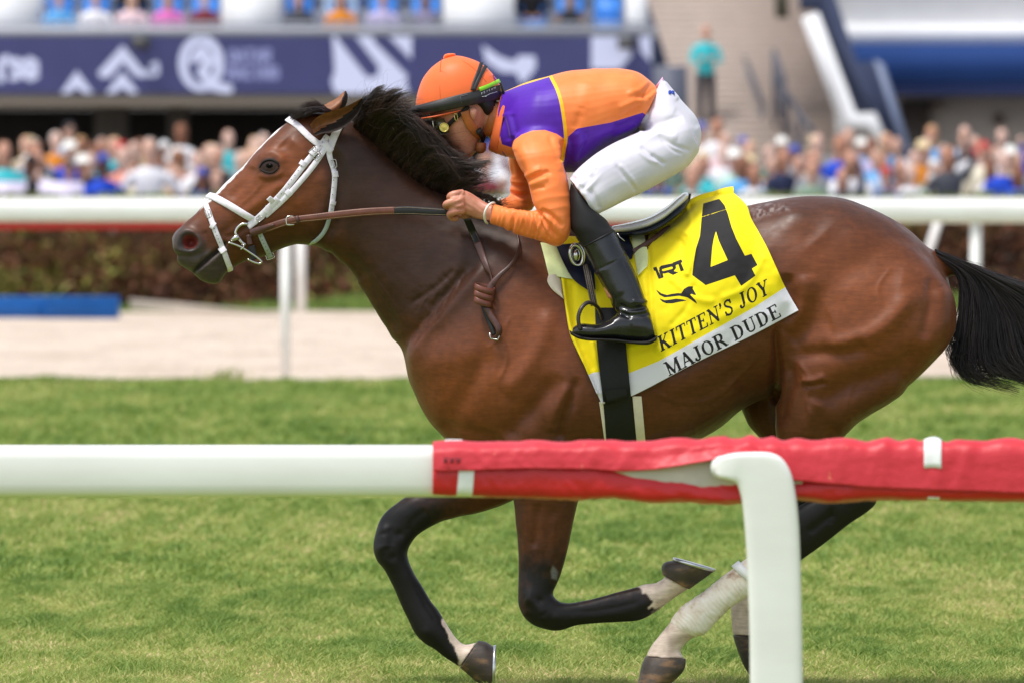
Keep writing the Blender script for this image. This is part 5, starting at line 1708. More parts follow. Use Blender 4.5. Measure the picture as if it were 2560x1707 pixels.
# ---- boots
b = NB('black_boot_leather')
bn = b.noise(22, 4, b.coords())
b.set(Base_Color=b.ramp(bn, [(.3, srgb(18, 18, 20)), (.7, srgb(34, 34, 37))]), Roughness=b.maprange(bn, .3, .7, .16, .30))
b.b.inputs['Specular IOR Level'].default_value = .6
b.bump(b.noise(50, 4, b.coords()), .10, .003)
M_BOOT = b.m
M_SOLE = simple('boot_sole', srgb(30, 27, 26), .7, .3, bump=.3)
leg_st = [((358, 408), (540, 312), .062, -.306), ((398, 485), (580, 390), .061, -.312), ((430, 560), (622, 462), .059, -.318), ((468, 640), (668, 562), .055, -.326), ((512, 715), (702, 655), .05, -.334), ((540, 765), (730, 742), .046, -.342), ((552, 800), (752, 800), .044, -.348), ((560, 850), (770, 860), .043, -.352)]
foot_st = [((752, 812), (784, 930), .03, -.352), ((712, 780), (735, 955), .040, -.354), ((640, 778), (650, 952), .042, -.356), ((570, 796), (565, 942), .043, -.36), ((500, 836), (480, 938), .045, -.364), ((430, 856), (415, 936), .045, -.366), ((352, 852), (345, 930), .040, -.366), ((306, 872), (300, 918), .028, -.364)]
sole_st = [((790, 918), (786, 950), .034, -.352), ((735, 944), (735, 972), .041, -.354), ((640, 946), (640, 966), .04, -.356), ((560, 936), (560, 956), .042, -.36), ((470, 932), (470, 950), .046, -.364), ((400, 928), (400, 950), .046, -.366), ((330, 912), (335, 938), .038, -.366), ((284, 888), (292, 914), .022, -.364)]
for sg in (1, -1):
    mm_ = (lambda x: x) if sg > 0 else mirror
    bt = MB()
    side_loft(mm_(leg_st), C4, n=40, k=32, mb=bt, p=2.1)
    side_loft(mm_(foot_st), C4, n=40, k=28, mb=bt, p=2.3)
    HV, HF = remesh(bt, .004)
    HV = lap(HV, HF, 8)
    HN = vnormals(HV, HF)
    Q = proj_xz(HV)
    DISP = np.zeros(len(HV))
    for pts, w, a in (([(425, 548), (500, 520), (618, 455)], .003, -.0025), ([(560, 745), (640, 770), (740, 750)], .010, -.010), ([(575, 790), (650, 800), (750, 790)], .008, -.007), ([(560, 770), (650, 786), (745, 772)], .006, .007),
                      ([(640, 720), (700, 735), (730, 720)], .008, .006), ([(548, 800), (580, 780), (640, 830)], .006, -.005), ([(640, 850), (645, 900), (645, 945)], .003, -.002), ([(440, 560), (480, 650), (530, 740)], .012, -.004),
                      ([(470, 520), (520, 620), (570, 700)], .02, .003), ([(590, 480), (650, 600), (700, 720)], .004, -.002), ([(420, 870), (480, 860), (540, 830)], .006, -.003)):
        groove(C4, pts, w, a, 12)
    HV = HV + HN * (DISP + .0012 * vnoise(HV, 14, 61))[:, None]
    bo = obj('boot', mesh_np('boot', HV, HF), M_BOOT, JK)
    side_loft(mm_(sole_st), C4, n=30, k=24, p=2.6).build('sole', M_SOLE, bo)
    side_loft([(a, b_, w * 1.03, y) for a, b_, w, y in mm_(leg_st[:1])] + mm_([((362, 416), (545, 322), .064, -.307)]), C4, n=3, k=32, p=2.1).build('boot_top', M_BLACKW, bo)
if True:
    # zip pull at the back of the near boot
    MB().tube([W(*CB(*p), -.31) for p in ((1125, 205), (1150, 250), (1205, 292))], .0016, 5).build('zip_pull', M_STEEL, bo)

# ---- helmet with orange cap, peak, black band
M_CAP = simple('orange_cap_cloth', srgb(250, 116, 58), .5, .35, var=.05, sheen=.1, bump=.05, bscale=600)
dome = [((252, 596), (916, 448), .098, 0), ((246, 530), (924, 402), .104, 0), ((262, 420), (892, 325), .103, 0), ((300, 312), (832, 246), .094, 0), ((362, 228), (752, 180), .077, 0), ((432, 172), (672, 146), .054, 0), ((492, 140), (612, 130), .028, 0), ((530, 127), (572, 125), .008, 0)]
HEL = side_loft(dome, C2, n=50, k=48, p=2.1).build('helmet', M_CAP, JK)
side_loft([((462, 148), (500, 158), .010, 0), ((468, 128), (552, 134), .020, 0), ((480, 114), (560, 112), .020, 0), ((505, 108), (540, 107), .010, 0)], C2, n=14, k=24).build('cap_button', M_CAP, HEL)
mb = MB()
for pts in ([(450, 150), (440, 250), (438, 380), (446, 500)], [(560, 140), (640, 180), (730, 250), (800, 330)]):
    mb.tube(cr(on(BVHTree.FromPolygons([tuple(v.co[:]) for v in HEL.data.vertices], [tuple(p.vertices) for p in HEL.data.polygons]), C2, pts, .0004), 16), .0008, 5)
mb.build('cap_seam', simple('orange_seam', srgb(214, 92, 44), .6), HEL)['kind'] = 'stuff'
pk = [((600, 548), (600, 566), .098, 0), ((500, 566), (500, 596), .100, 0), ((400, 590), (400, 616), .098, 0), ((300, 610), (300, 628), .085, 0), ((225, 624), (225, 638), .05, 0), ((203, 630), (203, 638), .02, 0)]
side_loft(pk, C2, n=24, k=30, p=2.4).build('peak', simple('orange_peak', srgb(250, 110, 62), .4), HEL)
b = NB('black_elastic_band')
b.set(Base_Color=b.ramp(b.noise(24, 3, b.coords()), [(.3, srgb(30, 29, 30)), (.7, srgb(52, 50, 50))]), Roughness=.5)
b.bump(b.noise(500, 2, b.coords()), .2, .0006)
M_BANDK = b.m
band = [((216, 612), (914, 470), .106, 0), ((186, 580), (926, 420), .112, 0), ((182, 552), (928, 390), .111, 0), ((212, 528), (922, 352), .107, 0)]
BD = side_loft(band, C2, n=10, k=60, p=2.1).build('head_band', M_BANDK, HEL)
HVb = np.array([v.co[:] for v in HEL.data.vertices]); HFb = [tuple(p.vertices) for p in HEL.data.polygons]
HELB = BVHTree.FromPolygons([tuple(v) for v in HVb], HFb)
BDB = BVHTree.FromPolygons([tuple(v.co[:]) for v in BD.data.vertices], [tuple(p.vertices) for p in BD.data.polygons])


def hstrap(name, C, pts, wpx, mat, par, bvh, n=12, off=.002, th=.002):
    P, Nn = skin_path(C, pts, n, off, bvh)
    return ribbon(P, Nn, wpx * pxw, th).build(name, mat, par)


hstrap('band_strap', C2, [(765, 180), (735, 260), (705, 340), (690, 400)], 9, M_BANDK, HEL, HELB)
hstrap('band_strap', C2, [(800, 205), (760, 270), (725, 345), (705, 395)], 9, M_BANDK, HEL, HELB, off=.003)
hstrap('green_panel', C2, [(742, 392), (810, 368), (890, 330)], 10, simple('lime_elastic', srgb(140, 220, 40), .5), HEL, HELB, off=.006)
hstrap('band_clip', C2, [(893, 350), (905, 385), (914, 420)], 8, M_RUBBER, HEL, HELB, off=.008, th=.004)
# white printing on the band: K E Y C A M and a line with a dot
LET = {'K': [[(0, 0), (0, 1)], [(.6, 1), (0, .45), (.6, 0)]], 'E': [[(.6, 0), (0, 0), (0, 1), (.6, 1)], [(0, .5), (.5, .5)]], 'Y': [[(0, 1), (.3, .5), (.6, 1)], [(.3, .5), (.3, 0)]], 'C': [[(.6, .85), (.4, 1), (.1, .9), (0, .5), (.1, .1), (.4, 0), (.6, .15)]],
       'A': [[(0, 0), (.3, 1), (.6, 0)], [(.12, .35), (.48, .35)]], 'M': [[(0, 0), (0, 1), (.35, .4), (.7, 1), (.7, 0)]]}
mb = MB()
for i, ch in enumerate('KEYCAM'):
    ox, oy = 762 + i * 19.5, 430 - i * 8.4
    for s in LET[ch]:
        P = on(BDB, C2, [(ox + x * 15, oy - y * 15 - x * 5) for x, y in s], .0015)
        mb.tube(P, .0007, 4)
mb.tube(on(BDB, C2, [(766, 446), (790, 444), (830, 424), (884, 408)], .0015), .0007, 4)
mb.tube(on(BDB, C2, [(792, 444), (799, 442)], .0018), .0015, 6)
mb.build('band_print', simple('white_print', srgb(235, 235, 235), .5), BD)['kind'] = 'stuff'
mb = MB().tube(on(BDB, C2, [(610, 500), (598, 445), (655, 430)], .0015), .0006, 4)
mb.build('band_outline', simple('grey_print', srgb(130, 130, 130), .5), BD)
# purple embroidered initial on the cap
mb = MB()
mb.tube(cr(on(HELB, C2, [(850, 282), (862, 278), (858, 292), (870, 300), (860, 306)], .0012), 16), .0012, 5)
mb.tube(cr(on(HELB, C2, [(868, 308), (876, 316), (866, 320)], .0012), 8), .0012, 5)
mb.build('cap_embroidery', simple('purple_thread', srgb(140, 60, 190), .6), HEL)['kind'] = 'stuff'

# ---- goggles and chin harness
GOG = empty('goggles', tuple(W(*C2(470, 688), -.08)))
GOG.parent = JK
GOG.matrix_parent_inverse = Matrix.Translation(-Vector(JK.location))
M_GOLD = simple('brass', (.72, .56, .16), .25, .5, metal=1.0, var=.1)
M_LENS = simple('smoked_lens', srgb(70, 76, 50), .1, .6, coat=.6)
gl = obj('lens', side_loft([((378, 640), (500, 610), .070, 0), ((392, 700), (510, 660), .076, 0), ((430, 750), (530, 720), .070, 0)], C2, n=14, k=36, p=2.6).build('x', M_LENS).data, M_LENS, GOG)
bpy.data.objects.remove(bpy.data.objects['x'], do_unlink=True)
gc = W(*C2(471, 688), -.088)
mb = MB()
th = np.arange(24) * 2 * math.pi / 24
mb.rings([gc + np.stack([f * np.cos(th), dy * np.ones(24), f * np.sin(th)], 1) for f, dy in ((.0142, .012), (.0145, -.002), (.0128, -.005), (.0118, -.0025), (.0105, -.0025), (.001, -.003))])
mb.build('vent_cap', M_GOLD, GOG)
M_CARAMEL = simple('caramel_leather', srgb(176, 98, 44), .42, .5, var=.18, nscale=40, bump=.2, bscale=200, bdist=.001)
hstrap('goggle_strap', C2, [(505, 672), (545, 630), (590, 588), (640, 545), (660, 520)], 11, M_BLACKW, GOG, JBVH, off=.008)
P = W(*C2(562, 606), -.098)
MB().tube([P + np.array([x, 0, z]) for x, z in ((-.006, .009), (.003, .010), (.007, -.008), (-.001, -.010), (-.006, .009))], .0012, 6).build('strap_slider', M_GOLD, GOG)
har = hstrap('chin_harness', C2, [(630, 560), (650, 620), (690, 690), (745, 745), (790, 752), (830, 700), (850, 630), (880, 540)], 23, M_CARAMEL, HEL, JBVH, n=26, off=.006, th=.004)
hstrap('chin_harness', C2, [(720, 690), (745, 750), (765, 800)], 15, M_BLACKW, HEL, JBVH, n=10, off=.013, th=.005)
side_loft([(C2(724, 806), C2(800, 810), .034, -.03), (C2(716, 846), C2(802, 852), .036, -.03), (C2(726, 882), C2(788, 882), .030, -.03), (C2(740, 892), C2(775, 892), .02, -.03)], n=14, k=24, p=3.0).build('chin_cup', simple('brown_chin_cup', srgb(140, 76, 36), .5, .4, var=.2, nscale=40), HEL)
hstrap('buckle_clip', C2, [(712, 700), (735, 726)], 15, M_RUBBER, HEL, JBVH, n=5, off=.019, th=.005)
# bracelet
side_loft([(CH(1078, 452), CH(968, 775), .036, -.200), (CH(1056, 446), CH(946, 762), .036, -.198)], n=3, k=40)
wr_ = []
for a in np.linspace(0, 2 * math.pi, 33):
    c0_, c1_ = np.array(CH(1150, 432)), np.array(CH(1020, 800))
    m_, d_ = (c0_ + c1_) / 2, (c0_ - c1_) / 2
    q_ = m_ + d_ * math.cos(a) + np.array([-14, -6]) * abs(math.sin(a))
    wr_.append(W(*q_, -.195 - .034 * math.sin(a)))
MB().tube(wr_, .0036, 8).build('bracelet', simple('white_silicone', srgb(228, 226, 216), .5), JK)
# ------------------------------------------------------------------ THE SETTING: turf, sand, apron
YF_RAIL, Y_OUT = 42.2, 78.0


def sheet(name, x0, x1, y0, y1, nx, ny, zf, mat, kind='structure'):
    X, Y = np.meshgrid(np.linspace(x0, x1, nx), np.linspace(y0, y1, ny))
    P = np.stack([X.ravel(), Y.ravel(), np.zeros(X.size)], 1)
    P[:, 2] = zf(P)
    g = np.arange(nx * ny).reshape(ny, nx)
    F = np.stack([g[:-1, :-1], g[:-1, 1:], g[1:, 1:], g[1:, :-1]], -1).reshape(-1, 4)
    o = obj(name, mesh_np(name, P, F), mat)
    o['kind'] = kind
    return o


b = NB('turf_soil')
v1 = b.noise(1.3, 5, b.coords((1, .25, 1)))
v2 = b.noise(9, 5, b.coords((1, .5, 1)))
c_ = b.mix(v2, b.ramp(v1, [(.3, srgb(92, 112, 46)), (.55, srgb(124, 138, 62)), (.75, srgb(160, 156, 88))]), srgb(112, 126, 58))
b.set(Base_Color=c_, Roughness=.95)
b.b.inputs['Specular IOR Level'].default_value = .05
b.bump(v2, .6, .03)
sheet('turf', -300, 300, -60, 41.3, 60, 40, lambda P: np.zeros(len(P)), b.m)
b = NB('sand')
v1 = b.noise(.9, 6, b.coords((1, .35, 1)))
v2 = b.noise(5, 6, b.coords((1, .3, 1)))
b.set(Base_Color=b.mix(b.math('MULTIPLY', v2, .7), b.ramp(v1, [(.3, srgb(190, 172, 154)), (.65, srgb(222, 207, 191))]), srgb(184, 164, 146)), Roughness=.95)
b.b.inputs['Specular IOR Level'].default_value = .1
b.bump(v2, 1.0, .12)
sheet('sand_track', -300, 300, 40.5, 80.0, 300, 60, lambda P: np.where((P[:, 1] < 41.2) | (P[:, 1] > 79.2), -.03, .006 + .02 * vnoise(P, (.9, .5, 1), 3) + .012 * vnoise(P, (3, 1.2, 1), 4)), b.m)
M_CONC = simple('apron_concrete', srgb(170, 165, 158), .9, .2, var=.12, nscale=2)
az = lambda y: .08 + np.maximum(0, y - 84.0) * .035
sheet('apron', -300, 300, 79.6, 700, 2, 120, lambda P: np.where(P[:, 1] < 81, -.01, np.where(P[:, 1] < 106, az(P[:, 1]), az(106.0))), M_CONC)

# ---- grass blades
b = NB('grass_blade')
tn = b.attr('tint').outputs['Fac']
c_ = b.ramp(tn, [(0, srgb(70, 98, 44)), (.3, srgb(112, 140, 64)), (.55, srgb(148, 164, 84)), (.8, srgb(186, 184, 112)), (1, srgb(218, 196, 146))])
b.set(Base_Color=c_, Roughness=.6)
b.b.inputs['Specular IOR Level'].default_value = .25
tr = b.n('ShaderNodeBsdfTranslucent')
b.l(c_, tr.inputs['Color'])
mx = b.n('ShaderNodeMixShader')
mx.inputs[0].default_value = .35
b.l(b.b.outputs[0], mx.inputs[1]); b.l(tr.outputs[0], mx.inputs[2]); b.l(mx.outputs[0], b.out.inputs['Surface'])
M_GRASS = b.m


def blades(name, X, Y, h, w, tint, seed, z=0.0, lean=.5, mat=M_GRASS):
    g = np.random.default_rng(seed)
    n = len(X)
    a = g.random(n) * 6.283
    ln_ = g.normal(0, lean, (n, 2)) * h[:, None] + np.array([.25, 0]) * h[:, None]
    base = np.stack([X, Y, np.full(n, 0.0) + z], 1)
    side = np.stack([np.cos(a), np.sin(a) * .5, np.zeros(n)], 1) * w[:, None] * .5
    mid = base + np.column_stack([ln_ * .35, h * .6])
    tip = base + np.column_stack([ln_, h])
    V = np.stack([base - side, base + side, mid + side * .8, mid - side * .8, tip], 1).reshape(-1, 3)
    i = (np.arange(n) * 5)[:, None]
    q = i + np.array([[0, 1, 2, 3]])
    t = i + np.array([[3, 2, 4]])
    loops = np.concatenate([q, t], 1).ravel()
    me = bpy.data.meshes.new(name)
    me.vertices.add(n * 5); me.vertices.foreach_set('co', V.astype(np.float32).ravel())
    me.loops.add(n * 7); me.loops.foreach_set('vertex_index', loops.astype(np.int32))
    me.polygons.add(n * 2)
    st_ = np.stack([np.arange(n) * 7, np.arange(n) * 7 + 4], 1).ravel()
    me.polygons.foreach_set('loop_start', st_.astype(np.int32))
    me.update(calc_edges=True)
    attr(me, 'tint', np.repeat(tint, 5))
    o = obj(name, me, mat)
    return o


def grass_zone(name, y0, y1, dens, hm, wm, seed, label):
    g = np.random.default_rng(seed)
    ym = (y0 + y1) / 2
    hw = 1.62 * (CAM_D + y1) / 25 + .8
    n = int((y1 - y0) * 2 * hw * dens)
    X, Y = g.uniform(-hw, hw, n), g.uniform(y0, y1, n)
    P = np.stack([X, Y, 0 * X], 1)
    n1_, n2_, n3_ = vnoise(P, (1.1, .35, 1), 5), vnoise(P, (4.5, 1.0, 1), 6), vnoise(P, (13, 3, 1), 7)
    # thin, worn spots
    keep = g.random(n) < np.clip(.9 + .25 * n2_ + .2 * n1_, .4, 1)
    X, Y, n1_, n2_, n3_ = X[keep], Y[keep], n1_[keep], n2_[keep], n3_[keep]
    h = hm * np.clip(1 + .55 * n2_ + .6 * n3_ + g.normal(0, .3, len(X)), .2, 2.6)
    tint = np.clip((.60 if y0 < 7 else .55) - .15 * n1_ - .15 * n2_ - .20 * n3_ + g.normal(0, .12, len(X)), 0, 1)
    w = wm * g.uniform(.6, 1.3, len(X))
    o = blades(name, X, Y, h, w, tint, seed + 1, lean=1.1)
    tag(o, label, 'grass', kind='stuff')
    return o


grass_zone('grass', -3.0, 7.0, 5600, .017, .0055, 101, 'short mown turf under the horse')
grass_zone('grass', 7.0, 20.0, 1500, .023, .010, 103, 'mown turf behind the galloping horse')
grass_zone('grass', 20.0, 41.0, 480, .030, .018, 105, 'mown turf running up to the sand edge')
# ragged edge of the turf against the sand, and weeds below the hedge
g_ = np.random.default_rng(9)
n_ = 9000
X = g_.uniform(-7.5, 7.5, n_)
e_ = .7 * vnoise(np.stack([X, 0 * X, 0 * X], 1), (1.6, 1, 1), 8) + .3 * vnoise(np.stack([X, 0 * X, 0 * X], 1), (5, 1, 1), 8)
Y = 41.3 + e_ * .8 - g_.exponential(.5, n_)
tag(blades('grass', X, Y, .034 * (1 + .9 * np.clip(e_, -.6, 1) + g_.random(n_) * .5), np.full(n_, .016), np.clip(g_.normal(.34, .14, n_), 0, 1), 12), 'ragged tufts of turf along the near edge of the sand', 'grass', kind='stuff')
n_ = 7000
X = g_.uniform(-9, 9, n_)
k_ = vnoise(np.stack([X, 0 * X, 0 * X], 1), (.7, 1, 1), 18)
Y = g_.uniform(78.6, 80.6, n_)
tag(blades('grass', X, Y, .16 * np.clip(.75 + 1.1 * k_ + g_.normal(0, .2, n_), .1, 2), np.full(n_, .03), np.clip(g_.normal(.3, .14, n_), 0, 1), 13), 'strip of weedy grass at the foot of the hedge', 'grass', kind='stuff')
# taller weed at the sand edge
wx, wy, wz = W(562, 945, 41.0)
n_ = 60
o = blades('weed', wx + g_.normal(0, .09, n_), 41.0 + g_.normal(0, .05, n_), g_.uniform(.05, .15, n_), np.full(n_, .018), np.clip(g_.normal(.66, .1, n_), 0, 1), 14)
tag(o, 'yellow green weed standing taller at the sand edge by the far post', 'weed')

# ------------------------------------------------------------------ rails
b = NB('white_rail_plastic')
sc_ = b.noise(2.2, 6, b.coords((1, 1, 3)))
sp_ = b.noise(70, 4, b.coords((.4, 1, 1)))
c_ = b.ramp(sc_, [(.3, srgb(232, 230, 226)), (.6, srgb(242, 241, 238))])
b.set(Base_Color=b.mix(b.ramp(sp_, [(.72, (0, 0, 0)), (.80, (.5, .5, .5))]), c_, srgb(196, 190, 180)), Roughness=b.maprange(sc_, .3, .7, .36, .5))
b.bump(sp_, .05, .002)
M_PVC = b.m
YN = -5.0
KN = 1.23


def rail_profile(h, d, n=28, p=3.2):
    th = np.arange(n) * 2 * math.pi / n
    c, s = np.cos(th), np.sin(th)
    return np.stack([np.zeros(n), np.sign(s) * np.abs(s) ** (2 / p) * d / 2, np.sign(c) * np.abs(c) ** (2 / p) * h / 2], 1)


def rail_beam(name, xs, y, zc, h, d, mat, parent, p=3.2):
    pr = rail_profile(h, d, p=p)
    return MB().rings([pr + np.array([x, y, zc]) for x in xs]).build(name, mat, parent)


RN = empty('running_rail', (W(600, 1176, YN)[0], YN, 0))
tag(RN, 'white running rail nearest the camera with a gooseneck post', 'rail')
zt, zb = W(0, 1112, YN)[2], W(0, 1241, YN)[2]
ZR = (zt + zb) / 2
rail_beam('rail_beam', np.linspace(-9, 9, 40), YN, ZR, zt - zb, .105 * KN, M_PVC, RN, 4.2)
YP = YN - .085 * KN
ps = [((540, 212), (535, 290), .018), ((575, 186), (560, 312), .026), ((650, 168), (610, 325), .030), ((760, 162), (652, 340), .030), ((860, 166), (668, 362), .030), ((930, 200), (680, 400), .030), ((980, 280), (692, 450), .030), ((1008, 400), (703, 545), .030),
      ((1025, 560), (715, 685), .030), ((1036, 800), (725, 870), .030), ((1045, 1200), (738, 1220), .030), ((1052, 1700), (742, 1710), .030), ((1054, 2400), (744, 2400), .030), ((1056, 3170), (746, 3170), .030)]
post = side_loft([(a, b_, w * KN, YP) for a, b_, w in ps], C8, n=80, k=40, p=6.5).build('gooseneck_post', M_PVC, RN)
ends = [W(*C8(575, 250), YP), W(*C8(575, 255), YN - .03)]
MB().tube(ends, [.026, .029], 14).build('arm_socket', M_PVC, post)

# red padded cover on the right half of the near rail
b = NB('red_vinyl')
nz_ = b.noise(7, 4, b.coords())
sp = b.noise(38, 5, b.coords((1, 1, .5)))
c_ = b.ramp(nz_, [(.3, srgb(198, 36, 48)), (.7, srgb(214, 52, 64))])
c_ = b.mix(b.ramp(sp, [(.70, (0, 0, 0)), (.76, (1, 1, 1))]), c_, srgb(232, 150, 110))
b.set(Base_Color=c_, Roughness=.5)
b.b.inputs['Specular IOR Level'].default_value = .5
b.bump(b.noise(26, 4, b.coords((1, 1, 2))), .35, .006)
M_RED = b.m
M_RED2 = simple('red_vinyl_under', srgb(206, 30, 36), .4, .5, var=.08, nscale=6, bump=.3, bscale=30, bdist=.006)
M_LINING = simple('cover_lining', srgb(206, 196, 190), .8, .2, var=.15, nscale=12)
RC = empty('rail_cover', (W(1800, 1176, YN)[0], YN, 0))
tag(RC, 'wrinkled red padded cover strapped round the near rail', 'rail cover')
nu = 420
U = np.linspace(1082, 2900, nu)
C6R = crop(1050, 1060, 2.24)
flap_e = np.interp(U, [1080, 1110, 1318, 1474, 1555, 1640, 1700, 1790, 1850, 1985, 2198, 2560, 2900], [1174, 1177, 1170, 1172, 1178, 1172, 1163, 1147, 1150, 1200, 1220, 1232, 1238])
low_t = np.interp(U, [1080, 1500, 1560, 1640, 1740, 1820, 1900, 1990, 2100, 2900], [1150, 1160, 1176, 1192, 1212, 1226, 1222, 1205, 1190, 1190])
low_b = np.interp(U, [1080, 1103, 1300, 1438, 1532, 1608, 1700, 1809, 1900, 1985, 2070, 2198, 2560, 2900], [1236, 1238, 1243, 1247, 1241, 1254, 1252, 1258, 1250, 1246, 1255, 1247, 1251, 1251])
topv = np.interp(U, [1080, 1240, 1400, 1600, 1742, 1800, 1850, 1900, 2100, 2560, 2900], [1107, 1103, 1101, 1101, 1096, 1089, 1092, 1098, 1098, 1101, 1102])
topv = topv + 3.2 * np.sin(U / 13 + 2 * np.sin(U / 61)) * smooth01((U - 1480) / 300) + 1.5 * np.sin(U / 31)


def cover_sheet(name, rows, mat, seed, amp, mb=None):
    """rows: list of (dy, v array) cross-section curve along the rail"""
    m = 34
    ctrl = np.array([[np.full(nu, dy) if np.isscalar(dy) else dy, v] for dy, v in rows])   # (r,2,nu)
    dense = np.stack([cr(ctrl[:, :, i], m) for i in range(nu)], 1)                          # (m,nu,2)
    V = np.array([[W(U[i], dense[j, i, 1], YN + KN * dense[j, i, 0]) for i in range(nu)] for j in range(m)])
    flat = V.reshape(-1, 3)
    t = np.repeat(np.linspace(0, 1, m), nu)
    X = flat[:, 0]
    wrk = amp * (vnoise(np.stack([X, t * .25, 0 * X], 1), (17, 9, 1), seed) + .6 * vnoise(np.stack([X + t * .12, t * .12, 0 * X], 1), (38, 14, 1), seed + 1) + .5 * (1 - 2 * np.abs(vnoise(np.stack([X - t * .14, t * .2, 0 * X], 1), (34, 16, 1), seed + 2))) + .22 * (1 - 2 * np.abs(vnoise(np.stack([X + t * .2, t * .3, 0 * X], 1), (80, 40, 1), seed + 3))))
    yc = flat[:, 1] - YN
    zc = flat[:, 2] - ZR
    r_ = np.hypot(yc, zc) + 1e-6
    flat[:, 1] += yc / r_ * wrk
    flat[:, 2] += zc / r_ * wrk
    g = np.arange(m * nu).reshape(m, nu)
    F = np.stack([g[:-1, :-1], g[1:, :-1], g[1:, 1:], g[:-1, 1:]], -1).reshape(-1, 4)
    o = obj(name, mesh_np(name, flat, F), mat, RC)
    md = o.modifiers.new('thick', 'SOLIDIFY'); md.thickness = .002; md.offset = 0
    return flat.reshape(m, nu, 3)


c1v = np.full(nu, 1176.0)
FL = cover_sheet('upper_flap', [(.060, c1v + 50), (.066, c1v), (.058, c1v - 52), (0.0, topv), (-.056, topv + 14), (-.068, topv * .4 + flap_e * .6), (-.072 - .012 * smooth01((U - 1560) / 150) * (U < 1900), flap_e)], M_RED, 201, .0024)
LW = cover_sheet('lower_wrap', [(-.058, np.minimum(low_t, flap_e + 60)), (-.064, low_t * .5 + low_b * .5), (-.058, low_b - 8), (-.02, low_b), (.05, low_b - 4), (.062, c1v + 20)], M_RED2, 211, .0020)
ins = (U > 1500) & (U < 2010)
sv = U.copy(); U = sv[ins]; nu = ins.sum()
cover_sheet('lining', [(-.0565, flap_e[ins] - 26), (-.060, (flap_e[ins] + low_t[ins]) / 2), (-.0575, low_t[ins] + 14)], M_LINING, 221, .001)
U = sv; nu = len(U)
M_TAPE = simple('white_tie_tape', srgb(240, 240, 240), .45, .4, var=.04)


def tape(V3, u0, u1, j0, j1, slant=0):
    sel = np.where((U >= u0) & (U <= u1))[0]
    j = list(range(j0, j1 + 1))
    P = V3[np.ix_(j, sel)].copy()
    cy, cz = P[:, :, 1] - YN, P[:, :, 2] - ZR
    r_ = np.hypot(cy, cz)
    P[:, :, 1] += cy / r_ * .0018
    P[:, :, 2] += cz / r_ * .0018
    P[:, :, 0] += np.linspace(0, slant, len(j))[:, None]
    g = np.arange(P.shape[0] * P.shape[1]).reshape(P.shape[:2])
    F = np.stack([g[:-1, :-1], g[1:, :-1], g[1:, 1:], g[:-1, 1:]], -1).reshape(-1, 4)
    o = obj('tie_tape', mesh_np('tie_tape', P.reshape(-1, 3), F), M_TAPE, RC)
    md = o.modifiers.new('thick', 'SOLIDIFY'); md.thickness = .002; md.offset = 0


tape(LW, 1146, 1190, 3, 16, -.006)
tape(FL, 2308, 2354, 18, 27)
tape(FL, 1112, 1156, 14, 18)
tape(LW, 2318, 2352, 13, 17)
# smudged dark stamp on the flap
mb = MB()
for i in range(6):
    u0 = 1110 + i * 8
    mb.tube([W(u0 + 2 * math.sin(i * 3 + q), 1143 + q * 4.5, YN - .078 * KN) for q in range(4)], .0022, 5)
mb.build('stamp', simple('faded_stamp', srgb(110, 40, 52), .6), RC)['kind'] = 'stuff'

# far rail
RF = empty('running_rail', (0, YF_RAIL, 0))
tag(RF, 'white far rail with a red strip, between turf and sand', 'rail')
z1, z0 = W(0, 503, YF_RAIL)[2], W(0, 558, YF_RAIL)[2]
rail_beam('rail_beam', np.linspace(-14, 14, 30), YF_RAIL, (z1 + z0) / 2, z1 - z0, .16, M_PVC, RF, 3.0)
xr = W(1640, 0, YF_RAIL)[0]
MB().box((-14, YF_RAIL - .05, W(0, 575, YF_RAIL)[2]), (xr, YF_RAIL + .05, z0 + .004)).build('red_strip', simple('red_strip_paint', srgb(205, 50, 46), .5), RF)
pxs = W(714, 0, YF_RAIL)[0]
for k_ in range(-2, 4):
    x = pxs + k_ * 5.45
    MB().tube([(x, YF_RAIL, -.05), (x, YF_RAIL, z0)], .042, 14).build('post', M_PVC, RF)
RO = empty('running_rail', (0, Y_OUT, 0))
tag(RO, 'thin white outer rail in front of the hedge, beyond the sand', 'rail')
z1 = W(0, 496, Y_OUT)[2]
rail_beam('rail_beam', np.linspace(-20, 20, 30), Y_OUT, z1 - .07, .14, .14, M_PVC, RO, 3.0)
pxs = W(752, 0, Y_OUT)[0]
for k_ in range(-2, 3):
    x = pxs + k_ * 8.18
    MB().tube([(x, Y_OUT, -.05), (x, Y_OUT, z1 - .1)], .06, 14).build('post', M_PVC, RO)
x0 = W(2332, 0, Y_OUT)[0]
MB().tube([(x0 - .25, Y_OUT, .1), (x0 + .12, Y_OUT, z1 - .1)], .05, 12).build('brace', M_PVC, RO)
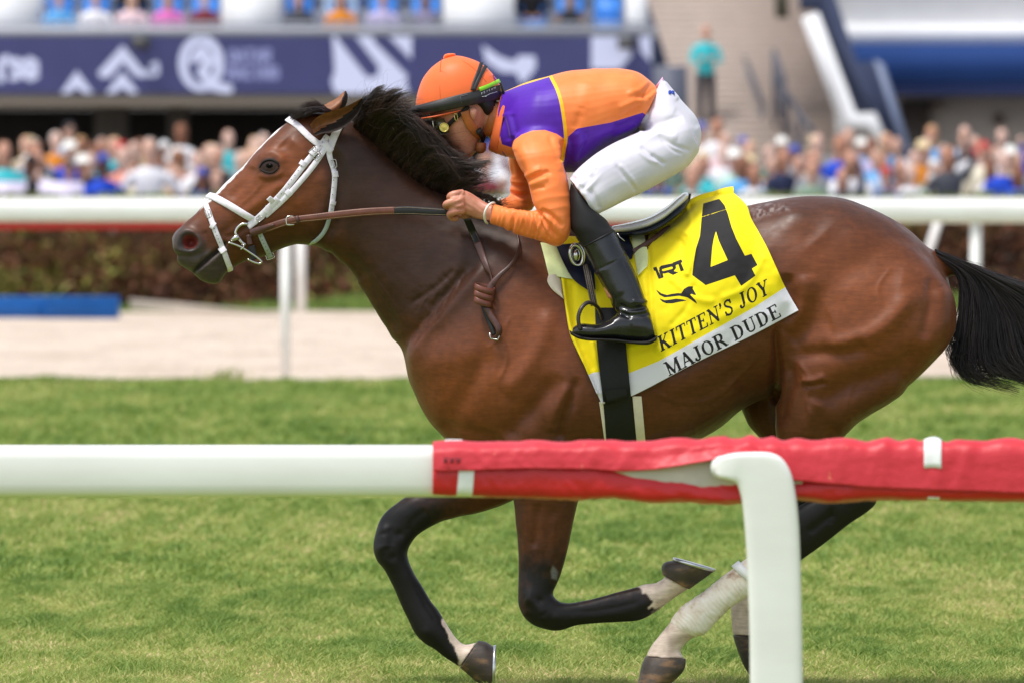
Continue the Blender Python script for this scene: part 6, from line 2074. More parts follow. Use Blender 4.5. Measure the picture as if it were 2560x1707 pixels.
# blue trough and a pale plank lying on the sand
zx0 = -9.0
TRx = W(300, 0, 74)[0]
mb = MB()
y0 = 73.4
mb.box((zx0, y0, 0), (TRx, y0 + .03, .24)); mb.box((zx0, y0 + .5, 0), (TRx, y0 + .53, .24)); mb.box((zx0, y0 + .03, .0), (TRx - .03, y0 + .5, .03)); mb.box((TRx - .03, y0 + .03, 0), (TRx, y0 + .5, .24))
for x in np.arange(zx0, TRx, .9): mb.box((x, y0 - .03, .0), (x + .06, y0 - .001, .22))
mb.box((zx0, y0 - .045, .2), (TRx + .02, y0 - .032, .26))
o = mb.build('trough', simple('blue_plastic', srgb(30, 104, 186), .45, .4, var=.12, nscale=3), None, smooth=False)
tag(o, 'long blue plastic trough lying on the sand below the hedge', 'trough')
mb = MB()
for q in range(3):
    mb.add([(TRx + .1, 74.2 + q * .15, .19 - q * .05), (TRx + 1.9, 74.2 + q * .15, .02), (TRx + 1.9, 74.24 + q * .15, .02), (TRx + .1, 74.24 + q * .15, .19 - q * .05), (TRx + .1, 74.2 + q * .15, .22 - q * .05), (TRx + 1.9, 74.2 + q * .15, .05), (TRx + 1.9, 74.24 + q * .15, .05), (TRx + .1, 74.24 + q * .15, .22 - q * .05)],
           [(0, 3, 2, 1), (4, 5, 6, 7), (0, 1, 5, 4), (1, 2, 6, 5), (2, 3, 7, 6), (3, 0, 4, 7)])
    o = mb.build('plank', simple('pale_plank', srgb(196, 186, 172), .7), None, smooth=False)
    tag(o, ['front pale plank sloping down beside the blue trough', 'middle pale plank sloping down beside the blue trough', 'rear pale plank sloping down beside the blue trough'][q], 'plank', 'planks by the trough')
    mb = MB()

# ------------------------------------------------------------------ hedge
b = NB('hedge_leaf')
tn = b.attr('tint').outputs['Fac']
c_ = b.ramp(tn, [(0, srgb(64, 42, 30)), (.3, srgb(122, 72, 48)), (.5, srgb(104, 90, 44)), (.66, srgb(142, 74, 58)), (.82, srgb(124, 128, 56)), (1, srgb(176, 170, 84))])
b.set(Base_Color=c_, Roughness=.6)
M_HLEAF = b.m


def leaf_cloud(name, n, x0, x1, y0, y1, z0, z1, size, tintf, seed, mat, parent):
    g = np.random.default_rng(seed)
    P = np.stack([g.uniform(x0, x1, n), y0 + (y1 - y0) * g.random(n) ** 1.8, g.uniform(z0, z1, n)], 1)
    P[:, 1] += .12 * vnoise(P, (1.6, 1, 1.6), seed)
    P[:, 2] += .05 * vnoise(P, (2.2, 2, .1), seed + 1)
    a = g.normal(0, 1, (n, 3)); a /= np.linalg.norm(a, axis=1)[:, None]
    b_ = np.cross(a, g.normal(0, 1, (n, 3))); b_ /= np.linalg.norm(b_, axis=1)[:, None]
    s = size * g.uniform(.6, 1.3, n)[:, None]
    V = np.stack([P - a * s, P + b_ * s * .45, P + a * s, P - b_ * s * .45], 1).reshape(-1, 3)
    F = np.arange(n * 4).reshape(-1, 4)
    me = mesh_np(name, V, F, smooth=False)
    attr(me, 'tint', np.repeat(np.clip(tintf(P, g), 0, 1), 4))
    o = obj(name, me, mat, parent)
    o['kind'] = 'stuff'
    return o


HG = empty('hedge', (0, 81, 0))
tag(HG, 'long clipped hedge of brown, red and green leaves behind the outer rail', 'hedge')
ztop = 1.41
leaf_cloud('leaves', 30000, -11, 11, 80.4, 81.6, .12, ztop - .14, .06, lambda P, g: .46 + .42 * vnoise(P, (2.6, 1, 2.8), 31) + .3 * vnoise(P, (.9, 1, 1.4), 35) + g.normal(0, .16, len(P)), 32, M_HLEAF, HG)
b = NB('hedge_top_leaf')
b.set(Base_Color=b.ramp(b.attr('tint').outputs['Fac'], [(0, srgb(60, 76, 24)), (.5, srgb(104, 122, 40)), (1, srgb(150, 152, 60))]), Roughness=.6)
leaf_cloud('top_leaves', 14000, -11, 11, 80.4, 82.4, ztop - .14, ztop + .02, .055, lambda P, g: .5 + g.normal(0, .22, len(P)), 34, b.m, HG)
mb = MB()
for x in np.arange(-11, 11, .22):
    mb.tube([(x, 81.2, -.02), (x + .05 * math.sin(x * 9), 81.2, .7), (x + .1 * math.sin(x * 5), 81.25, 1.3)], [.022, .015, .006], 5)
mb.build('stems', simple('hedge_stems', srgb(70, 50, 36), .8), HG)['kind'] = 'stuff'
MB().box((-11, 81.4, 0), (11, 82.2, 1.3)).build('dark_core', simple('hedge_dark', srgb(44, 34, 24), .9), HG, smooth=False)  # solid dark box filling the hedge behind the leaves
# ------------------------------------------------------------------ grandstand
GS = empty('grandstand', (0, 108, 0))
tag(GS, 'two-level grandstand with dark lower concourse and a deck of seats', 'building')
YB = 105.0
zb0, zb1 = W(0, 234, YB)[2], W(0, 92, YB)[2]
xl, xrb = -14.0, W(1628, 0, YB)[0]
M_GREY = simple('painted_grey_steel', srgb(168, 170, 178), .6, .3, var=.06, nscale=2)
M_BEIGE = simple('beige_render', srgb(196, 180, 164), .85, .2, var=.08, nscale=2)
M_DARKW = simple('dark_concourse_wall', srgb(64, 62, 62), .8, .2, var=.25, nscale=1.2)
M_WALLW = simple('white_render', srgb(230, 230, 232), .7, .3, var=.04, nscale=2)
M_NAVYP = simple('navy_painted_panel', srgb(62, 70, 96), .55, .3, var=.1, nscale=2)
MB().box((xl, YB + .02, zb1 + .002), (xrb + .1, YB + .6, W(0, 68, YB)[2])).build('parapet', M_GREY, GS, smooth=False)
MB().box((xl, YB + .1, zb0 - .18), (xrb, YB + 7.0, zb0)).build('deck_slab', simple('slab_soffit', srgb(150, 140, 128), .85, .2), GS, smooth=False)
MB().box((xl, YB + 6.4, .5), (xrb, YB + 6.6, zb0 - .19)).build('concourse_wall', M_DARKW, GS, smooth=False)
for u0, u1 in ((238, 320), (420, 470), (880, 980), (1350, 1420)):
    MB().box((W(u0, 0, YB + 4)[0], YB + 3.8, .5), (W(u1, 0, YB + 4)[0], YB + 4.3, zb0 - .181)).build('column', simple('grey_column', srgb(108, 104, 100), .8), GS, smooth=False)
zd = zb0 + .34
for r in range(5):
    MB().box((xl, YB + .62 + r * .9, zd + (r * .34 - .5 if r else -.015)), (xrb, YB + .62 + (r + 1) * .9 - .002, zd + r * .34)).build('terrace_step', M_GREY, GS, smooth=False)
MB().box((xl, YB + 5.2, zd), (xrb, YB + 5.4, zd + 6)).build('rear_wall', M_WALLW, GS, smooth=False)
MB().tube([(xl, YB + .3, W(0, 58, YB)[2]), (xrb, YB + .3, W(0, 58, YB)[2])], .025, 8).build('hand_rail', M_GREY, GS)
# white aisle walls between the seat blocks
for u0, u1 in ((-60, 100), (560, 700), (1110, 1285), (1565, 1615)):
    MB().box((W(u0, 0, YB + 2)[0], YB + 1.0, zd + .005), (W(u1, 0, YB + 2)[0], YB + 3.0, zd + 1.5)).build('aisle_wall', M_WALLW, GS, smooth=False)

# advertising banner with prints
b = NB('banner_vinyl')
pr = b.math('LESS_THAN', b.attr('print').outputs['Fac'], 0)
pr2 = b.math('LESS_THAN', b.attr('faint').outputs['Fac'], 0)
c_ = b.mix(pr2, b.ramp(b.noise(2, 3, b.coords()), [(.3, srgb(58, 60, 108)), (.7, srgb(64, 66, 116))]), srgb(140, 145, 190))
b.set(Base_Color=b.mix(pr, c_, srgb(214, 218, 246)), Roughness=.5)
nx, ny = 620, 60
Ub, Vb = np.meshgrid(np.linspace(-280, 1628, nx), np.linspace(92, 234, ny))
UV = np.stack([Ub.ravel(), Vb.ravel()], 1)
K1 = lambda pts: np.array([(x / 2.735, y / 2.735) for x, y in pts])
K2 = lambda pts: np.array([(700 + x / 2.352, y / 2.352) for x, y in pts])
ell = lambda cx, cy, rx, ry: np.array([(cx + rx * math.cos(t), cy + ry * math.sin(t)) for t in np.linspace(0, 6.283, 40)[:-1]])
sh = [sdf(UV, K1([(840, 310), (985, 495), (960, 535), (925, 520), (840, 425), (750, 530), (690, 535), (668, 500)])),
      sdf(UV, K1([(525, 485), (635, 635), (590, 645), (525, 600), (460, 645), (415, 640)])), sdf(UV, K1([(835, 490), (945, 635), (900, 645), (835, 600), (770, 645), (725, 640)])),
      dist_poly(UV, K1([(985, 505), (1010, 505)])) - 9, dist_poly(UV, K1([(1040, 450), (1070, 440), (1075, 500), (1045, 515)])) - 6,
      np.maximum(sdf(UV, K1(ell(1375, 435, 155, 192))), -sdf(UV, K1(ell(1375, 440, 92, 138)))),
      dist_poly(UV, K1([(1340, 400), (1390, 360), (1430, 420), (1380, 500), (1460, 590), (1560, 612)])) - 12,
      dist_poly(UV, K1([(1310, 420), (1350, 340), (1400, 330)])) - 6,
      dist_poly(UV, K1([(5, 545), (5, 430), (20, 410), (50, 400)])) - 9,
      dist_poly(UV, K1([(135, 425), (105, 415), (80, 440), (100, 470), (130, 490), (125, 525), (80, 535)])) - 8,
      dist_poly(UV, K1([(170, 480), (245, 478), (240, 430), (200, 410), (165, 445), (170, 510), (205, 538), (245, 520)])) - 8,
      np.maximum(sdf(UV, K2([(305, 190), (775, 190), (772, 390), (740, 470), (762, 570), (330, 570), (300, 480), (322, 420)])), 20 - dist_poly(UV, K2([(385, 215), (535, 410)]))),
      sdf(UV, K2([(1190, 265), (1290, 335), (1380, 365), (1400, 330), (1500, 330), (1505, 400), (1450, 470), (1420, 495), (1390, 430), (1300, 425), (1210, 365)])),
      sdf(UV, K2([(1830, 190), (2050, 190), (2070, 330), (1990, 410), (1830, 410)])), sdf(UV, K2([(2110, 190), (2190, 190), (2190, 380), (2120, 300)]))]
sh[11] = np.maximum(sh[11], 18 - dist_poly(UV, K2([(590, 225), (760, 400)])))
faint = [dist_poly(UV, K1([(x0 + q[0] * 46, y0 - q[1] * 80) for q in s])) - 4.5
         for x0, y0, word in ((1570, 425, 'QATAR'), (1560, 540, 'RACING')) for ci, ch in enumerate(word)
         for s in [[(x + ci * 1.28, y) for x, y in st_] for st_ in {'Q': [[(.5, 0), (.1, .1), (0, .5), (.1, .9), (.5, 1), (.9, .9), (1, .5), (.9, .1), (.5, 0)], [(.6, .3), (1, 0)]], 'A': [[(0, 0), (.5, 1), (1, 0)], [(.2, .35), (.8, .35)]], 'T': [[(0, 1), (1, 1)], [(.5, 1), (.5, 0)]],
                   'R': [[(0, 0), (0, 1), (.8, 1), (.9, .75), (.8, .5), (0, .5)], [(.4, .5), (.95, 0)]], 'C': [[(.95, .85), (.5, 1), (.1, .8), (0, .5), (.1, .2), (.5, 0), (.95, .15)]], 'I': [[(.5, 0), (.5, 1)]], 'N': [[(0, 0), (0, 1), (.9, 0), (.9, 1)]],
                   'G': [[(.95, .85), (.5, 1), (.1, .8), (0, .5), (.1, .2), (.5, 0), (.95, .15), (.95, .5), (.6, .5)]]}[ch]]]
Pb = np.array([W(u, v, YB) for u, v in UV])
g = np.arange(nx * ny).reshape(ny, nx)
me = mesh_np('banner', np.vstack([Pb, Pb[g[0, 0]] + [0, .03, 0], Pb[g[0, -1]] + [0, .03, 0], Pb[g[-1, -1]] + [0, .03, 0], Pb[g[-1, 0]] + [0, .03, 0]]),
             [tuple(q) for q in np.stack([g[:-1, :-1], g[1:, :-1], g[1:, 1:], g[:-1, 1:]], -1).reshape(-1, 4)] + [(nx * ny, nx * ny + 1, nx * ny + 2, nx * ny + 3)])
attr(me, 'print', np.concatenate([np.min(sh, 0), np.full(4, 9.)]))
attr(me, 'faint', np.concatenate([np.min(faint, 0), np.full(4, 9.)]))
me.materials.append(b.m)
tag(obj('banner', me), 'long navy advertising banner with pale logos along the stand', 'banner')
for u, lab in ((352, 'small dark floodlight above the arrow logo on the banner'), (1567, 'small dark floodlight at the right end of the banner')):
    p = W(u, 108, YB - .3)
    mb = MB().box(p - [.14, 0, .09], p + [.14, .16, .09]).box(p + [-.03, .16, -.03], p + [.03, .3, .03]).box(p + [-.12, -.012, -.07], p + [.12, -.001, .07])
    tag(mb.build('floodlight', simple('floodlight_casing', srgb(70, 70, 72), .5), None, smooth=False), lab, 'floodlight', 'floodlights on the banner')

# stairs, parapets, right-hand building
ST = empty('staircase', (4, 128, 0))
tag(ST, 'wide beige concrete staircase climbing between the stand and the white building', 'staircase')
M_STEP = simple('beige_step', srgb(206, 190, 178), .85, .2, var=.06, nscale=3)
xs0, xs1 = W(1560, 0, 127)[0], W(2090, 0, 127)[0]
z, y = 1.0, 124.0
zs = {}
for k_ in range(42):
    MB().box((xs0, y, z - .3), (xs1, y + (.219 if k_ < 41 else 6), z)).build('step', M_STEP, ST, smooth=False)
    MB().box((xs0, y - .012, z - .03), (xs1, y - .001, z + .0)).build('nosing', simple('nosing', srgb(190, 178, 168), .85) if k_ == 0 else bpy.data.materials['nosing'], ST, smooth=False)
    zs[k_] = (y, z)
    y += .22; z += .12
M_RAILD = simple('dark_grey_railing', srgb(76, 78, 90), .5, .4)


def handrail(u0, v0, u1, v1, ya, yb, n=5):
    a, c = W(u0, v0, ya), W(u1, v1, yb)
    mb = MB().tube([a, c], .05, 8)
    for t in np.linspace(0, 1, n):
        p = a * (1 - t) + c * t
        mb.tube([p, p - [0, 0, .92]], .035, 6)
    mb.tube([a - [0, 0, .45], c - [0, 0, .45]], .016, 6)
    o = mb.build('handrail', M_RAILD, ST)


handrail(1905, 262, 1790, -40, 127.5, 133, 7)
handrail(1960, 205, 1935, 130, 125.0, 126.3, 3)
handrail(2030, 330, 1935, 190, 124.2, 127.0, 4)


def slab(name, poly, y, d, mat, par):
    """upright slab with the outline poly (photo pixels at depth y) and thickness d"""
    A = np.array([W(u, v, y) for u, v in poly])
    n = len(A)
    return MB().add(np.vstack([A, A + [0, d, 0]]), [tuple(range(n)), tuple(range(2 * n - 1, n - 1, -1))] + [(i, n + i, n + (i + 1) % n, (i + 1) % n) for i in range(n)]).build(name, mat, par, smooth=False)


slab('stringer', [(2004, 44), (2046, 30), (2140, 284), (2188, 282), (2214, 345), (2214, 430), (2184, 430), (2176, 322), (2104, 320)], 122.3, .3, M_WALLW, ST)
slab('side_panel', [(1998, -40), (2078, -40), (2144, 156), (2192, 154), (2296, 440), (2180, 440), (2176, 296), (2136, 292), (2038, 25), (2000, 25)], 123.0, .25, M_NAVYP, ST)
slab('panel_edge', [(2186, 150), (2210, 160), (2300, 440), (2280, 440)], 122.6, .2, simple('blue_grey_edge', srgb(110, 122, 150), .5), ST)
slab('newel_box', [(1632, 165), (1718, 165), (1725, 420), (1632, 420)], 121.5, .8, simple('slate_box', srgb(84, 88, 104), .6), ST)
slab('left_panel', [(1545, -40), (1605, -40), (1660, 130), (1690, 240), (1640, 240), (1545, 90)], 122.0, .3, M_NAVYP, ST)
slab('planter_post', [(1935, -40), (1968, -40), (1972, 46), (1940, 46)], 127.0, .4, simple('olive_box', srgb(76, 74, 58), .7), ST)
RB = empty('clubhouse', (9, 116, 0))
tag(RB, 'white building with a deep blue awning band at the right edge', 'building')
Y2 = 124.6
bx = lambda name, u0, v0, u1, v1, y, d, mat: MB().box((W(u0, 0, y)[0], y, W(0, v1, y)[2]), (W(u1, 0, y)[0], y + d, W(0, v0, y)[2])).build(name, mat, RB, smooth=False)
bx('upper_wall', 2085, -400, 3400, 58, Y2 + .25, 6, M_WALLW)
bx('cornice', 2085, 59, 3400, 110, Y2, 6, M_WALLW)
bx('awning', 2100, 111, 3400, 206, Y2 - .5, 4, simple('blue_awning', srgb(36, 64, 120), .75, .15, var=.05, nscale=2))
bx('awning_underside', 2110, 207, 3400, 236, Y2 - .45, 4, simple('shaded_underside_blue', srgb(44, 58, 104), .6, .3))  # upright band, its darker blue stands for the awning's shaded underside
bx('ground_floor_wall', 2140, 237, 3400, 470, Y2 + 1.6, 4, simple('warm_grey_wall', srgb(176, 168, 160), .8, .2, var=.05))
bx('doorway', 2250, 252, 2325, 470, Y2 + 1.5, .09, simple('dark_door', srgb(72, 64, 58), .6))
for u, v in ((2340, 266), (2496, 300)):
    c = W(u, v, Y2 + 1.55)
    MB().tube([c - [0, .15, 0], c + [0, .04, 0]], .1, 14).build('wall_lamp', simple('dark_lamp', srgb(84, 68, 64), .6), RB)
MB().box((-40, 145, 0), (40, 146, 14)).build('rear_wall', M_WALLW, GS, smooth=False)

# ------------------------------------------------------------------ seats
M_SEATB = simple('blue_seat_plastic', srgb(58, 128, 210), .45, .4, var=.08)
mb = MB()
mb.rings([np.array([(-.21, y_, z_), (.21, y_, z_), (.21, y_ + t_, z_ + .0), (-.21, y_ + t_, z_)]) + 0 for y_, z_, t_ in ((.20, .42, .03), (.25, .60, .03), (.29, .82, .03))])
mb.box((-.2, -.2, .38), (.2, .2, .415)); mb.box((-.025, -.05, .0), (.025, .15, .379))
seat_me = mb.build('x', M_SEATB, None, smooth=False).data
bpy.data.objects.remove(bpy.data.objects['x'], do_unlink=True)
SEATX = []
for bi, (u0, u1, bname) in enumerate(((108, 552, 'left block'), (706, 1104, 'middle block'), (1290, 1560, 'right block'))):
    for r in range(4):
        yy_ = YB + .62 + r * .9 + .45
        xa, xb = W(u0, 0, yy_)[0], W(u1, 0, yy_)[0]
        ns = max(1, int((xb - xa) / .5))
        for i in range(ns):
            x = xa + .25 + (xb - xa - .5) * i / max(1, ns - 1)
            s = bpy.data.objects.new('stadium_seat', seat_me)
            COL.objects.link(s)
            s.location = (x, yy_, zd + r * .34 + .001)
            if True:
                s['label'] = '%s blue plastic seat from the left, %s row of the %s' % (['first', 'second', 'third', 'fourth', 'fifth', 'sixth', 'seventh', 'eighth', 'ninth', 'tenth'][i % 10], ['front', 'second', 'third', 'fourth'][r], bname)
                s['category'] = 'seat'; s['group'] = 'blue seats on the deck'
            SEATX.append((x, yy_, zd + r * .34, bi, r))

# ------------------------------------------------------------------ spectators
def ring_h(c, rx, ry, n=12, p=2.2):
    th = np.arange(n) * 2 * math.pi / n
    cx, sy = np.cos(th), np.sin(th)
    return np.asarray(c, float) + np.stack([np.sign(cx) * np.abs(cx) ** (2 / p) * rx, np.sign(sy) * np.abs(sy) ** (2 / p) * ry, np.zeros(n)], 1)


def make_person(pose, hat, seed):
    """standing or sitting figure facing -y; materials: 0 skin, 1 top, 2 trousers, 3 hair or hat"""
    mb = MB()
    sit = pose == 'sit'
    hz = .50 if sit else .92
    if sit:
        for s in (-1, 1):
            mb.tube([(s * .10, .02, .50), (s * .11, -.40, .50)], [.085, .065], 10, 2)
            mb.tube([(s * .11, -.40, .50), (s * .11, -.38, .06)], [.06, .045], 10, 2)
            mb.box((s * .11 - .045, -.52, 0), (s * .11 + .045, -.32, .07), 3)
    else:
        for s in (-1, 1):
            mb.rings([ring_h((s * (.09 + .02 * (1 - t)), .02, .06 + .86 * t), .055 + .035 * t, .06 + .04 * t) for t in np.linspace(0, 1, 6)], 2)
            mb.box((s * .11 - .045, -.18, 0), (s * .11 + .045, .09, .065), 3)
    T = [(0, .165, .115), (.10, .155, .105), (.22, .15, .10), (.36, .175, .115), (.46, .195, .115), (.53, .17, .095), (.57, .08, .065)]
    mb.rings([ring_h((0, .01, hz + z_ - .03), rx, ry, 16) for z_, rx, ry in T], 1)
    mb.rings([ring_h((0, .0, hz + z_), .05, .055, 10) for z_ in (.50, .56, .62)], 0)
    H = hz + .62
    mb.rings([ring_h((0, -.015 + dy, H + z_), rx, ry, 14) for z_, rx, ry, dy in ((-.02, .03, .035, -.03), (.02, .055, .07, -.02), (.08, .072, .09, 0), (.14, .076, .097, .0), (.20, .066, .085, .005), (.235, .035, .045, .01))], 0)
    mb.rings([ring_h((0, -.108, H + z_), .012, .016, 6) for z_ in (.06, .08, .11)], 0)
    for s in (-1, 1):
        mb.rings([ring_h((s * .077, 0, H + z_), .008, .018, 6) for z_ in (.07, .10, .13)], 0)
        mb.tube([(s * .03, -.098, H + .118), (s * .03, -.104, H + .118)], .011, 6, 3)
    if hat == 'cap':
        mb.rings([ring_h((0, .0, H + z_), rx, ry, 14) for z_, rx, ry in ((.135, .084, .104), (.19, .08, .10), (.24, .055, .068), (.26, .01, .01))], 3)
        mb.box((-.065, -.19, H + .14), (.065, -.08, H + .152), 3)
    elif hat == 'brim':
        mb.rings([ring_h((0, .0, H + z_), rx, ry, 16) for z_, rx, ry in ((.15, .16, .18), (.16, .16, .18), (.165, .088, .105), (.25, .078, .092), (.265, .01, .01))], 3)
    elif hat == 'long':
        mb.rings([ring_h((0, .035, H + z_), rx, ry, 14) for z_, rx, ry in ((-.10, .08, .05), (.0, .085, .07), (.1, .086, .085), (.18, .084, .085), (.24, .055, .06), (.256, .01, .01))], 3)
    elif hat == 'short':
        mb.rings([ring_h((0, .022, H + z_), rx, ry, 14) for z_, rx, ry in ((.06, .07, .078), (.14, .082, .09), (.2, .076, .088), (.24, .045, .055), (.256, .01, .01))], 3)
    S = hz + .45
    J = {'down': [(.26, .02, hz + .18), (.27, -.06, hz - .06)], 'hips': [(.36, .06, hz + .20), (.19, -.06, hz + .08)], 'phone': [(.25, -.10, hz + .22), (.07, -.28, hz + .50)], 'up': [(.30, -.06, hz + .66), (.22, -.10, hz + .95)],
         'fold': [(.26, -.04, hz + .20), (-.06, -.18, hz + .24)], 'sit': [(.25, -.05, hz + .18), (.10, -.28, hz + .08)]}
    for s in (-1, 1):
        e, h = J[pose if not (pose == 'up' and s < 0) else 'down']
        sh_ = np.array((s * .175, .01, S))
        e, h = np.array((s * e[0], e[1], e[2])), np.array((s * h[0], h[1], h[2]))
        mb.tube(cr([sh_, sh_ * .5 + e * .5 + [s * .012, 0, 0], e], 6), [.066, .064, .06, .055, .05, .046], 10, 1)
        long_ = seed % 2
        mb.tube(cr([e, (e + h) / 2, h], 5), [.044, .042, .038, .034, .030], 9, 1 if long_ else 0)
        d = (h - e) / np.linalg.norm(h - e)
        mb.tube([h, h + d * .05, h + d * .1], [.032, .04, .022], 8, 0)
    if pose == 'phone':
        mb.box((-.04, -.35, hz + .50), (.04, -.34, hz + .66), 3)
    o = mb.build('x', None, None)
    me = o.data
    bpy.data.objects.remove(o, do_unlink=True)
    return me


def pal(name, r, g, b_):
    k = 'crowd_' + name
    return bpy.data.materials.get(k) or simple(k, srgb(r, g, b_), .75, .2, var=.1, nscale=12)


TOPS = {'white': (236, 234, 238), 'pale pink': (236, 206, 210), 'pale blue': (178, 200, 226), 'salmon': (222, 150, 132), 'beige': (206, 186, 160), 'grey': (150, 150, 154), 'sage green': (136, 158, 140), 'navy': (48, 54, 82), 'black': (36, 35, 38), 'royal blue': (40, 78, 200),
        'turquoise': (70, 196, 204), 'lavender': (190, 180, 214), 'mint': (188, 222, 208), 'tan': (176, 140, 112), 'maroon': (122, 48, 56), 'orange': (224, 140, 48), 'pink': (222, 116, 186), 'sky blue': (100, 170, 226), 'charcoal': (74, 76, 84), 'cream': (238, 228, 204)}
SKINS = [(214, 170, 150), (204, 154, 132), (188, 136, 112), (222, 184, 168), (146, 100, 80), (108, 74, 60)]
HAIRS = {'dark hair': (44, 34, 30), 'blond hair': (206, 172, 120), 'grey hair': (170, 166, 162), 'brown hair': (104, 72, 52), 'white cap': (236, 236, 236), 'blue cap': (60, 90, 180), 'straw hat': (222, 200, 160), 'black cap': (40, 40, 44), 'white hat': (240, 238, 232), 'red cap': (190, 60, 60)}
ORD = ['first', 'second', 'third', 'fourth', 'fifth', 'sixth', 'seventh', 'eighth', 'ninth', 'tenth', 'eleventh', 'twelfth', 'thirteenth', 'fourteenth', 'fifteenth', 'sixteenth', 'seventeenth', 'eighteenth', 'nineteenth', 'twentieth',
       'twenty-first', 'twenty-second', 'twenty-third', 'twenty-fourth', 'twenty-fifth', 'twenty-sixth', 'twenty-seventh', 'twenty-eighth', 'twenty-ninth', 'thirtieth', 'thirty-first', 'thirty-second', 'thirty-third', 'thirty-fourth', 'thirty-fifth', 'thirty-sixth', 'thirty-seventh', 'thirty-eighth']
PM = {}
crng = random.Random(42)


def spectator(x, y, z, top, hair, skin, pose, rot, label, group, sc=1.0, trs=(70, 74, 92)):
    hat = {'white cap': 'cap', 'blue cap': 'cap', 'black cap': 'cap', 'red cap': 'cap', 'straw hat': 'brim', 'white hat': 'brim', 'blond hair': 'long', 'brown hair': crng.choice(['long', 'short']), 'dark hair': crng.choice(['short', 'long'])}.get(hair, 'short')
    sl = 0 if crng.random() < .35 else 1
    key = (pose, hat, sl)
    if key not in PM:
        me = make_person(pose, hat, sl)
        for q in range(4): me.materials.append(None)
        PM[key] = me
    o = bpy.data.objects.new('person', PM[key])
    COL.objects.link(o)
    o.location = (x, y, z)
    o.rotation_euler = (0, 0, rot)
    o.scale = (sc, sc, sc)
    mats = [pal('skin%d' % skin, *SKINS[skin]), pal(top.replace(' ', '_'), *TOPS[top]), pal('trousers_%d' % trs[0], *trs), pal(hair.replace(' ', '_'), *HAIRS[hair])]
    for q, m in enumerate(mats):
        o.material_slots[q].link = 'OBJECT'
        o.material_slots[q].material = m
    tag(o, label, 'person', group)
    return o


GC = 'spectators standing behind the hedge'
taken = []
SP = [  # u, head-top v, row depth y, top, hair, skin, pose, label
    (258, 382, 84.6, 'royal blue', 'blue cap', 5, 'fold', 'man in royal blue jacket, hands at his chest, behind the far rail'),
    (374, 344, 84.9, 'white', 'grey hair', 0, 'hips', 'man in white shirt with hands on hips behind the far rail'),
    (505, 418, 84.6, 'royal blue', 'blue cap', 4, 'fold', 'person in royal blue jacket just left of the horse’s nose'),
    (78, 385, 84.6, 'black', 'black cap', 5, 'down', 'person in black between two white barrier boards'),
    (10, 352, 86.5, 'turquoise', 'brown hair', 1, 'down', 'person in turquoise at the left edge of the picture'),
    (2215, 415, 84.8, 'royal blue', 'red cap', 1, 'down', 'person in royal blue above the horse’s croup'),
    (2100, 335, 90.0, 'royal blue', 'brown hair', 2, 'down', 'person in royal blue standing high below the white stair edge'),
    (2545, 410, 85.2, 'royal blue', 'dark hair', 4, 'fold', 'person in royal blue at the right edge of the picture'),
    (2125, 372, 86.6, 'white', 'brown hair', 1, 'phone', 'woman in white with raised hands in the right-hand crowd'),
    (2030, 400, 85.8, 'sage green', 'brown hair', 1, 'down', 'person in sage green in the right-hand crowd'),
    (1885, 408, 84.8, 'white', 'dark hair', 2, 'fold', 'broad person in white above the saddle cloth'),
    (1730, 420, 84.8, 'white', 'dark hair', 1, 'fold', 'person in white just behind the jockey’s seat'),
    (1836, 372, 88.0, 'mint', 'white hat', 1, 'down', 'person in mint with a white hat right of the jockey'),
    (2372, 362, 87.5, 'charcoal', 'dark hair', 2, 'up', 'person in charcoal with one arm up in the right-hand crowd'),
    (1793, 292, 99.0, 'white', 'dark hair', 2, 'down', 'woman in white standing high beside the jockey’s back'),
    (2460, 352, 90.0, 'cream', 'red cap', 0, 'down', 'person in cream with a red cap in the right-hand crowd'),
    (1260, 430, 84.8, 'royal blue', 'white cap', 1, 'down', 'person in royal blue seen between the jockey’s arms and the mane'),
]
for u, vt, y, top, hair, skin, pose, lab in SP:
    p = W(u, vt, y)
    sc = max(.85, min(1.12, (p[2] - az(y)) / 1.80))
    spectator(p[0], y, p[2] - 1.80 * sc if abs((p[2] - az(y)) / 1.8 - sc) > .02 else az(y), top, hair, skin, pose, 0, lab, GC, sc)
    taken.append((p[0], y))
rows_y = [85.4, 86.9, 88.4, 90.0, 92.0, 94.4, 97.2, 100.4]
wts = ['white'] * 7 + ['royal blue', 'pale pink'] + ['pale blue'] * 3 + ['navy', 'black', 'charcoal', 'navy', 'black', 'grey', 'sage green', 'sky blue'] + ['salmon', 'beige', 'beige', 'grey', 'grey', 'sage green', 'navy', 'navy', 'black', 'black', 'turquoise', 'lavender', 'mint', 'tan', 'maroon', 'charcoal', 'cream', 'cream', 'sky blue', 'orange']
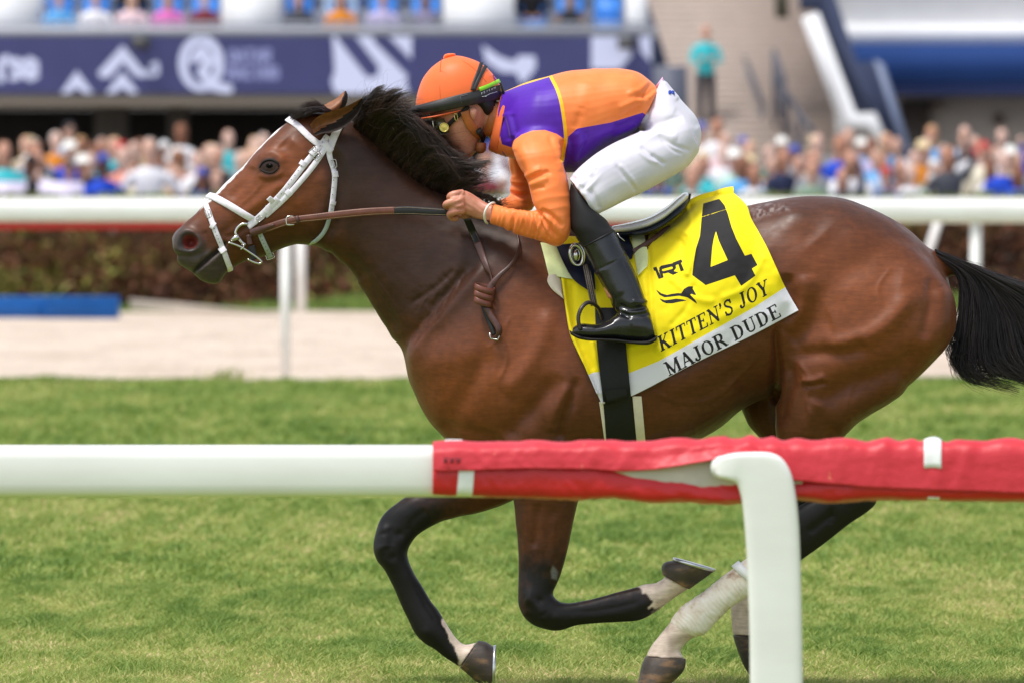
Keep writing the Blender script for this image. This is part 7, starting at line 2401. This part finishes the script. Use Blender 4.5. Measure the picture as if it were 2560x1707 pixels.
for r, y in enumerate(rows_y):
    D_ = CAM_D + y
    hw = 1420 / (FPX / D_)
    x = -hw
    i = 0
    while x < hw and i < 38:
        x += crng.uniform(.42, .70)
        yj = y + crng.uniform(-.35, .35)
        if any(abs(x - tx) < .36 and abs(yj - ty) < .8 for tx, ty in taken): continue
        if r < 2 and crng.random() < .3: continue
        u = 1280 + x * FPX / D_
        if r > 1 and 660 < u < 1520 and crng.random() < .6: continue
        top, hair = crng.choice(wts), crng.choice(['dark hair'] * 5 + ['brown hair'] * 5 + ['blond hair'] * 3 + ['grey hair'] * 4 + ['white cap', 'blue cap', 'straw hat', 'black cap', 'white hat', 'red cap'])
        pose = crng.choice(['down', 'down', 'down', 'fold', 'fold', 'hips', 'phone', 'up' if crng.random() < .3 else 'down'])
        spectator(x, yj, float(az(yj)), top, hair, crng.choice([0, 0, 1, 1, 2, 3, 3, 4]), pose, crng.uniform(-.4, .4),
                  '%s spectator from left, %s crowd row, %s top, %s' % (ORD[i], ['front', 'second', 'third', 'fourth', 'fifth', 'sixth', 'seventh', 'back'][r], top, hair), GC, crng.uniform(.88, 1.04),
                  crng.choice([(70, 74, 92), (52, 50, 54), (176, 160, 138), (96, 110, 140)]))
        taken.append((x, yj))
        i += 1
# man on the stairs
ky, kz = zs[14]
spectator(W(1765, 0, ky)[0], ky + .15, kz, 'turquoise', 'grey hair', 1, 'fold', .1, 'man in turquoise jacket standing alone on the staircase', 'people on the staircase', 1.0, (44, 46, 58))
# people in the seats
seated = [(168, 0, 'sky blue', 'brown hair'), (222, 0, 'white', 'brown hair'), (305, 0, 'pale pink', 'blond hair'), (372, 1, 'black', 'dark hair'), (452, 0, 'pink', 'blond hair'), (525, 0, 'maroon', 'dark hair'), (760, 0, 'charcoal', 'dark hair'), (815, 0, 'orange', 'brown hair'), (885, 1, 'pale blue', 'grey hair'), (915, 0, 'lavender', 'grey hair'), (1085, 0, 'grey', 'brown hair'), (1135, 0, 'lavender', 'dark hair'), (1330, 1, 'black', 'dark hair'), (1390, 0, 'tan', 'blond hair'), (1448, 0, 'charcoal', 'brown hair')]
for i, (u, r, top, hair) in enumerate(seated):
    yy_ = YB + .62 + r * .9 + .42
    xw = W(u, 0, yy_)[0]
    cand = [s for s in SEATX if s[4] == r]
    xw = min(cand, key=lambda s: abs(s[0] - xw))[0]
    spectator(xw, yy_ - .02, zd + r * .34 + .0, top, hair, crng.choice([0, 1, 3]), 'sit', 0, '%s sitting spectator from left above the banner, %s top, %s' % (ORD[i], top, hair), 'spectators in the deck seats', .92)
# white barrier boards at the left
M_BOARD = simple('lilac_white_board', srgb(222, 212, 236), .5, .3, var=.06)
for u0, u1, lab in ((-60, 66, 'white barrier board at the left edge behind the far rail'), (96, 208, 'white barrier board left of the man in the blue jacket')):
    a, c = W(u0, 455, 83.6), W(u1, 500, 83.6)
    mb = MB().box((a[0], 83.6, .5), (c[0], 83.64, a[2]))
    for x in (a[0] + .1, c[0] - .15): mb.box((x, 83.641, .05), (x + .05, 83.69, a[2] - .05))
    tag(mb.build('barrier_board', M_BOARD, None, smooth=False), lab, 'barrier', 'white barrier boards')
